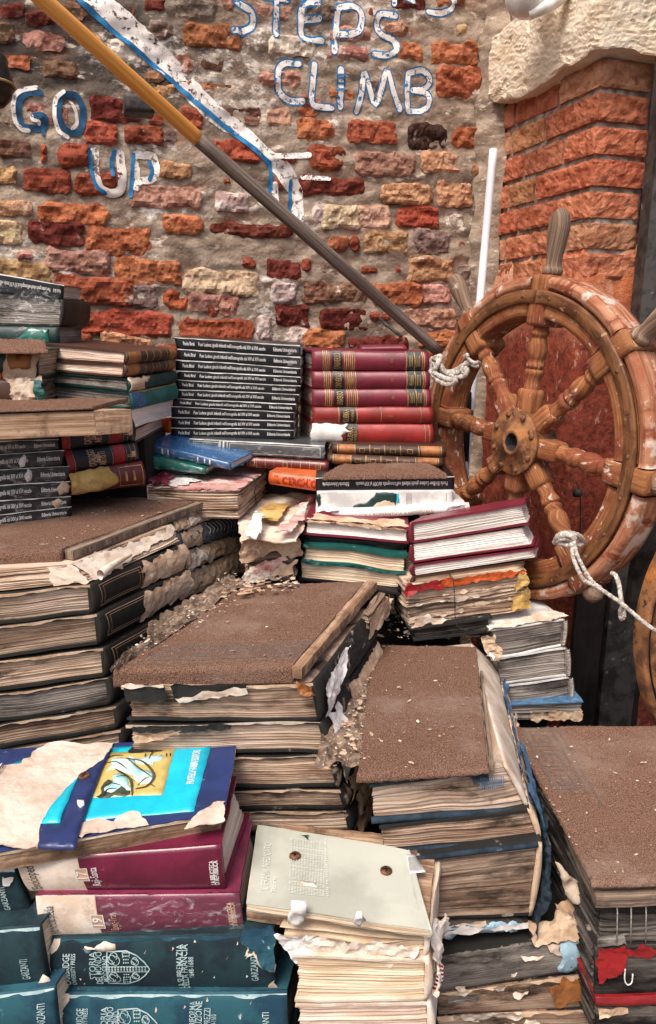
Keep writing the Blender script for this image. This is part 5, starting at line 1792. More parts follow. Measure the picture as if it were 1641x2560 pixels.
def sheet(name, label, zm, pts, z, m, crumple=.012, tilt=(0, 0), cat='paper', rag=.004, group=None, step=.007, th=.0012):
    """loose crumpled leaf lying at height z (below the eye), outlined in pixels"""
    P = [PZ(px(zm, *p), z) for p in pts]
    c = sum(P, Vector()) / len(P)
    Q = [(p.x - c.x, p.y - c.y) for p in P]
    if sum(Q[i - 1][0] * Q[i][1] - Q[i][0] * Q[i - 1][1] for i in range(len(Q))) < 0:
        Q = Q[::-1]
    sd = nseed()
    out = rough_poly(Q, step * .8, rag, sd, 90)
    v, f, uv = relief(out, step, lambda x, y, e: crumple * (.5 + fr(x * 22 + sd, y * 22, sd, 4)) + tilt[0] * x + tilt[1] * y, 0)
    n0 = len(v)
    v2 = v + [(x, y, h - th) for x, y, h in v]
    f2 = f + [tuple(i + n0 for i in reversed(ff)) for ff in f]
    o = add(name, [c + Vector((x, y, h)) for x, y, h in v2], f2, mt[m], uv=uv + uv, base=c)
    tag(o, label, cat, group)
    return o


zM = PY(px('V', 640, 1262), 1.18).z - CAM_H
sheet('loose_page', 'large crumpled tan sheet on the paper heap between the carpet steps', 'V', [(566, 1275), (700, 1272), (742, 1165), (715, 1148), (600, 1165), (560, 1215)], zM + .006, 'paper', .007)
sheet('loose_page', 'yellowish stained sheet lying on the crumpled tan sheet', 'V', [(605, 1222), (650, 1228), (685, 1182), (640, 1180), (610, 1195)], zM + .015, 'paper_yellow', .004)
sheet('torn_strip', 'pink red paper strip on the paper heap', 'V', [(640, 1256), (690, 1252), (735, 1172), (720, 1170), (680, 1225)], zM + .02, 'paper_pink', .008)
sheet('torn_strip', 'white curled paper strip at the left of the paper heap', 'V', [(575, 1262), (605, 1268), (625, 1218), (600, 1206)], zM + .02, 'paper_white', .012)
sheet('plastic_scrap', 'clear torn plastic scrap hanging on the paper heap', 'V', [(590, 1300), (612, 1310), (616, 1225), (602, 1212)], zM - .005, 'film', .01)
sheet('plastic_scrap', 'clear torn plastic scrap at the foot of the paper heap', 'V', [(585, 1378), (628, 1372), (622, 1330), (606, 1326)], zM - .10, 'film', .012)

# ================================================================== centre step
zO = -.42
Oa = PZ(px('E', 545, 878), zO); Ob = PZ(px('E', 1388, 862), zO); Oc = PZ(px('F', 300, 520), zO); Od = PZ(px('E', 1120, 492), zO)


def patO(x, y, W, D):
    c = .052
    k = 0.0
    if .010 < y < .0125 or .072 < y < .0745:
        return 1.0
    if .016 < y < .016 + c and x > .02:
        k = meander(x, y - .016, c)
    return k * .9


carpet('carpet_mat', 'brown carpet with Greek key border on the middle step', [Oa, Ob, Oc, Od], nose=.03, seed=1.7, pat=patO)
e2 = (Oc - Ob); e2.z = 0; e2.normalize()
en2 = Vector((e2.y, -e2.x, 0))
board('plank', 'bent wooden edge strip right of the Greek key carpet', None, [Ob - e2 * .012 + UP * .001, Ob - e2 * .012 + en2 * .013 + UP * .001, Oc + en2 * .02 + UP * .003, Oc + UP * .003], None, .016, 'board', amp=.0015)
# pile below
OY = .835
OB = [((285, 1612, 735, 1604), (298, 1690, 752, 1692)), ((296, 1702, 752, 1694), (300, 1768, 772, 1768)), ((300, 1782, 775, 1772), (300, 1852, 795, 1846)),
      ((300, 1862, 798, 1850), (300, 1905, 812, 1896)), ((300, 1912, 812, 1900), (300, 1965, 824, 1952)), ((300, 1972, 820, 1958), (300, 2010, 828, 1996))]
OL = ['old thick volume with tattered black cover, directly under the Greek key carpet', 'old volume with white-edged black cover, second under the Greek key carpet', 'old volume with torn black spine, third under the Greek key carpet',
      'old volume, fourth under the Greek key carpet, right of the turquoise art book', 'old volume, fifth under the Greek key carpet, above the sage book', 'old volume, lowest under the Greek key carpet, behind the sage book']
OC = []
for i, (t_, b_) in enumerate(OB):
    q = [(t_[0], t_[1]), (t_[2], t_[3]), (b_[2], b_[3]), (b_[0], b_[1])]
    a = box_q('V', q, OY, OY + .015, .30)
    dv_ = e2 * .27
    C = [a[0], a[1], a[1] + dv_, a[0] + dv_, a[4], a[5], a[5] + dv_, a[4] + dv_]
    OC.append(C)
    b = book(C, 'R', 'c_worn', ['pg_brown', 'pg_old', 'pg_brown', 'pg_brown', 'pg_old', 'pg_dark'][i], OL[i], t=.0035, over=.004, bulge=.006, rag=.0006, wave=.0016, sag=.003, covers='B' if i == 0 else 'TB',
             group='old volumes stacked under the Greek key carpet')
    worn_lit_edge(b, .99, 'paper' if i in (1,) else 'paper_tan', .0045, f='F')
    if i == 0:
        patch(b, 'F', 'E', [(585, 960), (780, 955), (780, 1030), (600, 1040)], 'c_worn', 'torn_cover', off=.003, crumple=.003)
        patch(b, 'F', 'E', [(820, 955), (1170, 945), (1165, 985), (950, 1000), (830, 1030)], 'c_worn', 'torn_cover', off=.003, crumple=.003)
        patch(b, 'F', 'E', [(830, 1020), (960, 990), (1165, 968), (1168, 995), (980, 1020), (850, 1036)], 'paper', 'torn_paper', off=.005, crumple=.003)
        patch(b, 'F', 'E', [(580, 955), (780, 950), (780, 962), (580, 968)], 'paper', 'torn_paper', off=.005, crumple=.003)
        patch(b, 'F', 'E', [(1400, 930), (1480, 950), (1480, 1000), (1420, 990)], 'c_tan', 'torn_paper', off=.004, crumple=.006)
        patch(b, 'R', 'F', None, 'c_worn', 'torn_cover', uvpts=[(.02, .2), (.5, .1), (.98, .2), (.98, .96), (.4, .98), (.1, .9)], off=.001, crumple=.003)
        patch(b, 'R', 'F', None, 'paper_white', 'torn_paper', uvpts=[(.02, .05), (.12, .1), (.3, .6), (.5, .95), (.3, .98), (.05, .8)], off=.004, crumple=.006)
    if i == 1:
        patch(b, 'F', 'E', [(620, 1160), (900, 1145), (1100, 1140), (1090, 1158), (880, 1172), (630, 1180)], 'c_worn', 'torn_cover', off=.003, crumple=.004)
        patch(b, 'F', 'E', [(635, 1195), (860, 1170), (850, 1185), (700, 1215), (640, 1225)], 'paper_tan', 'torn_paper', off=.004, crumple=.004)
    if i in (1, 2):
        patch(b, 'R', 'F', None, 'paper_white', 'torn_paper', uvpts=[(.0, .0), (.12, .3), (.2, .95), (.06, 1.05), (-.02, .5)], off=.005, crumple=.008)
        patch(b, 'R', 'F', None, 'paper_tan', 'torn_spine', uvpts=[(.3, .05), (.98, .1), (.98, .95), (.4, .9)], off=.001, crumple=.004)
    if i > 2:
        patch(b, 'R', 'H', None, 'paper_tan', 'torn_spine', uvpts=[(.02, .05), (.4, .1), (.9, .1), (.9, .9), (.1, .95)], off=.001, crumple=.004)
# brown side leaf: outer boards to the right of the strip
b = book([Vector((p.x, p.y, p.z)) for p in [Oc + en2 * .02 - e2 * .10 - UP * .05, Oc + en2 * .035 - e2 * .11 - UP * .055, Oc + en2 * .04 - UP * .05, Oc + en2 * .02 - UP * .045,
                                            Oc + en2 * .02 - e2 * .10 - UP * .014, Oc + en2 * .035 - e2 * .10 - UP * .018, Oc + en2 * .038 - UP * .014, Oc + en2 * .02 - UP * .012]], None, None, 'pg_brown',
         'leaning brown fragment of a book right of the Greek key carpet', covers='', rag=.002, wave=.004)
patch(b, 'R', 'F', None, 'paper_tan', 'torn_spine', uvpts=[(.02, .05), (.98, .02), (.98, .98), (.02, .95)], off=.001, crumple=.004)

# ================================================================== right of centre step
zP = -.52
Pa = PZ(px('V', 838, 1812), zP); Pb = PZ(px('V', 1148, 1795), zP); Pc_ = PZ(px('V', 1120, 1517), zP); Pd = PZ(px('V', 872, 1512), zP)
carpet('carpet_mat', 'plain brown carpet on the lower step right of the middle', [Pa, Pb, Pc_, Pd], nose=.016, seed=6.1)
e3 = (Pc_ - Pb); e3.z = 0; l3 = e3.length; e3.normalize()
en3 = Vector((e3.y, -e3.x, 0))
board('plank', 'thin grey wooden strip at the right edge of the plain brown carpet', None, [Pb + UP * .002, Pb + en3 * .006 + UP * .002, Pb + en3 * .005 + e3 * .25 + UP * .002, Pb + e3 * .25 + UP * .002], None, .012, 'grey_board')
# wavy book right below, wider than the carpet
PQ = [((868, 1836, 1188, 1795), (872, 1920, 1240, 1892), .775, .80, 'pg_old', 'thick book with wavy rippled pages under the plain brown carpet', .010),
      ((950, 1935, 1245, 1900), (960, 1998, 1270, 1968), .77, .79, 'pg_brown', 'blackened book with blue-grey cover, second under the plain brown carpet', .003),
      ((985, 2012, 1272, 1975), (1020, 2160, 1248, 2148), .755, .775, 'pg_brown', 'very thick stained book with torn dark cloth, third under the plain brown carpet', .003)]
for i, (t_, b_, yl, yr, pg, lab, wv) in enumerate(PQ):
    q = [(t_[0], t_[1]), (t_[2], t_[3]), (b_[2], b_[3]), (b_[0] - (60 if i else 0), b_[1])]
    q[0] = (q[0][0] - (60 if i else 0), q[0][1] + (6 if i else 0))
    a = box_q('V', q, yl, yr, .3)
    dv_ = e3 * (.36 if i == 0 else .33) - Vector((.01, 0, 0))
    C = [a[0], a[1], a[1] + dv_, a[0] + dv_, a[4], a[5], a[5] + dv_, a[4] + dv_]
    if i == 0:
        C[6] = C[6] + Vector((-.02, 0, .0)); C[2] = C[2] + Vector((0, 0, .0))
    b = book(C, 'R', None if i == 0 else 'c_worn', pg, lab, t=.004, over=.002, bulge=.004, covers='' if i == 0 else 'TB', wave=wv, rag=.0007, spmat='paper' if i == 0 else 'paper_tan', sag=.004 if i else .002, pn=32 if i != 1 else None)
    if i == 0:
        patch(b, 'R', 'H', None, 'bluecloth', 'torn_cloth', uvpts=[(.0, -.1), (.02, .12), (.3, .15), (.7, .1), (.99, .05), (.99, -.2), (.4, -.15), (.1, -.2)], off=.002, crumple=.006, rag=.003)
        v, f, uv = tube(catmull([face_pt(b, 'F', u, -.03, .002 + .002 * n3(u * 9, 1)) for u in (0, .2, .4, .6, .8, .98)], 6), .0042, 8)
        add('cloth_edge', v, f, mt['ragcloth'], b.o, uv=uv)
        v, f, uv = tube(catmull([face_pt(b, 'F', u, .97 + .02 * n3(u * 7, 2), .002 + .002 * n3(u * 9, 3)) for u in (0, .2, .4, .6, .75)], 6), .0038, 8)
        add('cloth_edge', v, f, mt['ragcloth'], b.o, uv=uv)
        patch(b, 'F', 'H', None, 'ragcloth', 'torn_cloth', uvpts=[(.72, .75), (.84, .8), (.86, 1.05), (.74, 1.1)], off=.004, crumple=.006)
        for k in range(12):
            s_ = face_pt(b, 'F', .78 + .015 * k, .85, .006)
            v, f, uv = tube(catmull([s_, s_ + Vector((.003 * n3(k, 1), -.002, -.006)), s_ + Vector((.006 * n3(k, 2), -.003, -.014 - .004 * n3(k, 5)))], 4), .0006, 5)
            add('thread', v, f, mt['bluecloth'], b.o, uv=uv)
    else:
        v, f, uv = tube(catmull([face_pt(b, 'F', u, .0 if i == 1 else .98, .001 + .002 * n3(u * 9, i)) for u in (.02, .2, .4, .6, .8, .97)], 6), .0035, 8)
        add('cloth_edge', v, f, mt['ragcloth'], b.o, uv=uv)
    if i == 1:
        patch(b, 'R', 'H', None, 'bluecloth', 'torn_cloth', uvpts=[(-.02, .4), (.1, -.3), (.3, -.5), (.5, -.2), (.5, .9), (.05, 1.05)], off=.004, crumple=.006)
    if i == 2:
        patch(b, 'R', 'H', None, 'ragcloth', 'torn_cloth', uvpts=[(-.06, .9), (.02, 1.02), (.25, .9), (.4, .3), (.32, .12), (.12, .2), (.02, -.25), (-.05, -.2), (-.05, .3)], off=.004, crumple=.012, rag=.004)
        patch(b, 'R', 'H', None, 'paper', 'torn_paper', uvpts=[(.15, .4), (.22, .38), (.24, .5), (.17, .55)], off=.02, crumple=.003)
        patch(b, 'R', 'H', None, 'paper', 'torn_spine', uvpts=[(.35, .9), (.98, .95), (.98, .1), (.5, .0), (.4, .3)], off=.001, crumple=.008, rag=.006)
        patch(b, 'F', 'H', [(505, 1050), (690, 1030), (740, 1022), (740, 1034), (600, 1048), (508, 1060)], 'paper', 'torn_paper', off=.004, crumple=.003)
PB3 = b
# blue-white torn strip and hollow below
a = box_q('H', [(470, 1062), (938, 1036), (940, 1075), (470, 1108)], .755, .775, .25)
b = book(a, None, None, 'pg_dark', 'pale blue torn book edge under the very thick stained book', covers='', rag=.002, over=.0)
patch(b, 'F', 'H', [(508, 1064), (700, 1052), (930, 1038), (935, 1052), (880, 1070), (800, 1068), (720, 1092), (640, 1082), (560, 1100), (512, 1106)], 'paleblue', 'torn_paper', off=.002, crumple=.002, rag=.004)
patch(b, 'F', 'H', [(508, 1062), (700, 1050), (930, 1036), (932, 1048), (860, 1062), (760, 1062), (640, 1074), (560, 1088), (512, 1096)], 'paper_white', 'torn_paper', off=.006, crumple=.003, rag=.004)
a = box_q('H', [(470, 1115), (960, 1082), (990, 1140), (470, 1200)], .80, .82, .2)
b = book(a, 'B', 'c_worn', 'pg_dark', 'black hollow book pushed back above the grey peeling book', covers='TB')  # dark book stands in for the shade of the hollow
a = box_q('H', [(500, 1205), (1205, 1110), (1210, 1262), (520, 1372)], .745, .775, .25)
b = book(a, 'F', 'c_worn', 'pg_brown', 'grey book with peeling spine and pale blue torn corner, lower right of middle', t=.003, spmat='pg_grey', bulge=.004)
patch(b, 'F', 'H', [(1085, 1150), (1130, 1125), (1205, 1118), (1208, 1250), (1120, 1268), (1080, 1262), (1098, 1200)], 'paleblue', 'torn_paper', off=.002, crumple=.002, rag=.003)
patch(b, 'F', 'H', [(520, 1212), (700, 1180), (800, 1175), (800, 1200), (640, 1222), (540, 1240)], 'pg_dark', 'torn_spine', off=.003, crumple=.004)
for q in ([(600, 1340), (640, 1330), (650, 1368), (610, 1372)], [(780, 1330), (840, 1320), (835, 1355), (800, 1365)], [(840, 1262), (880, 1255), (875, 1285), (850, 1285)], [(900, 1195), (1010, 1185), (1000, 1205), (920, 1212)], [(1020, 1140), (1080, 1135), (1085, 1190), (1040, 1180)]):
    patch(b, 'F', 'H', q, 'paper', 'torn_paper', off=.003, crumple=.005, rag=.003)
patch(b, 'F', 'H', [(950, 1050), (1190, 1000), (1200, 1105), (960, 1130)], 'paper_tan', 'torn_spine', off=.006, crumple=.006, rag=.005)
for i, (q, yl, yr, lab) in enumerate([([(505, 1378), (1238, 1275), (1242, 1440), (520, 1475)], .745, .775, 'brown rotten book with flaking spine below the grey peeling book'), ([(510, 1480), (1242, 1445), (1248, 1580), (530, 1590)], .745, .77, 'rotten book cut by the lower picture edge, right of middle')]):
    b = book(box_q('H', q, yl, yr, .25), 'F', 'c_worn', 'pg_brown', lab, t=.003, spmat='pg_brown', bulge=.004, sag=.003)
    worn_lit_edge(b, .98, 'paper_tan', .006)
    if i == 0:
        patch(b, 'F', 'H', [(575, 1462), (740, 1455), (900, 1452), (905, 1470), (760, 1490), (590, 1488)], 'paper', 'torn_paper', off=.004, crumple=.006, rag=.004)
        patch(b, 'F', 'H', [(560, 1390), (720, 1372), (700, 1395), (560, 1412)], 'pg_grey', 'torn_paper', off=.003, crumple=.004, rag=.004)
        patch(b, 'F', 'H', [(860, 1360), (935, 1352), (930, 1368), (880, 1380)], 'paper', 'torn_paper', off=.003, crumple=.005, rag=.003)
        patch(b, 'F', 'H', [(1020, 1335), (1220, 1300), (1225, 1400), (1060, 1420)], 'c_tan', 'torn_spine', off=.002, crumple=.003, rag=.006)
    else:
        patch(b, 'F', 'H', [(820, 1500), (980, 1490), (990, 1515), (830, 1530)], 'paper', 'torn_paper', off=.004, crumple=.006, rag=.004)

# ================================================================== grey volumes beyond, right of the plain carpet
LQ = [((832, 728), (1150, 678), (1140, 792), (862, 850), 'grey-edged thick volume with curling pale cover, top of three below the wheel'),
      ((862, 852), (1158, 802), (1162, 925), (868, 962), 'grey-edged thick volume, middle of three below the wheel'),
      ((868, 966), (1172, 930), (1176, 1042), (890, 1072), 'grey-edged thick volume, lowest of three below the wheel')]
for i, (a, b_, c, d, lab) in enumerate(LQ):
    b = book(box_q('F', [a, b_, c, d], 1.135, 1.155, .12), 'R', 'c_white', 'pg_grey', lab, t=.0025, rag=.0005, wave=.002, bulge=.007, spmat='pg_grey', group='grey-edged volumes below the wheel', over=.003, sag=.003)
    for k in range(16):
        q = face_pt(b, 'F', .985 + .012 * math.sin(k * .2), .06 + k * .056, .001)
        v, f, uv = tube([q, q + Vector((.003, -.003, .0015)), q + Vector((.006, .002, .002))], .0011, 5)
        add('stitch', v, f, mt['rope'], b.o, uv=uv)
    if i == 0:
        patch(b, 'T', 'F', None, 'paper', 'front_cover', uvpts=[(-.06, -.05), (.3, -.03), (.5, .02), (.75, -.03), (1.03, .0), (1, .3), (.6, .22), (.2, .16)], off=.001, crumple=.007, rag=.003)
        patch(b, 'F', 'F', [(785, 740), (840, 735), (868, 800), (860, 850), (820, 850), (800, 790)], 'paper_tan', 'torn_paper', off=.008, crumple=.01, rag=.004)
        patch(b, 'F', 'F', [(795, 800), (830, 810), (835, 835), (800, 830)], 'paper_white', 'torn_paper', off=.012, crumple=.008, rag=.004)
b = book(box_q('F', [(890, 1050), (1232, 1030), (1236, 1108), (900, 1112)], 1.125, 1.135, .12), 'B', 'bluecloth', 'pg_grey', 'blue-covered worn book under the three grey-edged volumes', t=.002, covers='T', rag=.0015)
patch(b, 'F', 'F', None, 'paper_tan', 'torn_paper', uvpts=[(.3, .02), (.96, .05), (.97, .6), (.6, .55), (.3, .7)], off=.002, crumple=.005, rag=.004)

# ================================================================== right step
zQ = -.62
Qa = PZ(px('V', 1386, 2062), zQ); Qd = PZ(px('V', 1196, 1704), zQ)
Qb = Qa + Vector((.42, .015, 0)); Qc = Qd + Vector((.50, .0, 0))


def patQ(x, y, W, D):
    c = .052
    k = 0.0
    if .068 < x < .0715 and y > .13:
        return 1.0
    if .01 < x < .01 + c and y > .16:
        k = meander(y, x - .01, c)
    return k


carpet('carpet_mat', 'large brown carpet with worn Greek key on the right step', [Qa, Qb, Qc, Qd], nose=.012, seed=2.9, pat=patQ)
fq = Vector((.03, -1, 0)).normalized()
board('plank', 'wooden board edge under the front of the large right carpet', 'V', [Qa + Vector((.004, -.012, -.014)), Qb + Vector((0, -.012, -.014)), Qb + Vector((0, .2, -.014)), Qa + Vector((.004, .2, -.014))], None, .016, 'grey_board', amp=.001)
RQ = [([(1265, 908), (1700, 895), (1700, 1128), (1265, 1145)], .715, 'pg_dark', None, 'blackened thick book under the large right carpet'),
      ([(1255, 1152), (1700, 1138), (1700, 1378), (1250, 1388)], .715, 'pg_dark', 'c_worn', 'dark book with torn bright red paper on its spine, lower right'),
      ([(1255, 1392), (1700, 1385), (1700, 1430), (1255, 1432)], .71, 'pg_dark', 'c_redband', 'thin book with bright red edge at lower right'),
      ([(1255, 1436), (1700, 1434), (1700, 1600), (1260, 1600)], .715, 'pg_dark', 'c_worn', 'blackened book at the lower right corner of the picture')]
for i, (q, y, pg, cv_, lab) in enumerate(RQ):
    b = book(box_q('H', q, y, y + .01, .2), 'F' if cv_ else 'B', cv_ or 'c_worn', pg, lab, t=.003, rag=.0015, wave=.003, covers='TB' if cv_ else '', bulge=.003, spmat='pg_dark' if cv_ == 'c_worn' else None, sag=.003)
    if i == 1:
        patch(b, 'F', 'H', [(1262, 1160), (1390, 1156), (1393, 1250), (1340, 1285), (1300, 1280), (1290, 1320), (1262, 1322)], 'c_redband', 'torn_paper', off=.003, crumple=.003, rag=.003)
        patch(b, 'F', 'H', [(1262, 1152), (1640, 1140), (1640, 1165), (1500, 1190), (1400, 1186), (1392, 1162), (1262, 1170)], 'c_redband', 'torn_paper', off=.005, crumple=.004, rag=.004)
        wp = [PY(px('H', *p), .705) for p in ((1395, 1262), (1392, 1310), (1405, 1335), (1425, 1325), (1430, 1285))]
        v, f, uv = tube(catmull(wp, 6), .0008, 6)
        add('wire', v, f, mt['t_white'], b.o, uv=uv)
    if i == 0:
        patch(b, 'F', 'H', [(1262, 1100), (1330, 1095), (1400, 1085), (1400, 1140), (1262, 1146)], 'pg_grey', 'torn_paper', off=.002, crumple=.003)
        for xx in (1355, 1420, 1490):
            v, f, uv = tube([PY(px('H', xx, 912), .712), PY(px('H', xx + 3, 1010), .712), PY(px('H', xx, 1140), .712)], .0008, 5)
            add('thread', v, f, mt['rope'], b.o, uv=uv)
    if i in (2,):
        worn_lit_edge(b, .97, 'c_redband', .006)
    if i == 3:
        patch(b, 'F', 'H', [(1260, 1440), (1400, 1436), (1380, 1470), (1270, 1490)], 'paper_tan', 'torn_paper', off=.002, crumple=.004)
# torn scraps column between the third pile and the right pile
for k, (q, y, m_, lab) in enumerate([([(1075, 760), (1180, 860), (1195, 950), (1150, 960), (1100, 880)], .78, 'paper', 'shredded pale paper hanging beside the dark torn cloth'), ([(1060, 960), (1195, 940), (1205, 1100), (1080, 1110)], .785, 'paper_tan', 'peeling tan paper flakes below the dark torn cloth'),
                                     ([(1205, 1010), (1240, 1060), (1235, 1160), (1205, 1120)], .77, 'paper', 'narrow pale paper shred left of the blackened thick book')]):
    P = [PY(px('H', *p), y) for p in q]
    c = sum(P, Vector()) / 4 if len(P) == 4 else sum(P, Vector()) / len(P)
    Qp = [(p.x - c.x, p.z - c.z) for p in P]
    if sum(Qp[i - 1][0] * Qp[i][1] - Qp[i][0] * Qp[i - 1][1] for i in range(len(Qp))) < 0:
        Qp = Qp[::-1]
    sd = nseed()
    v, f, uv = relief(rough_poly(Qp, .005, .005, sd, 110), .006, lambda x, y_, e: .012 * fr(x * 40 + sd, y_ * 40, sd, 4), .002)
    o = add('paper_shred', [c + Vector((x, -h, z)) for x, z, h in v], f, mt[m_], uv=uv, base=c)
    tag(o, lab, 'paper')


# ================================================================== front left: teal volumes
def spine_uv(b, zm, x, y):
    return face_uv(b, b.spine)(px(zm, x, y))


def crest(b, u0, u1, w0, w1, m='t_pale'):
    """shield: outline, quarters, dots and curls in relief-printed lines, point towards the right"""
    ln, T = face_dims(b, b.spine)

    def P(a, c):
        return (u0 + (u1 - u0) * a, w0 + (w1 - w0) * c)

    def line(pts, lw):
        V, F, UV = [], [], []
        for i, (a, c) in enumerate(pts):
            u, w = P(a, c)
            a2, c2 = pts[min(i + 1, len(pts) - 1)]; a1, c1 = pts[max(i - 1, 0)]
            dx = (a2 - a1) * (u1 - u0) * ln; dz = (c2 - c1) * (w1 - w0) * T
            l = math.hypot(dx, dz) or 1
            ox, oz = -dz / l * lw / ln, dx / l * lw / T
            for s in (-.5, .5):
                V.append(face_pt(b, b.spine, u + ox * s, w + oz * s, .0017)); UV.append((u * ln, w * T))
        for i in range(len(pts) - 1):
            F.append((2 * i, 2 * i + 2, 2 * i + 3, 2 * i + 1))
        return V, F
    VV, FF = [], []

    def put(r):
        k = len(VV)
        VV.extend(r[0]); FF.extend(tuple(i + k for i in f) for f in r[1])
    sh = [(0, .02), (.45, .0), (.7, .12), (.88, .3), (1, .5), (.88, .7), (.7, .88), (.45, 1), (0, .98), (0, .02)]
    sh2 = []
    for i in range(len(sh) - 1):
        for k in range(4):
            t = k / 4
            sh2.append((sh[i][0] * (1 - t) + sh[i + 1][0] * t, sh[i][1] * (1 - t) + sh[i + 1][1] * t))
    sh2.append(sh[-1])
    put(line(sh2, .0013))
    put(line([(0, .42), (.98, .42)], .0009)); put(line([(0, .58), (.98, .58)], .0009))
    put(line([(.36, .02), (.36, .98)], .0009)); put(line([(.52, .02), (.52, .98)], .0009))
    for i in range(13):
        for j in range(3):
            a = .04 + i * .07; c = .445 + j * .05
            if a < .93:
                put(line([(a, c), (a + .035, c + .02)], .0014))
    for i in range(11):
        c = .06 + i * .088
        if not .4 < c < .6:
            for q in (.39, .44, .49):
                put(line([(q, c), (q + .02, c + .03)], .0014))
    for (ca, cc, s) in ((.17, .22, 1), (.17, .78, 1), (.66, .28, .75), (.66, .72, .75)):
        pts = []
        for k in range(28):
            th = k / 27 * 3.6 * math.pi
            r_ = .05 + .10 * abs(math.sin(th * .83)) * s
            pts.append((ca + r_ * math.cos(th) * .95 * s, cc + r_ * 1.25 * math.sin(th) * s))
        put(line(pts, .0009))
    add('crest', VV, FF, mt[m], b.o, smooth=False)


# left column of teal volumes, cut by the picture edge
TL = [([(-140, 712), (70, 690), (182, 945), (-140, 975)], .70, .69, 'worn teal cloth volume at the left edge, upper of three', 'c_teal'),
      ([(-140, 990), (190, 962), (242, 1264), (-140, 1285)], .665, .655, 'worn teal cloth volume with publisher name at the left edge, middle of three', 'c_teal'),
      ([(-140, 1300), (258, 1248), (285, 1500), (-140, 1520)], .65, .64, 'lighter teal cloth volume at the lower left corner', 'c_teal2')]
for i, (q, yl, yr, lab, cv_) in enumerate(TL):
    b = book(box_q('G', q, yl, yr, .06, skew=.008), 'F', cv_, 'pg_cream', lab, t=.003, bulge=.007, group='teal cloth volumes at the front')
    u, w = spine_uv(b, 'G', [40, 128, 168][i], [890, 1215, 1395][i])
    if i == 1:
        write(b, 'GARZANTI', u, w, .0105, 't_pale', rot=90, fit=.028)
    elif i == 2:
        write(b, 'GARZANTI', u + .06, w - .22, .0105, 't_pale', rot=90, fit=.030)
    else:
        write(b, 'GARZANTI', u, w, .009, 't_pale', rot=90, fit=.03)
    worn_lit_edge(b, .97, 't_pale', .003)
    patch(b, 'F', 'G', None, 'paper', 'torn_paper', uvpts=[(.93, .05), (1.0, .02), (1.0, .3), (.97, .2)], off=.001, crumple=.002, rag=.003)
    if i == 0:
        patch(b, 'F', 'G', [(20, 725), (70, 735), (50, 768), (28, 758)], 'paper_white', 'torn_paper', off=.002, crumple=.003)
    if i == 2:
        pass

T1 = book(box_q('G', [(246, 1024), (1282, 1000), (1300, 1274), (262, 1272)], .672, .665, .16, skew=.02), 'F', 'c_teal', 'pg_dark', 'dark teal cloth volume with white shield crest under the wine red pair', t=.003, bulge=.008, group='teal cloth volumes at the front')
T2 = book(box_q('G', [(285, 1280), (1348, 1276), (1362, 1560), (300, 1570)], .660, .655, .16, skew=.02), 'F', 'c_teal2', 'pg_dark', 'lighter teal cloth volume with crest, along the lower picture edge', t=.003, bulge=.008, group='teal cloth volumes at the front')
for b, rows in ((T1, (('CAMBRIDGE', 322, 1240, .010, 1095), ('UNIVERSITY PRESS', 355, 1240, .0065, 1095), ('STORIA', 440, 1215, .0095, 1085), ('DEL MONDO', 472, 1235, .0095, 1085), ('MODERNO', 503, 1225, .0095, 1105),
                      ('LA SUPREMAZIA', 858, 1255, .0095, 1050), ('DELLA FRANCIA', 880, 1255, .0095, 1050), ('1648-1688', 902, 1205, .0075, 1110), ('GARZANTI', 1200, 1222, .010, 1098))),
                (T2, (('CAMBRIDGE', 378, 1495, .010, 1352), ('UNIVERSITY PRESS', 405, 1495, .0065, 1352), ('STORIA', 490, 1470, .0095, 1345), ('DEL MONDO', 520, 1490, .0095, 1345), ('MODERNO', 548, 1480, .0095, 1365),
                      ('LA CONTRORIFORMA', 915, 1540, .0095, 1318), ('E LA RIVOLUZIONE', 945, 1545, .0095, 1318), ('DEI PREZZI', 975, 1470, .0095, 1350), ('1559-1610', 1005, 1450, .0075, 1380), ('GARZANTI', 1252, 1495, .010, 1370)))):
    H_ = face_uv(b, 'F')
    for s, x, yb, h, yt in rows:
        u, w = H_(px('G', x, yb)); u2, w2 = H_(px('G', x, yt))
        write(b, s, u, w, h * .8, 't_pale', rot=90, fit=abs(w2 - w) * b.T, bold=.006)
    x0, x1, y0, y1 = (512, 705, 1235, 1080) if b is T1 else (562, 755, 1520, 1352)
    (u0, w0), (u1, w1) = H_(px('G', x0, y0)), H_(px('G', x1, y1))
    crest(b, u0, u1, w0, w1)
    worn_lit_edge(b, .975, 't_pale' if b is T2 else 'c_teal2', .004)
    # scuffs
    rs = random.Random(7)
    for k in range(16):
        u = rs.random(); w = rs.uniform(.1, .9)
        patch(b, 'F', 'G', None, 'paper', 'scuff', uvpts=[(u, w), (u + rs.uniform(.004, .012), w + rs.uniform(.0, .03)), (u + rs.uniform(.002, .012), w + rs.uniform(.03, .07))], off=.0006, crumple=.0002, rag=.001, step=.003, depth=0)
    for q in ([(0, 0), (.012, .05), (.015, .3), (.0, .4)], [(0, .8), (.02, .85), (.04, .98), (0, 1)], [(.97, 0), (1, 0), (1, .3), (.985, .25)]):
        patch(b, 'F', 'G', None, 'paper', 'scuff', uvpts=q, off=.0008, crumple=.0006, rag=.003, depth=0)
patch(T1, 'F', 'G', [(395, 1070), (440, 1062), (500, 1052), (540, 1058), (545, 1085), (500, 1075), (430, 1085)], 'paper', 'scuff', off=.001, crumple=.001, rag=.004)
patch(T1, 'F', 'G', [(1145, 975), (1280, 968), (1295, 1000), (1290, 1160), (1225, 1125), (1190, 1080), (1165, 1100), (1175, 1060), (1138, 1040)], 'c_teal2', 'torn_cloth', off=.003, crumple=.004, rag=.003)
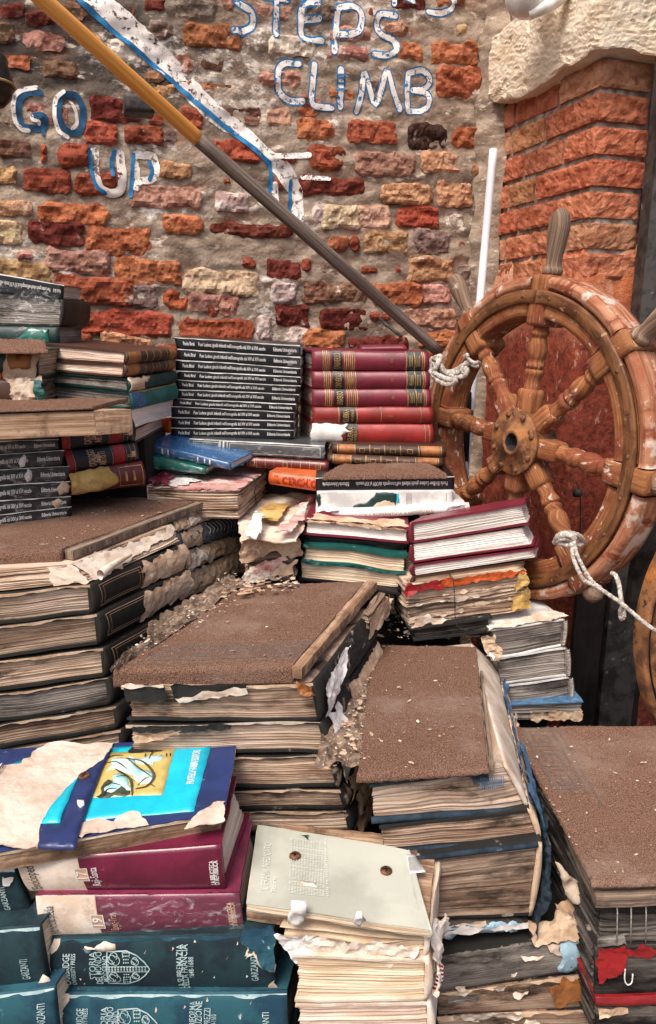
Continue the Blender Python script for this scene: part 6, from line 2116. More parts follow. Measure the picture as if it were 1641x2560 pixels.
patch(T1, 'F', 'G', [(1140, 1040), (1175, 1062), (1160, 1100), (1192, 1080), (1230, 1128), (1290, 1160), (1290, 1172), (1225, 1142), (1188, 1098), (1158, 1115), (1165, 1075)], 'paper', 'torn_paper', off=.002, crumple=.002, rag=.003)

# the wine red encyclopedia pair
EN = [([(80, 660), (1042, 585), (1060, 792), (142, 802)], .684, .688, 'wine red encyclopedia volume with cream left end, directly under the board and art book', '17', 'Raji-Santa', 382, (445, 775, 690), (985, 1022, 770), 'pg_pinkish'),
      ([(170, 826), (1125, 815), (1158, 1010), (210, 1012)], .676, .682, 'wine red encyclopedia volume with cream left end, on top of the dark teal volume', '19', 'Spec-Trat', 455, (530, 985, 905), (1085, 1105, 968), 'pg_pinkish')]
for i, (q, yl, yr, lab, num, rng_, xs, rr_, bb, pg) in enumerate(EN):
    bkp = ((1168, 262 if i == 0 else 450), .835 if i == 0 else .80)
    a = box_q('G', q, yl, yr, .16, skew=.03)
    if i == 0:
        dv_ = PZ(px('G', 1112, 262), a[5].z - CAM_H) - a[5]
        a = [a[0], a[1], a[1] + dv_ + Vector((.013, .003, 0)), a[0] + dv_, a[4], a[5], a[5] + dv_, a[4] + dv_]
    if i == 1:
        dv_ = PZ(px('G', 1186, 470), a[5].z - CAM_H) - a[5]
        a = [a[0], a[1], a[1] + dv_ + Vector((.008, 0, 0)), a[0] + dv_, a[4], a[5], a[5] + dv_, a[4] + dv_]
    b = book(a, 'F', 'c_wine2' if i else 'c_wine', pg, lab, t=.0028, bulge=.004, group='wine red encyclopedia volumes', sag=.001, over=.005)
    H_ = face_uv(b, 'F')
    u1, _ = H_(px('G', xs, 740 if i == 0 else 920))
    band(b, 0, u1, 'c_white' if False else 'paper', .0005)
    band(b, u1, u1 + .004, 't_tan', .0008)
    # number box
    cx, cy = (385, 728) if i == 0 else (460, 948)
    u, w = H_(px('G', cx, cy))
    band(b, u - .03, u + .03, 't_tan', .0009, w - .16, w + .16, 'label')
    frame_line(b, u - .032, u + .032, w - .18, w + .18, 't_grey', .001, .0013)
    write(b, num, u, w - .09, .0115, 't_white', rot=90, bold=.005, off=.0018, fit=b.T * .2)
    u, w = H_(px('G', 182 if i == 0 else 255, 798 if i == 0 else 1000)); u2, w2 = H_(px('G', 182 if i == 0 else 255, 690 if i == 0 else 898))
    write(b, "l'Enciclopedia", u, max(.04, w), .012, 't_black', rot=90, fit=abs(w2 - w) * b.T * 1.2, off=.0014)
    u, w = H_(px('G', rr_[0] + 12, rr_[1])); u2, w2 = H_(px('G', rr_[0] + 12, rr_[2]))
    write(b, rng_, u, w, .0095, 't_white' if i == 0 else 't_tan', rot=90, fit=abs(w2 - w) * b.T)
    for k, s in enumerate(('LA BIBLIOTECA', 'DI REPUBBLICA')):
        u, w = H_(px('G', bb[0] + 18 + k * 19 if i == 0 else bb[0] + 6 + k * 16, bb[2]))
        write(b, s, u, w, .0052, 't_white' if i == 0 else 't_tan', rot=90, fit=b.T * .56, bold=.02)
    if i == 1:
        patch(b, 'F', 'G', None, 'film', 'dust_jacket', uvpts=[(0, .0), (1, .0), (1, .98), (0, .98)], off=.0016, crumple=.004, depth=0, step=.009)
        patch(b, 'F', 'G', None, 'film', 'plastic_wrap', uvpts=[(.93, .3), (1.0, .1), (1.02, .9), (.95, .98)], off=.003, crumple=.008, depth=0)
# third red cover leaning behind the pair
a = box_q('G', [(1060, 770), (1112, 805), (1118, 985), (1080, 820)], .70, .70, .14)

# the art book on its board
zR = -.54
Rz = [-.548, -.536, -.536, -.548]
RT = [(-70, 2030), (548, 1922), (561, 1737), (-70, 1782)]
C = box_z('V', [(-70, 2022), (528, 1918), (561, 1737), (-70, 1770)], Rz, .004)
C[4:] = [c for c in C[4:]]
P4 = [c + UP * .006 for c in C[4:]]
board('plank', 'pale wooden board clamped under the turquoise art book', None, [P4[0] - UP * .006 + Vector((0, .002, 0)), P4[1] - UP * .006 + Vector((-.004, .002, 0)), P4[2] - UP * .006 + Vector((-.005, -.02, 0)), P4[3] - UP * .006], None, .0205, 'board', amp=.0012)
C = [p - UP * .0055 for p in P4] + P4
b = book(C, None, 'c_navy', 'pg_cream', 'large art book with turquoise and navy cover, torn paper over its left half', covers='T', t=.0025, over=.001, sag=.001)
AR = b


def art(pts, m, off, name, crumple=.0001, rag=.0004, step=.01, depth=.0003, lift=None):
    H_ = homog([proj(face_pt(AR, 'T', u, v, 0, raw=True)) for u, v in ((0, 0), (1, 0), (1, 1), (0, 1))])
    uvp = [H_(px('G', *p)) for p in pts]
    return patch(AR, 'T', 'G', None, m, name, uvpts=uvp, off=off, crumple=crumple, rag=rag, step=step, depth=depth, lift=lift)


art([(-100, 300), (300, 160), (640, 130), (1035, 92), (945, 430), (480, 478), (360, 500), (-100, 540)], 'cyan', .0007, 'cover_print', step=.012)
art([(610, 165), (895, 133), (828, 365), (530, 385)], 'print_tan', .0012, 'picture', step=.012)
art([(600, 300), (700, 330), (720, 370), (545, 384)], 'print_ink', .0016, 'picture_shade', rag=.004)
# an abstract stand-in for the drawing: pale swirls with dark strokes
rs = random.Random(3)
for pts in ([(620, 190), (700, 190), (760, 240), (800, 270), (790, 310), (740, 325), (690, 280), (640, 250), (600, 260)], [(640, 275), (690, 290), (700, 350), (660, 330), (610, 360), (590, 340), (640, 310)], [(700, 180), (760, 200), (840, 180), (800, 230), (740, 220)]):
    art(pts, 'print_pale', .0019, 'picture_swirl', rag=.004, step=.008)


def art_line(pts, w, m='print_ink', off=.0024, name='picture_stroke'):
    H_ = homog([proj(face_pt(AR, 'T', u, v, 0, raw=True)) for u, v in ((0, 0), (1, 0), (1, 1), (0, 1))])
    c = catmull([Vector((*[a * d for a, d in zip(H_(px('G', *p)), (AR.W, AR.D))], 0)) for p in pts], 6)
    V, F = [], []
    for i, p in enumerate(c):
        t = (c[min(i + 1, len(c) - 1)] - c[max(i - 1, 0)]).normalized()
        n_ = Vector((-t.y, t.x, 0)) * w * (.4 + .6 * math.sin(math.pi * (i + .5) / len(c)))
        for s in (-.5, .5):
            q = p + n_ * s
            V.append(face_pt(AR, 'T', q.x / AR.W, q.y / AR.D, off))
    for i in range(len(c) - 1):
        F.append((2 * i, 2 * i + 2, 2 * i + 3, 2 * i + 1))
    add(name, V, F, mt[m], AR.o, smooth=False)


for pts, w in (([(690, 195), (760, 215), (800, 280), (770, 330), (720, 345)], .0035), ([(640, 250), (700, 300), (705, 370)], .0035), ([(600, 220), (650, 215), (690, 250)], .002), ([(700, 200), (740, 245), (790, 290)], .002),
               ([(590, 330), (620, 320), (660, 330)], .002), ([(575, 385), (600, 350), (640, 345)], .0022), ([(730, 330), (760, 300), (780, 290)], .0018), ([(785, 200), (800, 170), (815, 155)], .0018),
               ([(770, 190), (775, 170)], .0015), ([(855, 190), (858, 170)], .0015), ([(870, 188), (873, 170)], .0015), ([(610, 195), (640, 180), (680, 180)], .0018), ([(640, 290), (680, 285), (720, 310)], .0018), ([(780, 320), (800, 335)], .0015)):
    art_line(pts, w)
H_ = homog([proj(face_pt(AR, 'T', u, v, 0, raw=True)) for u, v in ((0, 0), (1, 0), (1, 1), (0, 1))])
(u0, v0), (u1, v1) = H_(px('G', 948, 318)), H_(px('G', 985, 155))
V0, F0 = text_mesh('FRATELLI FABBRI EDITORI', .012)
wd = max(p[0] for p in V0)
A_ = Vector((u0 * AR.W, v0 * AR.D)); B_ = Vector((u1 * AR.W, v1 * AR.D))
dx_ = (B_ - A_) / wd; dy_ = Vector((-dx_.y, dx_.x)).normalized() * (.009 / .72)
add('lettering', [face_pt(AR, 'T', (A_ + dx_ * x + dy_ * y).x / AR.W, (A_ + dx_ * x + dy_ * y).y / AR.D, .0016) for x, y in V0], F0, mt['t_white'], AR.o, smooth=False)
# torn flyleaf with its own strip of navy and cyan
art([(-150, 320), (0, 265), (75, 242), (180, 225), (250, 165), (330, 108), (645, 112), (590, 215), (475, 300), (355, 415), (300, 480), (255, 592), (-150, 612)], 'flyleaf', .0022, 'torn_flyleaf', crumple=.0027, rag=.0025, step=.008, depth=.001)
art([(590, 215), (632, 150), (435, 585), (250, 592), (270, 512), (365, 505), (470, 300)], 'c_navy', .0052, 'cover_strip', crumple=.0008, rag=.001, step=.008, depth=.0012)
art([(350, 420), (470, 305), (365, 505), (275, 510), (300, 475)], 'cyan', .0066, 'cover_print', rag=.0006)
art([(455, 425), (490, 420), (498, 432), (470, 445)], 'paper_white', .0072, 'torn_paper', crumple=.002, rag=.002)
art([(475, 485), (560, 470), (620, 478), (650, 455), (715, 440), (755, 465), (770, 490), (640, 505), (470, 540), (455, 530)], 'flyleaf', .0014, 'torn_edge', crumple=.0026, rag=.0025)
art([(905, 500), (960, 440), (1020, 405), (1058, 395), (1056, 470), (1010, 482)], 'flyleaf', .0014, 'torn_edge', crumple=.0026, rag=.0025)
art([(-150, 300), (20, 270), (75, 240), (60, 262), (0, 345), (-150, 400)], 'paper_white', .006, 'torn_paper', crumple=.002, rag=.002)
art_line([(75, 250), (40, 295), (0, 340)], .002, 'c_brown', .009, 'tear')


def screw(b, f, u, v, r=.0075, off=.003):
    p = face_pt(b, f, u, v, off)
    nrm = (face_pt(b, f, u, v, off + .01) - p).normalized()
    v_, f_, uv = tube([p - nrm * .002, p + nrm * .0012, p + nrm * .0022, p + nrm * .0026], [r, r, r * .85, r * .5], 16)
    o = add('screw', v_, f_, mt['bolt'], b.o, uv=uv)
    a = Vector((1, 0, 0)); a = (a - nrm * a.dot(nrm)).normalized(); c = nrm.cross(a)
    for d in (a, c):
        e = d.cross(nrm)
        q = [p + nrm * .0033 + d * (s * r * .6) + e * (t * r * .13) for s, t in ((-1, -1), (1, -1), (1, 1), (-1, 1))]
        add('slot', q, [(0, 1, 2, 3)], mt['t_black'], o)
    return o


u, v = H_(px('G', 497, 302))
screw(AR, 'T', u, v, .007, .006)

# ================================================================== sage paperback on its block
zS = -.608
C = box_z('V', [(578, 2122), (1012, 2186), (962, 1992), (604, 1932)], [zS - .002, zS - .006, zS, zS + .002], .010)
SB = book(C, 'R', 'c_sage', 'pg_cream', 'glossy sage green paperback screwed down face down, bent at its right corner', t=.0016, over=.0, bulge=.002, sag=.003, rag=.0004)
b = SB
HS = homog([proj(face_pt(SB, 'T', u, v, 0, raw=True)) for u, v in ((0, 0), (1, 0), (1, 1), (0, 1))])
for q in ((1400, 640),):
    u, v = HS(px('G', *q)); screw(SB, 'T', u, v, .0068, .0012)
u, v = HS(px('H', 283, 798)); screw(SB, 'T', u, v, .0068, .0012)


def sage(pts, m, off, name, zm='H', **kw):
    return patch(SB, 'T', zm, None, m, name, uvpts=[HS(px(zm, *p)) for p in pts], off=off, **kw)


sage([(368, 722), (405, 725), (455, 800), (385, 805)], 'c_white', .0006, 'barcode_label', crumple=.0001, rag=.0002, depth=.0002)
for k in range(14):
    x = 378 + k * 3.2
    sage([(x, 735), (x + 1.3, 735), (x + 8 + k * .8 + 1.3, 795), (x + 8 + k * .8, 795)], 't_black', .0011, 'barcode_line', crumple=0, rag=0, depth=0)
sage([(1420, 550), (1465, 545), (1468, 570), (1445, 562)], 'c_charcoal', .002, 'torn_scrap', 'G', crumple=.003, rag=.002)
sage([(1425, 755), (1500, 768), (1510, 795), (1440, 780)], 'paper', .001, 'torn_scrap', 'G', crumple=.001, rag=.002)
# blurb lines and faint title
def sage_text(s, zm, p0, p1, h, m='t_grey', off=.0012):
    A_ = Vector(HS(px(zm, *p0))); B_ = Vector(HS(px(zm, *p1)))
    A_ = Vector((A_.x * SB.W, A_.y * SB.D)); B_ = Vector((B_.x * SB.W, B_.y * SB.D))
    V0, F0 = text_mesh(s, .006)
    wd = max(p[0] for p in V0)
    dx_ = (B_ - A_) / wd; dy_ = Vector((-dx_.y, dx_.x)).normalized() * (h / .72)
    add('lettering', [face_pt(SB, 'T', (A_ + dx_ * x + dy_ * y).x / SB.W, (A_ + dx_ * x + dy_ * y).y / SB.D, off) for x, y in V0], F0, mt[m], SB.o, smooth=False)


sage_text('IL FRANK PREDICATO', 'G', (1268, 808), (1282, 578), .009)
sage_text('Storia', 'G', (1305, 815), (1310, 740), .0055)
for k in range(13):
    x = 1378 + k * 13.5
    sage_text('lllll lll llllllll ll lllll llll lll llllll', 'G', (x, 820 + k * 1.5), (x + 10, 560 + k * 2), .0022)
sage_text('lllll lll llllllll ll lllll llll', 'H', (25, 930), (10, 660), .003)
sage_text('lllll lll llllllll ll lllll llll', 'H', (428, 985), (395, 815), .0025)

# wooden block, crumpled leaves and two thick books below
Wt = [PZ(px('G', 1153, 876), zS - .016), PZ(px('H', 470, 1078), zS - .019)]
d_ = Vector((.03, .14, 0))
zt = Wt[0].z
w0 = Wt[0]; w1 = Wt[1]
board('block', 'rough wooden block under the sage paperback', None, [w0, w1, w1 + d_ + UP * .002, w0 + d_ + UP * .001], None, .0195, 'board', amp=.0012)
SS = [([(1352, 1058), (1680, 1075), (1672, 1120), (1372, 1110)], 'paper', .705, .69), ]
b = book(box_q('S', [(700, 2316), (1068, 2352), (1064, 2392), (706, 2352)], .662, .645, .14, skew=.02), 'R', None, 'pg_cream', 'crumpled coverless paperback between wooden block and thick cream book', covers='', rag=.003, wave=.009, spmat='paper', bulge=.003, sag=.004)
patch(b, 'F', 'S', [(690, 2322), (760, 2326), (812, 2340), (790, 2390), (755, 2402), (715, 2370)], 'paper_white', 'torn_paper', off=.004, crumple=.008, rag=.003)
patch(b, 'F', 'S', [(760, 2330), (900, 2345), (1050, 2362), (1045, 2385), (960, 2400), (880, 2378), (780, 2372)], 'paper', 'torn_paper', off=.003, crumple=.008, rag=.004)
for i, (q, lab, cs) in enumerate([([(730, 2388), (1070, 2404), (1066, 2503), (735, 2508)], 'thick cream-paged book with slim pale covers under the crumpled paperback', 'TB'), ([(736, 2514), (1074, 2508), (1076, 2640), (738, 2640)], 'thick cream-paged book at the lower picture edge, beside the lighter teal volume', 'T')]):
    b = book(box_q('S', q, .648, .638, .15, skew=.02), 'R', 'paper', 'pg_pinkish' if i else 'pg_cream', lab, t=.003, covers=cs, rag=.0008, wave=.002, bulge=.006, spmat='paper')
    if i == 0:
        for k in range(14):
            q_ = face_pt(b, 'R', .08, .04 + k * .05, .004)
            v, f, uv = tube([q_, q_ + Vector((.006, -.004, .001))], .0012, 5)
            add('stitch', v, f, mt['c_redband' if k % 2 else 't_white'], b.o, uv=uv)
        patch(b, 'R', 'H', None, 'paper', 'torn_spine', uvpts=[(0, .1), (.3, .0), (.6, .2), (.5, .9), (.2, 1.3), (.0, 1.1)], off=.004, crumple=.01, rag=.004)
# screw-down tabs of torn paper on the front edge
for zm, pts, lab in (('G', [(1375, 850), (1440, 855), (1445, 910), (1400, 958), (1355, 945), (1370, 900)], 'white torn paper tab over the front edge of the sage book, left one'), ('H', [(135, 995), (160, 990), (165, 1010), (185, 1030), (150, 1058), (118, 1045)], 'white torn paper tab over the front edge of the sage book, right one')):
    P = [PY(px(zm, *p), .652 if zm == 'G' else .628) for p in pts]
    c = sum(P, Vector()) / len(P)
    Qp = [(p.x - c.x, p.z - c.z) for p in P]
    if sum(Qp[i - 1][0] * Qp[i][1] - Qp[i][0] * Qp[i - 1][1] for i in range(len(Qp))) < 0:
        Qp = Qp[::-1]
    v, f, uv = relief(rough_poly(Qp, .004, .002, nseed(), 110), .004, lambda x, y_, e: .006 * fr(x * 60 + 1.3, y_ * 60, 2, 3) + .004, .001)
    o = add('paper_tab', [c + Vector((x, -h, z)) for x, z, h in v], f, mt['paper_white'], uv=uv, base=c)
    tag(o, lab, 'paper')


# ================================================================== ship's wheel
WC = Vector((.33307, 1.29992, -.20767 + CAM_H))
wyaw, wtilt, wroll, WR = -1.09351614, .03558353, .08081287, .24733582
wn_ = Vector((math.cos(wtilt) * math.sin(wyaw), -math.cos(wtilt) * math.cos(wyaw), math.sin(wtilt)))
wr_ = Vector((math.cos(wyaw), math.sin(wyaw), 0))
wu_ = wn_.cross(wr_)
if wu_.z < 0:
    wu_ = -wu_
WH = thing('ship_wheel', "old wooden ship's wheel with eight turned spokes leaning by the brick pillar", 'ship wheel', WC)


def wp(a, r, c):                 # polar point in the wheel: angle clockwise from the top spoke, radius, height along the axis
    a += wroll
    return WC + (wr_ * math.sin(a) + wu_ * math.cos(a)) * r + wn_ * c


def arc_band(name, a0, a1, r0, r1, c0, c1, m, n=40, chamf=.003, rough=.0006):
    prof = [(r0, c0), (r0, c1 - chamf), (r0 + chamf, c1), (r1 - chamf, c1), (r1, c1 - chamf), (r1, c0)]
    pr = []
    for i in range(len(prof)):
        a, b_ = prof[i], prof[(i + 1) % len(prof)]
        k = max(1, int(math.hypot(b_[0] - a[0], b_[1] - a[1]) / .007))
        for j in range(k):
            pr.append((a[0] + (b_[0] - a[0]) * j / k, a[1] + (b_[1] - a[1]) * j / k))
    V, F, UV = [], [], []
    m_ = len(pr); sd = nseed()
    per = 0
    for i in range(n + 1):
        an = a0 + (a1 - a0) * i / n
        for j, (r_, c_) in enumerate(pr):
            d = rough * fr(an * 14 + sd, r_ * 60, c_ * 60, 4)
            V.append(wp(an, r_ + d, c_ + d)); UV.append((an * r1, r_ + c_ * .9))
    for i in range(n):
        for j in range(m_):
            k = (j + 1) % m_
            F.append((i * m_ + j, i * m_ + k, (i + 1) * m_ + k, (i + 1) * m_ + j))
    F.append(tuple(range(m_))); F.append(tuple(n * m_ + j for j in range(m_ - 1, -1, -1)))
    return add(name, V, F, mt[m], WH, uv=UV)


q8 = math.pi / 4
for k in range(8):               # outer felly segments butt at the spoke blocks
    g = .021 / .27
    arc_band('rim_segment', k * q8 + g, (k + 1) * q8 - g, .2585, .281, -.050, .0005, 'wheel_worn', 22, .006, .0016)
    arc_band('inner_rim', k * q8 + g * 1.2, (k + 1) * q8 - g * 1.2, .214, .2565, -.050, -.001, 'wheel_wood', 22, .003, .0008)
ring = arc_band('facing_ring', 0, 2 * math.pi - .004, .2365, .2585, -.002, .0045, 'wheel_ring', 150, .0015, .0004)
for k in range(24):
    a = (k + .5) * math.pi / 12
    p = wp(a, .2475, .0045)
    v, f, uv = tube([p - wn_ * .001, p + wn_ * .0008, p + wn_ * .0012], [.0034, .0032, .002], 10)
    add('screw', v, f, mt['bolt'], WH, uv=uv)
# spokes
prof = [(.090, .0150), (.100, .0135), (.108, .0128), (.116, .0150), (.120, .0165), (.124, .0168), (.127, .0150), (.1285, .0125), (.131, .0150), (.134, .0162), (.138, .0150), (.142, .0132), (.150, .0160), (.158, .0172),
        (.168, .0160), (.176, .0135), (.181, .0118), (.184, .0140), (.187, .0155), (.190, .0155), (.193, .0135), (.200, .0135)]
hprof = [(.284, .0160), (.289, .0172), (.293, .0165), (.296, .0135), (.302, .0125), (.315, .0135), (.330, .0155), (.345, .0172), (.358, .0178), (.370, .0165), (.379, .0135), (.385, .0085), (.388, .003)]


def lathe(a, pf, c0, seg=18):
    ax = (wp(a, 1, 0) - wp(a, 0, 0))
    t_ = ax.cross(wn_).normalized()
    V, F, UV = [], [], []
    pp = []
    for i in range(len(pf) - 1):
        for j in range(2):
            t = j / 2
            pp.append((pf[i][0] * (1 - t) + pf[i + 1][0] * t, pf[i][1] * (1 - t) + pf[i + 1][1] * t))
    pp.append(pf[-1])
    for (r_, w) in pp:
        for k in range(seg):
            th = 2 * math.pi * k / seg
            V.append(wp(a, r_, c0) + t_ * (math.cos(th) * w) + wn_ * (math.sin(th) * w)); UV.append((r_, th * w))
    n = len(pp)
    for i in range(n - 1):
        for k in range(seg):
            k2 = (k + 1) % seg
            F.append((i * seg + k, i * seg + k2, (i + 1) * seg + k2, (i + 1) * seg + k))
    F.append(tuple(range(seg - 1, -1, -1))); F.append(tuple((n - 1) * seg + k for k in range(seg)))
    return V, F, UV


def wblock(a, r0, r1, hw, c0, c1, rnd_=.004):
    ax = (wp(a, 1, 0) - wp(a, 0, 0))
    t_ = ax.cross(wn_).normalized()
    v, f, uv = gridbox(r1 - r0, hw * 2, c1 - c0, max(4, int((r1 - r0) / .008)), 5, 5, rnd=rnd_, amp=.0008, freq=60, seed=nseed())
    return [wp(a, r0 + x, c0 + z) + t_ * (y - hw) for x, y, z in v], f, uv


SC = -.018
for k in range(8):
    a = k * q8
    sp = add('spoke', *lathe(a, prof, SC)[:2], mt['wheel_wood'], WH, uv=lathe(a, prof, SC)[2])
    v, f, uv = wblock(a, .040, .094, .0175, SC - .0175, SC + .0190, .006)
    add('spoke_block', v, f, mt['wheel_wood'], sp, uv=uv)
    v, f, uv = wblock(a, .199, .2835, .0195, -.060, .0018, .004)
    add('spoke_block', v, f, mt['wheel_wood'], sp, uv=uv)
    v, f, uv = lathe(a, hprof if k != 3 else [(.284, .0160), (.292, .0172), (.300, .0150), (.306, .010), (.308, .003)], -.024)
    add('handle', v, f, mt['handle_wood'], sp, uv=uv)
# hub
V, F, UV = [], [], []
pf = [(.0, -.045), (.052, -.045), (.055, -.02), (.057, .002), (.0585, .004), (.0585, .0075), (.057, .0085), (.024, .0095), (.023, .0125), (.020, .0135), (.0165, .0120), (.0155, .0115)]
seg = 56
for r_, c_ in pf:
    for k in range(seg):
        th = 2 * math.pi * k / seg
        rr = r_ * (1 + (.012 * fr(th * 3, 1, 0, 3) if .05 < r_ else 0))
        V.append(wp(th, rr, c_ + .0006 * n3(r_ * 200, th * 6))); UV.append((th * .05, r_ + c_))
for i in range(len(pf) - 1):
    for k in range(seg):
        k2 = (k + 1) % seg
        F.append((i * seg + k, i * seg + k2, (i + 1) * seg + k2, (i + 1) * seg + k))
hub = add('hub', V, F, mt['rust'], WH, uv=UV)
# socket: dark square hole
pf2 = [(.0155, .0115), (.0135, .006), (.0125, -.012)]
V, F = [], []
for i, (r_, c_) in enumerate(pf2):
    for k in range(seg):
        th = 2 * math.pi * k / seg
        rr = r_ if i == 0 else min(r_, .0095 / max(abs(math.cos(th)), abs(math.sin(th))))
        V.append(wp(th, rr, c_))
for i in range(2):
    for k in range(seg):
        k2 = (k + 1) % seg
        F.append((i * seg + k, i * seg + k2, (i + 1) * seg + k2, (i + 1) * seg + k))
F.append(tuple(2 * seg + k for k in range(seg)))
add('socket', V, F, mt['t_black'], hub)
for k in range(8):
    p = wp(k * q8 + .39, .0495, .0085)
    v, f, uv = tube([p - wn_ * .001, p + wn_ * .002, p + wn_ * .0042, p + wn_ * .005], [.0056, .0054, .0042, .0018], 12)
    add('bolt', v, f, mt['bolt'], hub, uv=uv)

# ================================================================== pole, pipe
pa = PY(px('A', 60, -130), 1.12); pm = PY(px('A', 935, 657), 1.345); pb = PY(px('D', 522, 712), 1.55)
pole_t = (pm - pa).length / ((pm - pa).length + (pb - pm).length)
pts = [pa.lerp(pm, i / 24) for i in range(25)]
v, f, uv = tube(pts, [.0116 + .0007 * i / 24 for i in range(25)], 22)
PO = thing('pole', 'long wooden pole with varnished orange upper half and bare grey lower half', 'pole', pa)
add('varnished_half', v, f, mt['varnish'], PO, uv=uv)
pts = [pm.lerp(pb, i / 24) for i in range(25)]
v, f, uv = tube([p + (pm - pa).normalized() * (-.004 if i == 0 else 0) for i, p in enumerate(pts)], [.0122 - .0006 * i / 24 for i in range(25)], 22)
add('bare_half', v, f, mt['grey_wood'], PO, uv=uv)
# iron hook plate that carries the pole, and a thin rod lower down
hp = PY(px('A', 640, 470), 1.40)
v, f, uv = gridbox(.05, .05, .028, 6, 6, 4, rnd=.002, amp=.001)
tag(add('iron_bracket', [hp + WD * (x - .02) - WN * (y - .012) + UP * (z - .02) for x, y, z in v], f, mt['iron'], uv=uv, base=hp), 'small black iron bracket on the wall behind the varnished pole', 'bracket')
v, f, uv = tube([PY(px('D', 245, 556), 1.62), PY(px('D', 268, 580), 1.60), PY(px('D', 345, 640), 1.57)], .0035, 8)
tag(add('iron_rod', v, f, mt['iron'], uv=uv, base=PY(px('D', 268, 580), 1.6)), 'thin dark rod under the grey end of the pole', 'rod')
v, f, uv = tube([PY((1234, 374), 1.72).lerp(PY((1160, 1215), 1.60), i / 20) for i in range(21)], .0088, 16)
tag(add('plastic_pipe', v, f, mt['pvc'], uv=uv, base=PY((1160, 1215), 1.6)), 'thin white plastic pipe standing in the corner behind the wheel', 'pipe')

# ================================================================== ropes
def rope(name, label, pts, r, cat='rope', m='rope', n=8):
    P = catmull(pts, n)
    # two strands laid round each other
    V, F, UV = [], [], []
    v, f, uv = tube(P, [r * (1 + .12 * math.sin(i * 1.9)) for i in range(len(P))], 8)
    o = add(name, v, f, mt[m], uv=uv, base=P[0])
    return tag(o, label, cat)


D_ = lambda x, y, d: PY(px('D', x, y), d)
loops = [D_(700, 770, 1.36), D_(655, 765, 1.37), D_(600, 800, 1.39), D_(540, 810, 1.40), D_(500, 790, 1.41), D_(480, 765, 1.42), D_(495, 745, 1.42), D_(520, 755, 1.40), D_(545, 800, 1.39), D_(600, 830, 1.38), D_(645, 820, 1.37), D_(650, 790, 1.37),
         D_(600, 812, 1.38), D_(530, 800, 1.40), D_(490, 770, 1.41), D_(478, 790, 1.40), D_(510, 840, 1.39), D_(560, 865, 1.38), D_(600, 850, 1.37), D_(560, 840, 1.38), D_(500, 810, 1.39), D_(515, 770, 1.39), D_(530, 735, 1.40), D_(505, 740, 1.41)]
rope('tie_rope', 'dirty white rope knotted round the left rim of the wheel', loops, .0052, n=7)
rope('cord', 'frayed brown cord wound round the upper left spoke', [D_(640, 735, 1.37), D_(655, 725, 1.36), D_(660, 745, 1.36), D_(690, 765, 1.34), D_(705, 760, 1.34), D_(715, 775, 1.36), D_(690, 780, 1.36), D_(650, 760, 1.37), D_(630, 790, 1.37), D_(635, 815, 1.37)], .003)
W_ = lambda x, y, d: PY(px('W', x, y), d)
rp = [W_(850, 735, 1.13), W_(900, 712, 1.115), W_(960, 715, 1.105), W_(1000, 720, 1.11), W_(1035, 745, 1.12)]
rope('knot_rope', 'white rag rope wound round the lower right spoke', [W_(845, 760, 1.14), W_(870, 720, 1.12), W_(930, 705, 1.11), W_(975, 730, 1.105), W_(960, 770, 1.11), W_(890, 765, 1.125), W_(855, 745, 1.13), W_(880, 705, 1.12), W_(950, 698, 1.11), W_(1010, 715, 1.115), W_(1038, 755, 1.13), W_(1000, 775, 1.12), W_(930, 775, 1.115), W_(870, 755, 1.125), W_(900, 730, 1.115), W_(985, 745, 1.11)], .0046, n=8)
rope('mooring_rope', 'white rope strand running from the wheel down to the right edge', [W_(960, 760, 1.10), W_(970, 860, 1.09), W_(1010, 960, 1.08), W_(1050, 1020, 1.075), W_(1130, 1060, 1.07), W_(1220, 1120, 1.06), W_(1300, 1175, 1.05), W_(1400, 1260, 1.04), W_(1500, 1340, 1.03), W_(1600, 1400, 1.02)], .0033)
rope('mooring_rope', 'shorter white rope strand beside the long one below the wheel', [W_(975, 750, 1.10), W_(1000, 850, 1.09), W_(1060, 965, 1.08), W_(1110, 1035, 1.072), W_(1160, 1070, 1.068)], .003)
rope('rope_end', 'knotted white rope end hanging below the wheel at right', [W_(1235, 968, 1.10), W_(1262, 985, 1.09), W_(1285, 1050, 1.08), W_(1298, 1140, 1.07), W_(1310, 1200, 1.07), W_(1318, 1260, 1.07), W_(1300, 1280, 1.07), W_(1295, 1230, 1.07), W_(1312, 1190, 1.065)], .0036)
rope('thin_wire', 'thin wire hanging through the lower half of the wheel', [W_(985, 330, 1.4), W_(1015, 420, 1.4), W_(1020, 560, 1.4), W_(1018, 700, 1.4)], .0012, 'wire', 'string')
hp = W_(1018, 418, 1.395)
v, f, uv = tube([hp + PLN * .0, hp - PLN * -.012], .008, 12)
tag(add('wall_hook', v, f, mt['iron'], uv=uv, base=hp), 'small dark hook on the red plaster seen through the wheel', 'hook')

# ================================================================== rusty drum at the right edge, board behind, recess
hc = PY((571 + 1571, 1571), 1.06)
HB = thing('rusty_hoop', 'rusty iron rimmed disc cut by the right picture edge', 'iron disc', Vector((hc.x, hc.y, 0)))
hr = .335


def hpnt(th, r_, c_):
    return hc + Vector((math.cos(th) * r_ , -c_, math.sin(th) * r_))


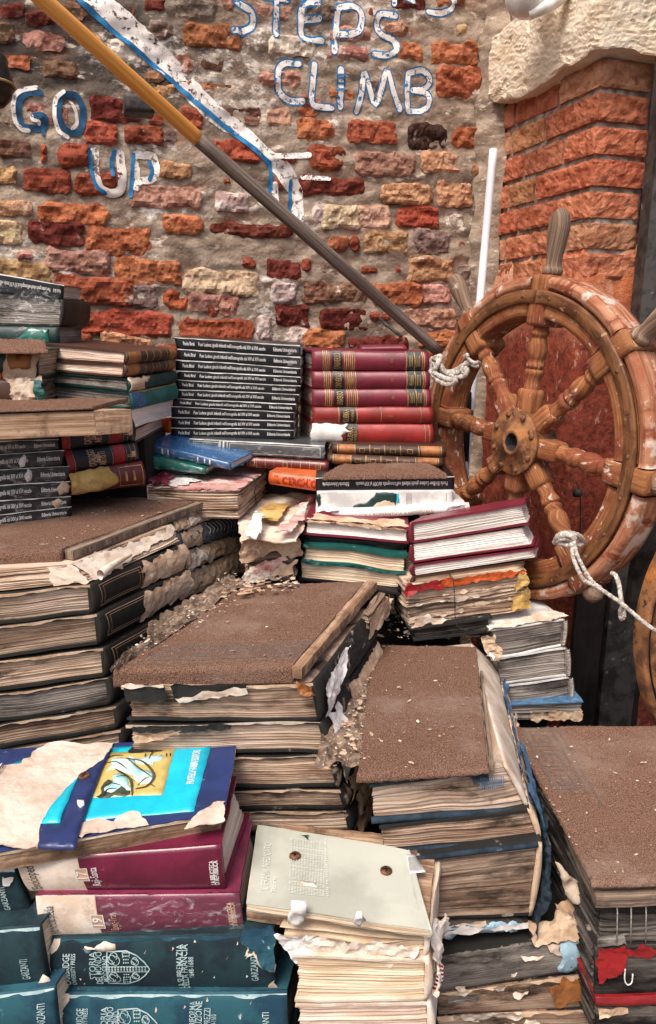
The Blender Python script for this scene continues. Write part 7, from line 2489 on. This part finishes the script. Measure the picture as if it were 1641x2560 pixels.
def revolve(name, pf, m, parent, n=120, th0=math.pi * .5, th1=math.pi * 1.5):
    V, F, UV = [], [], []
    for i in range(n + 1):
        th = th0 + (th1 - th0) * i / n
        for r_, c_ in pf:
            d = .0012 * fr(th * 12, r_ * 70, c_ * 40, 3)
            V.append(hpnt(th, r_ + d, c_ + d)); UV.append((th * hr, r_ + c_))
    k = len(pf)
    for i in range(n):
        for j in range(k - 1):
            F.append((i * k + j, i * k + j + 1, (i + 1) * k + j + 1, (i + 1) * k + j))
    return add(name, V, F, mt[m], parent, uv=UV)


revolve('rim', [(hr, -.02), (hr, .014), (hr - .003, .018), (hr - .008, .018), (hr - .011, .012)], 'rust', HB)
revolve('groove', [(hr - .011, .012), (hr - .012, -.004), (hr - .016, -.004), (hr - .017, .004)], 'iron', HB)
revolve('rim_band', [(hr - .017, .004), (hr - .040, .002), (hr - .042, .008), (hr - .047, .008)], 'rust', HB)
revolve('groove', [(hr - .047, .008), (hr - .048, -.008), (hr - .053, -.008)], 'iron', HB)
revolve('plate', [(hr - .053, -.008), (hr - .054, -.003), (hr - .2, -.006), (.01, -.008)], 'rust_plate', HB)
for k in range(9):
    p = hpnt(math.pi * (.72 + k * .07), hr - .028, .004)
    v, f, uv = tube([p, p + Vector((0, -.003, 0)), p + Vector((0, -.004, 0))], [.005, .0045, .002], 10)
    add('rivet', v, f, mt['bolt'], HB, uv=uv)
gb = PY((1575, 1500), 1.17)
v, f, uv = gridbox(.4, .025, .30, 20, 2, 16, rnd=.002, amp=.0012, freq=20)
tag(add('grey_board', [Vector((gb.x + x + z * .03, gb.y + y + x * .1, gb.z + z - .02)) for x, y, z in v], f, mt['iron'], uv=uv, smooth=False, base=gb), 'dark grey board behind the rusty disc at the right edge', 'board')
# added plank filling the dark gap behind the rope knot and the pipe
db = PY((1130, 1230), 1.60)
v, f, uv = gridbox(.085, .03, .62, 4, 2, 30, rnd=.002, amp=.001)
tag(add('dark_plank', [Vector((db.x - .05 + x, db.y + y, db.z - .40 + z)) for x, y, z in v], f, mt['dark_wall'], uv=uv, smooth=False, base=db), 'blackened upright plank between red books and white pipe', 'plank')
for k in range(4):  # dark planks added to fill the shade under the wheel
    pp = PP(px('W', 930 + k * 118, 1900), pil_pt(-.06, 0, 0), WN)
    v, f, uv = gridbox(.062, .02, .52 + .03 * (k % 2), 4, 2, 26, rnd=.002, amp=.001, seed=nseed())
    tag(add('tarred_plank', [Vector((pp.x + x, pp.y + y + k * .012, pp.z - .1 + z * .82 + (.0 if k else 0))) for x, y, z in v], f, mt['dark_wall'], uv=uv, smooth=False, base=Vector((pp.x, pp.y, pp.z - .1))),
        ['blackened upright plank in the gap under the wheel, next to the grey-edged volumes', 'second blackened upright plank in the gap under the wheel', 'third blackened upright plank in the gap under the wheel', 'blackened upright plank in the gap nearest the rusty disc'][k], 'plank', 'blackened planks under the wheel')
# flakes of old plaster on the dark foot of the pillar
for k, (pts, m_) in enumerate((([(1080, 1300), (1170, 1295), (1190, 1330), (1120, 1350), (1060, 1340)], 'paper_tan'), ([(940, 1530), (1000, 1500), (1030, 1420), (1020, 1520), (980, 1610), (945, 1600)], 'paper_tan'), ([(1235, 1400), (1330, 1395), (1360, 1500), (1335, 1620), (1290, 1640), (1260, 1560)], 'paper_tan'))):
    P = [PP(px('W', *p), pil_pt(-.03, 0, 0), WN) for p in pts]
    c = sum(P, Vector()) / len(P)
    Qp = [((p - c).dot(WD), p.z - c.z) for p in P]
    if sum(Qp[i - 1][0] * Qp[i][1] - Qp[i][0] * Qp[i - 1][1] for i in range(len(Qp))) < 0:
        Qp = Qp[::-1]
    v, f, uv = relief(rough_poly(Qp, .006, .004, nseed(), 60), .007, lambda x, y, e: .006 + .005 * fr(x * 50, y * 50, 2, 3), .01)
    add('plaster_flake', [c + WD * x + UP * z + WN * h for x, z, h in v], f, mt['stone'], pil, uv=uv)

# ================================================================== lamp at the top right, dark knob at the left edge
lc = PY((1322, -22), 1.62)
pfv = [(0, -.045), (.018, -.043), (.034, -.034), (.042, -.02), (.044, -.008), (.036, .0), (.03, .01), (.03, .05)]
V, F, UV = [], [], []
for r_, z in pfv:
    for k in range(28):
        th = 2 * math.pi * k / 28
        V.append(lc + Vector((r_ * math.cos(th), r_ * math.sin(th), z))); UV.append((th * .04, z))
for i in range(len(pfv) - 1):
    for k in range(28):
        k2 = (k + 1) % 28
        F.append((i * 28 + k, i * 28 + k2, (i + 1) * 28 + k2, (i + 1) * 28 + k))
lt = thing('wall_lamp', 'chipped white enamel lamp on the stone block, cut by the top edge', 'lamp', lc)
add('shade', V, F, mt['enamel'], lt, uv=UV)
v, f, uv = tube([lc + Vector((.0, -.02, -.048)), lc + Vector((.03, -.03, -.036)), lc + Vector((.07, -.02, -.01))], [.008, .012, .012], 10)
add('bracket', v, f, mt['enamel'], lt, uv=uv)
kc = PY((-14, 205), 1.15)
V, F, UV = [], [], []
pfv = [(r_ * .82, z_) for r_, z_ in [(0, -.032), (.014, -.030), (.026, -.02), (.0315, -.004), (.030, .012), (.024, .022), (.026, .026), (.024, .031), (.012, .034), (.0, .035)]]
kd = Vector((.55, -.75, .2)).normalized(); ka = kd.cross(UP).normalized(); kb = ka.cross(kd)
for r_, z in pfv:
    for k in range(28):
        th = 2 * math.pi * k / 28
        V.append(kc + ka * (r_ * math.cos(th)) + UP * (z) + kd * (r_ * math.sin(th)) * .9); UV.append((th * .03, z))
for i in range(len(pfv) - 1):
    for k in range(28):
        k2 = (k + 1) % 28
        F.append((i * 28 + k, i * 28 + k2, (i + 1) * 28 + k2, (i + 1) * 28 + k))
kt = thing('bell', 'dark tarnished brass bell cut by the left picture edge', 'bell', kc)
add('body', V, F, mt['brass'], kt, uv=UV)
v, f, uv = tube([kc + ka * (.0262 * math.cos(t)) + kd * (.0262 * math.sin(t)) * .9 - UP * .006 for t in [i / 30 * 2 * math.pi for i in range(31)]], .0018, 8, cap=False)
add('ring', v, f, mt['t_gold'], kt, uv=uv)

# ================================================================== crumbs of paper and dust (nobody could count them)
rs = random.Random(21)
V, F, fm = [], [], []
cm = ['paper_tan', 'paper_tan', 'paper', 'pg_brown', 'pg_grey']


def crumb(p, s, k):
    b0 = len(V)
    n = rs.randint(4, 6)
    a0 = rs.random() * 6
    st_ = rs.uniform(1, 2.6)
    ca, sa = math.cos(a0), math.sin(a0)
    for lay in (0, 1):
        for i in range(n):
            th = i / n * 2 * math.pi
            r_ = s * rs.uniform(.6, 1)
            x, y = r_ * math.cos(th) * st_, r_ * math.sin(th)
            V.append(p + Vector((x * ca - y * sa, x * sa + y * ca, lay * s * .16 + s * .3 * rs.random())))
    F.append(tuple(b0 + n + i for i in range(n)))
    for i in range(n):
        F.append((b0 + i, b0 + (i + 1) % n, b0 + n + (i + 1) % n, b0 + n + i))
    fm.extend([k] * (n + 1))


def scatter(A, B, Cc, Dd, n, smin=.0006, smax=.0022, bias=None):
    for _ in range(n):
        u, v = rs.random(), rs.random()
        if bias == 'l':
            u = u ** 2.6
        if bias == 'r':
            u = 1 - u ** 3
        if bias == 'b':
            v = 1 - v ** 3
        p = A * ((1 - u) * (1 - v)) + B * (u * (1 - v)) + Cc * (u * v) + Dd * ((1 - u) * v)
        crumb(p + UP * .002, smin + (smax - smin) * rs.random() ** 3, rs.choice([0, 0, 1, 1, 2, 3, 4]))


scatter(Oa, Ob, Oc, Od, 34); scatter(Oa, Ob, Oc, Od, 60, bias='l')
scatter(Pa, Pb, Pc_, Pd, 34); scatter(Pa, Pb, Pc_, Pd, 110, bias='l', smax=.003)
scatter(Qa, Qa + (Qb - Qa) * .7, Qd + (Qc - Qd) * .7, Qd, 45); scatter(Qa, Qa + (Qb - Qa) * .5, Qd + (Qc - Qd) * .5, Qd, 90, bias='l')
scatter(Nfl, Na, Nb, Nbl, 70); scatter(Nfl, Na, Nb, Nbl, 120, bias='b', smax=.004)
# debris lane between the middle step and the plain carpet, and along other seams
lane = [Vector((p.x, p.y, p.z)) for p in (Pa + Vector((-.05, .0, .0)), Pa + Vector((.004, .02, 0)), Pd + Vector((.006, .05, 0)), Pd + Vector((-.045, .04, 0)))]
V2, F2, UV2 = [], [], []
for j in range(60):
    for i in range(16):
        u, v_ = i / 15, j / 59
        p = lane[0] * ((1 - u) * (1 - v_)) + lane[1] * (u * (1 - v_)) + lane[2] * (u * v_) + lane[3] * ((1 - u) * v_)
        V2.append(p + UP * (.010 * fr(u * 3, v_ * 14, 4, 5) + .012 * (1 - u) - .004)); UV2.append((u * .06, v_ * .4))
for j in range(59):
    for i in range(15):
        k = j * 16 + i
        F2.append((k, k + 1, k + 17, k + 16))
o = add('debris', V2, F2, mt['dust'], uv=UV2, base=lane[0], smooth=False)
o['kind'] = 'stuff'
o['label'] = 'pulp and dust of rotten paper heaped beside the plain brown carpet'
V2, F2, UV2 = [], [], []
LE = [PZ(px('E', *q), zO + .004) for q in ((515, 905), (560, 850), (700, 740), (840, 625), (950, 530), (1110, 450))]; RE = [PZ(px('E', *q), zO + .001) for q in ((560, 880), (620, 840), (800, 730), (960, 620), (1080, 530), (1190, 488))]
s0_ = LE[0]; LE = catmull(LE, 12); RE = catmull(RE, 12)
for j in range(60):
    for i in range(14):
        u, v_ = i / 13, j / 59
        p = LE[j].lerp(RE[j], u)
        V2.append(p + UP * (.008 * fr(u * 3 + 7, v_ * 13, 4, 5) + .004 * (1 - u))); UV2.append((u * .06, v_ * .4))
for j in range(59):
    for i in range(13):
        k = j * 14 + i
        F2.append((k, k + 1, k + 15, k + 14))
o = add('debris', V2, F2, mt['dust'], uv=UV2, base=s0_, smooth=False)
o['kind'] = 'stuff'
o['label'] = 'pulp and dust of rotten paper in the seam left of the Greek key carpet'
scatter(*lane, 420, .0008, .0045)
seam = [LE[0], RE[0], RE[-1], LE[-1]] if False else [Oa + Vector((.0, .02, .012)), Oa + Vector((.05, .03, .004)), Od + Vector((.05, .02, .004)), Od + Vector((-.02, .02, .015))]
scatter(*seam, 160, .0008, .003)
scatter(Pd + Vector((0, .02, 0)), Pc_ + Vector((0, .02, 0)), Pc_ + Vector((.02, .1, .01)), Pd + Vector((-.02, .1, .01)), 160, .001, .006)
scatter(PZ(px('V', 540, 1400), -.415), PZ(px('V', 700, 1385), -.415), PZ(px('V', 690, 1350), -.415), PZ(px('V', 560, 1360), -.415), 120, .001, .006)
o = add('paper_crumbs', V, F, [mt[k] for k in cm], fm=fm, smooth=False)
o['kind'] = 'stuff'
o['label'] = 'crumbs and flakes of torn paper scattered over the carpets and seams'

# ================================================================== rubble and timber the piles stand on, mostly hidden
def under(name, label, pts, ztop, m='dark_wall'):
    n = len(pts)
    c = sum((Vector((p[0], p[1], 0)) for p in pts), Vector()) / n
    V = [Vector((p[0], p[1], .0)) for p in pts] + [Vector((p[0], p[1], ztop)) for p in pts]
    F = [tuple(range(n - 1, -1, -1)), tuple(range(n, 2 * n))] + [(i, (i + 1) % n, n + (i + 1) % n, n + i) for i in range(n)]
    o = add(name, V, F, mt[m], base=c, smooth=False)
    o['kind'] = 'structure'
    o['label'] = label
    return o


def inset(C, k=.9):
    c = (C[0] + C[1] + C[2] + C[3]) / 4
    return [((p - c) * k + c)[:2] for p in C[:4]]


SUPPORT = []
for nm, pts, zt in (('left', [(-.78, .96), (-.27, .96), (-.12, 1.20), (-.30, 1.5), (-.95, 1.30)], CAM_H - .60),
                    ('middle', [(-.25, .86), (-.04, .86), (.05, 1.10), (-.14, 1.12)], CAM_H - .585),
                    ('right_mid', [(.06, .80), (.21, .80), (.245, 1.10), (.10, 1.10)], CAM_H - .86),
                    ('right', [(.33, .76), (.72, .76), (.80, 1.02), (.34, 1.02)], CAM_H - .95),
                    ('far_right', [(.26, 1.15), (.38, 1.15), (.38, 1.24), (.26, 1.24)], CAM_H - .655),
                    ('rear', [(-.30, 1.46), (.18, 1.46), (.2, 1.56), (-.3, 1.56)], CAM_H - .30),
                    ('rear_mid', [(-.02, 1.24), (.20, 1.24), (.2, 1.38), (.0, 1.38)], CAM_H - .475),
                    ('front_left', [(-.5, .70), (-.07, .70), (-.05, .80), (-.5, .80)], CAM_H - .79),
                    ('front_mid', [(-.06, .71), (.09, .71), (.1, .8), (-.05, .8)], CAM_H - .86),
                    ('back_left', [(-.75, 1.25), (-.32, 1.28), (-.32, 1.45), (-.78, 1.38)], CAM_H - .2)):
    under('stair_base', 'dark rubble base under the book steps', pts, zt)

# ------------------------------------------------------------------ tidy
for o in bpy.data.objects:
    if '_w' in o:
        del o['_w']
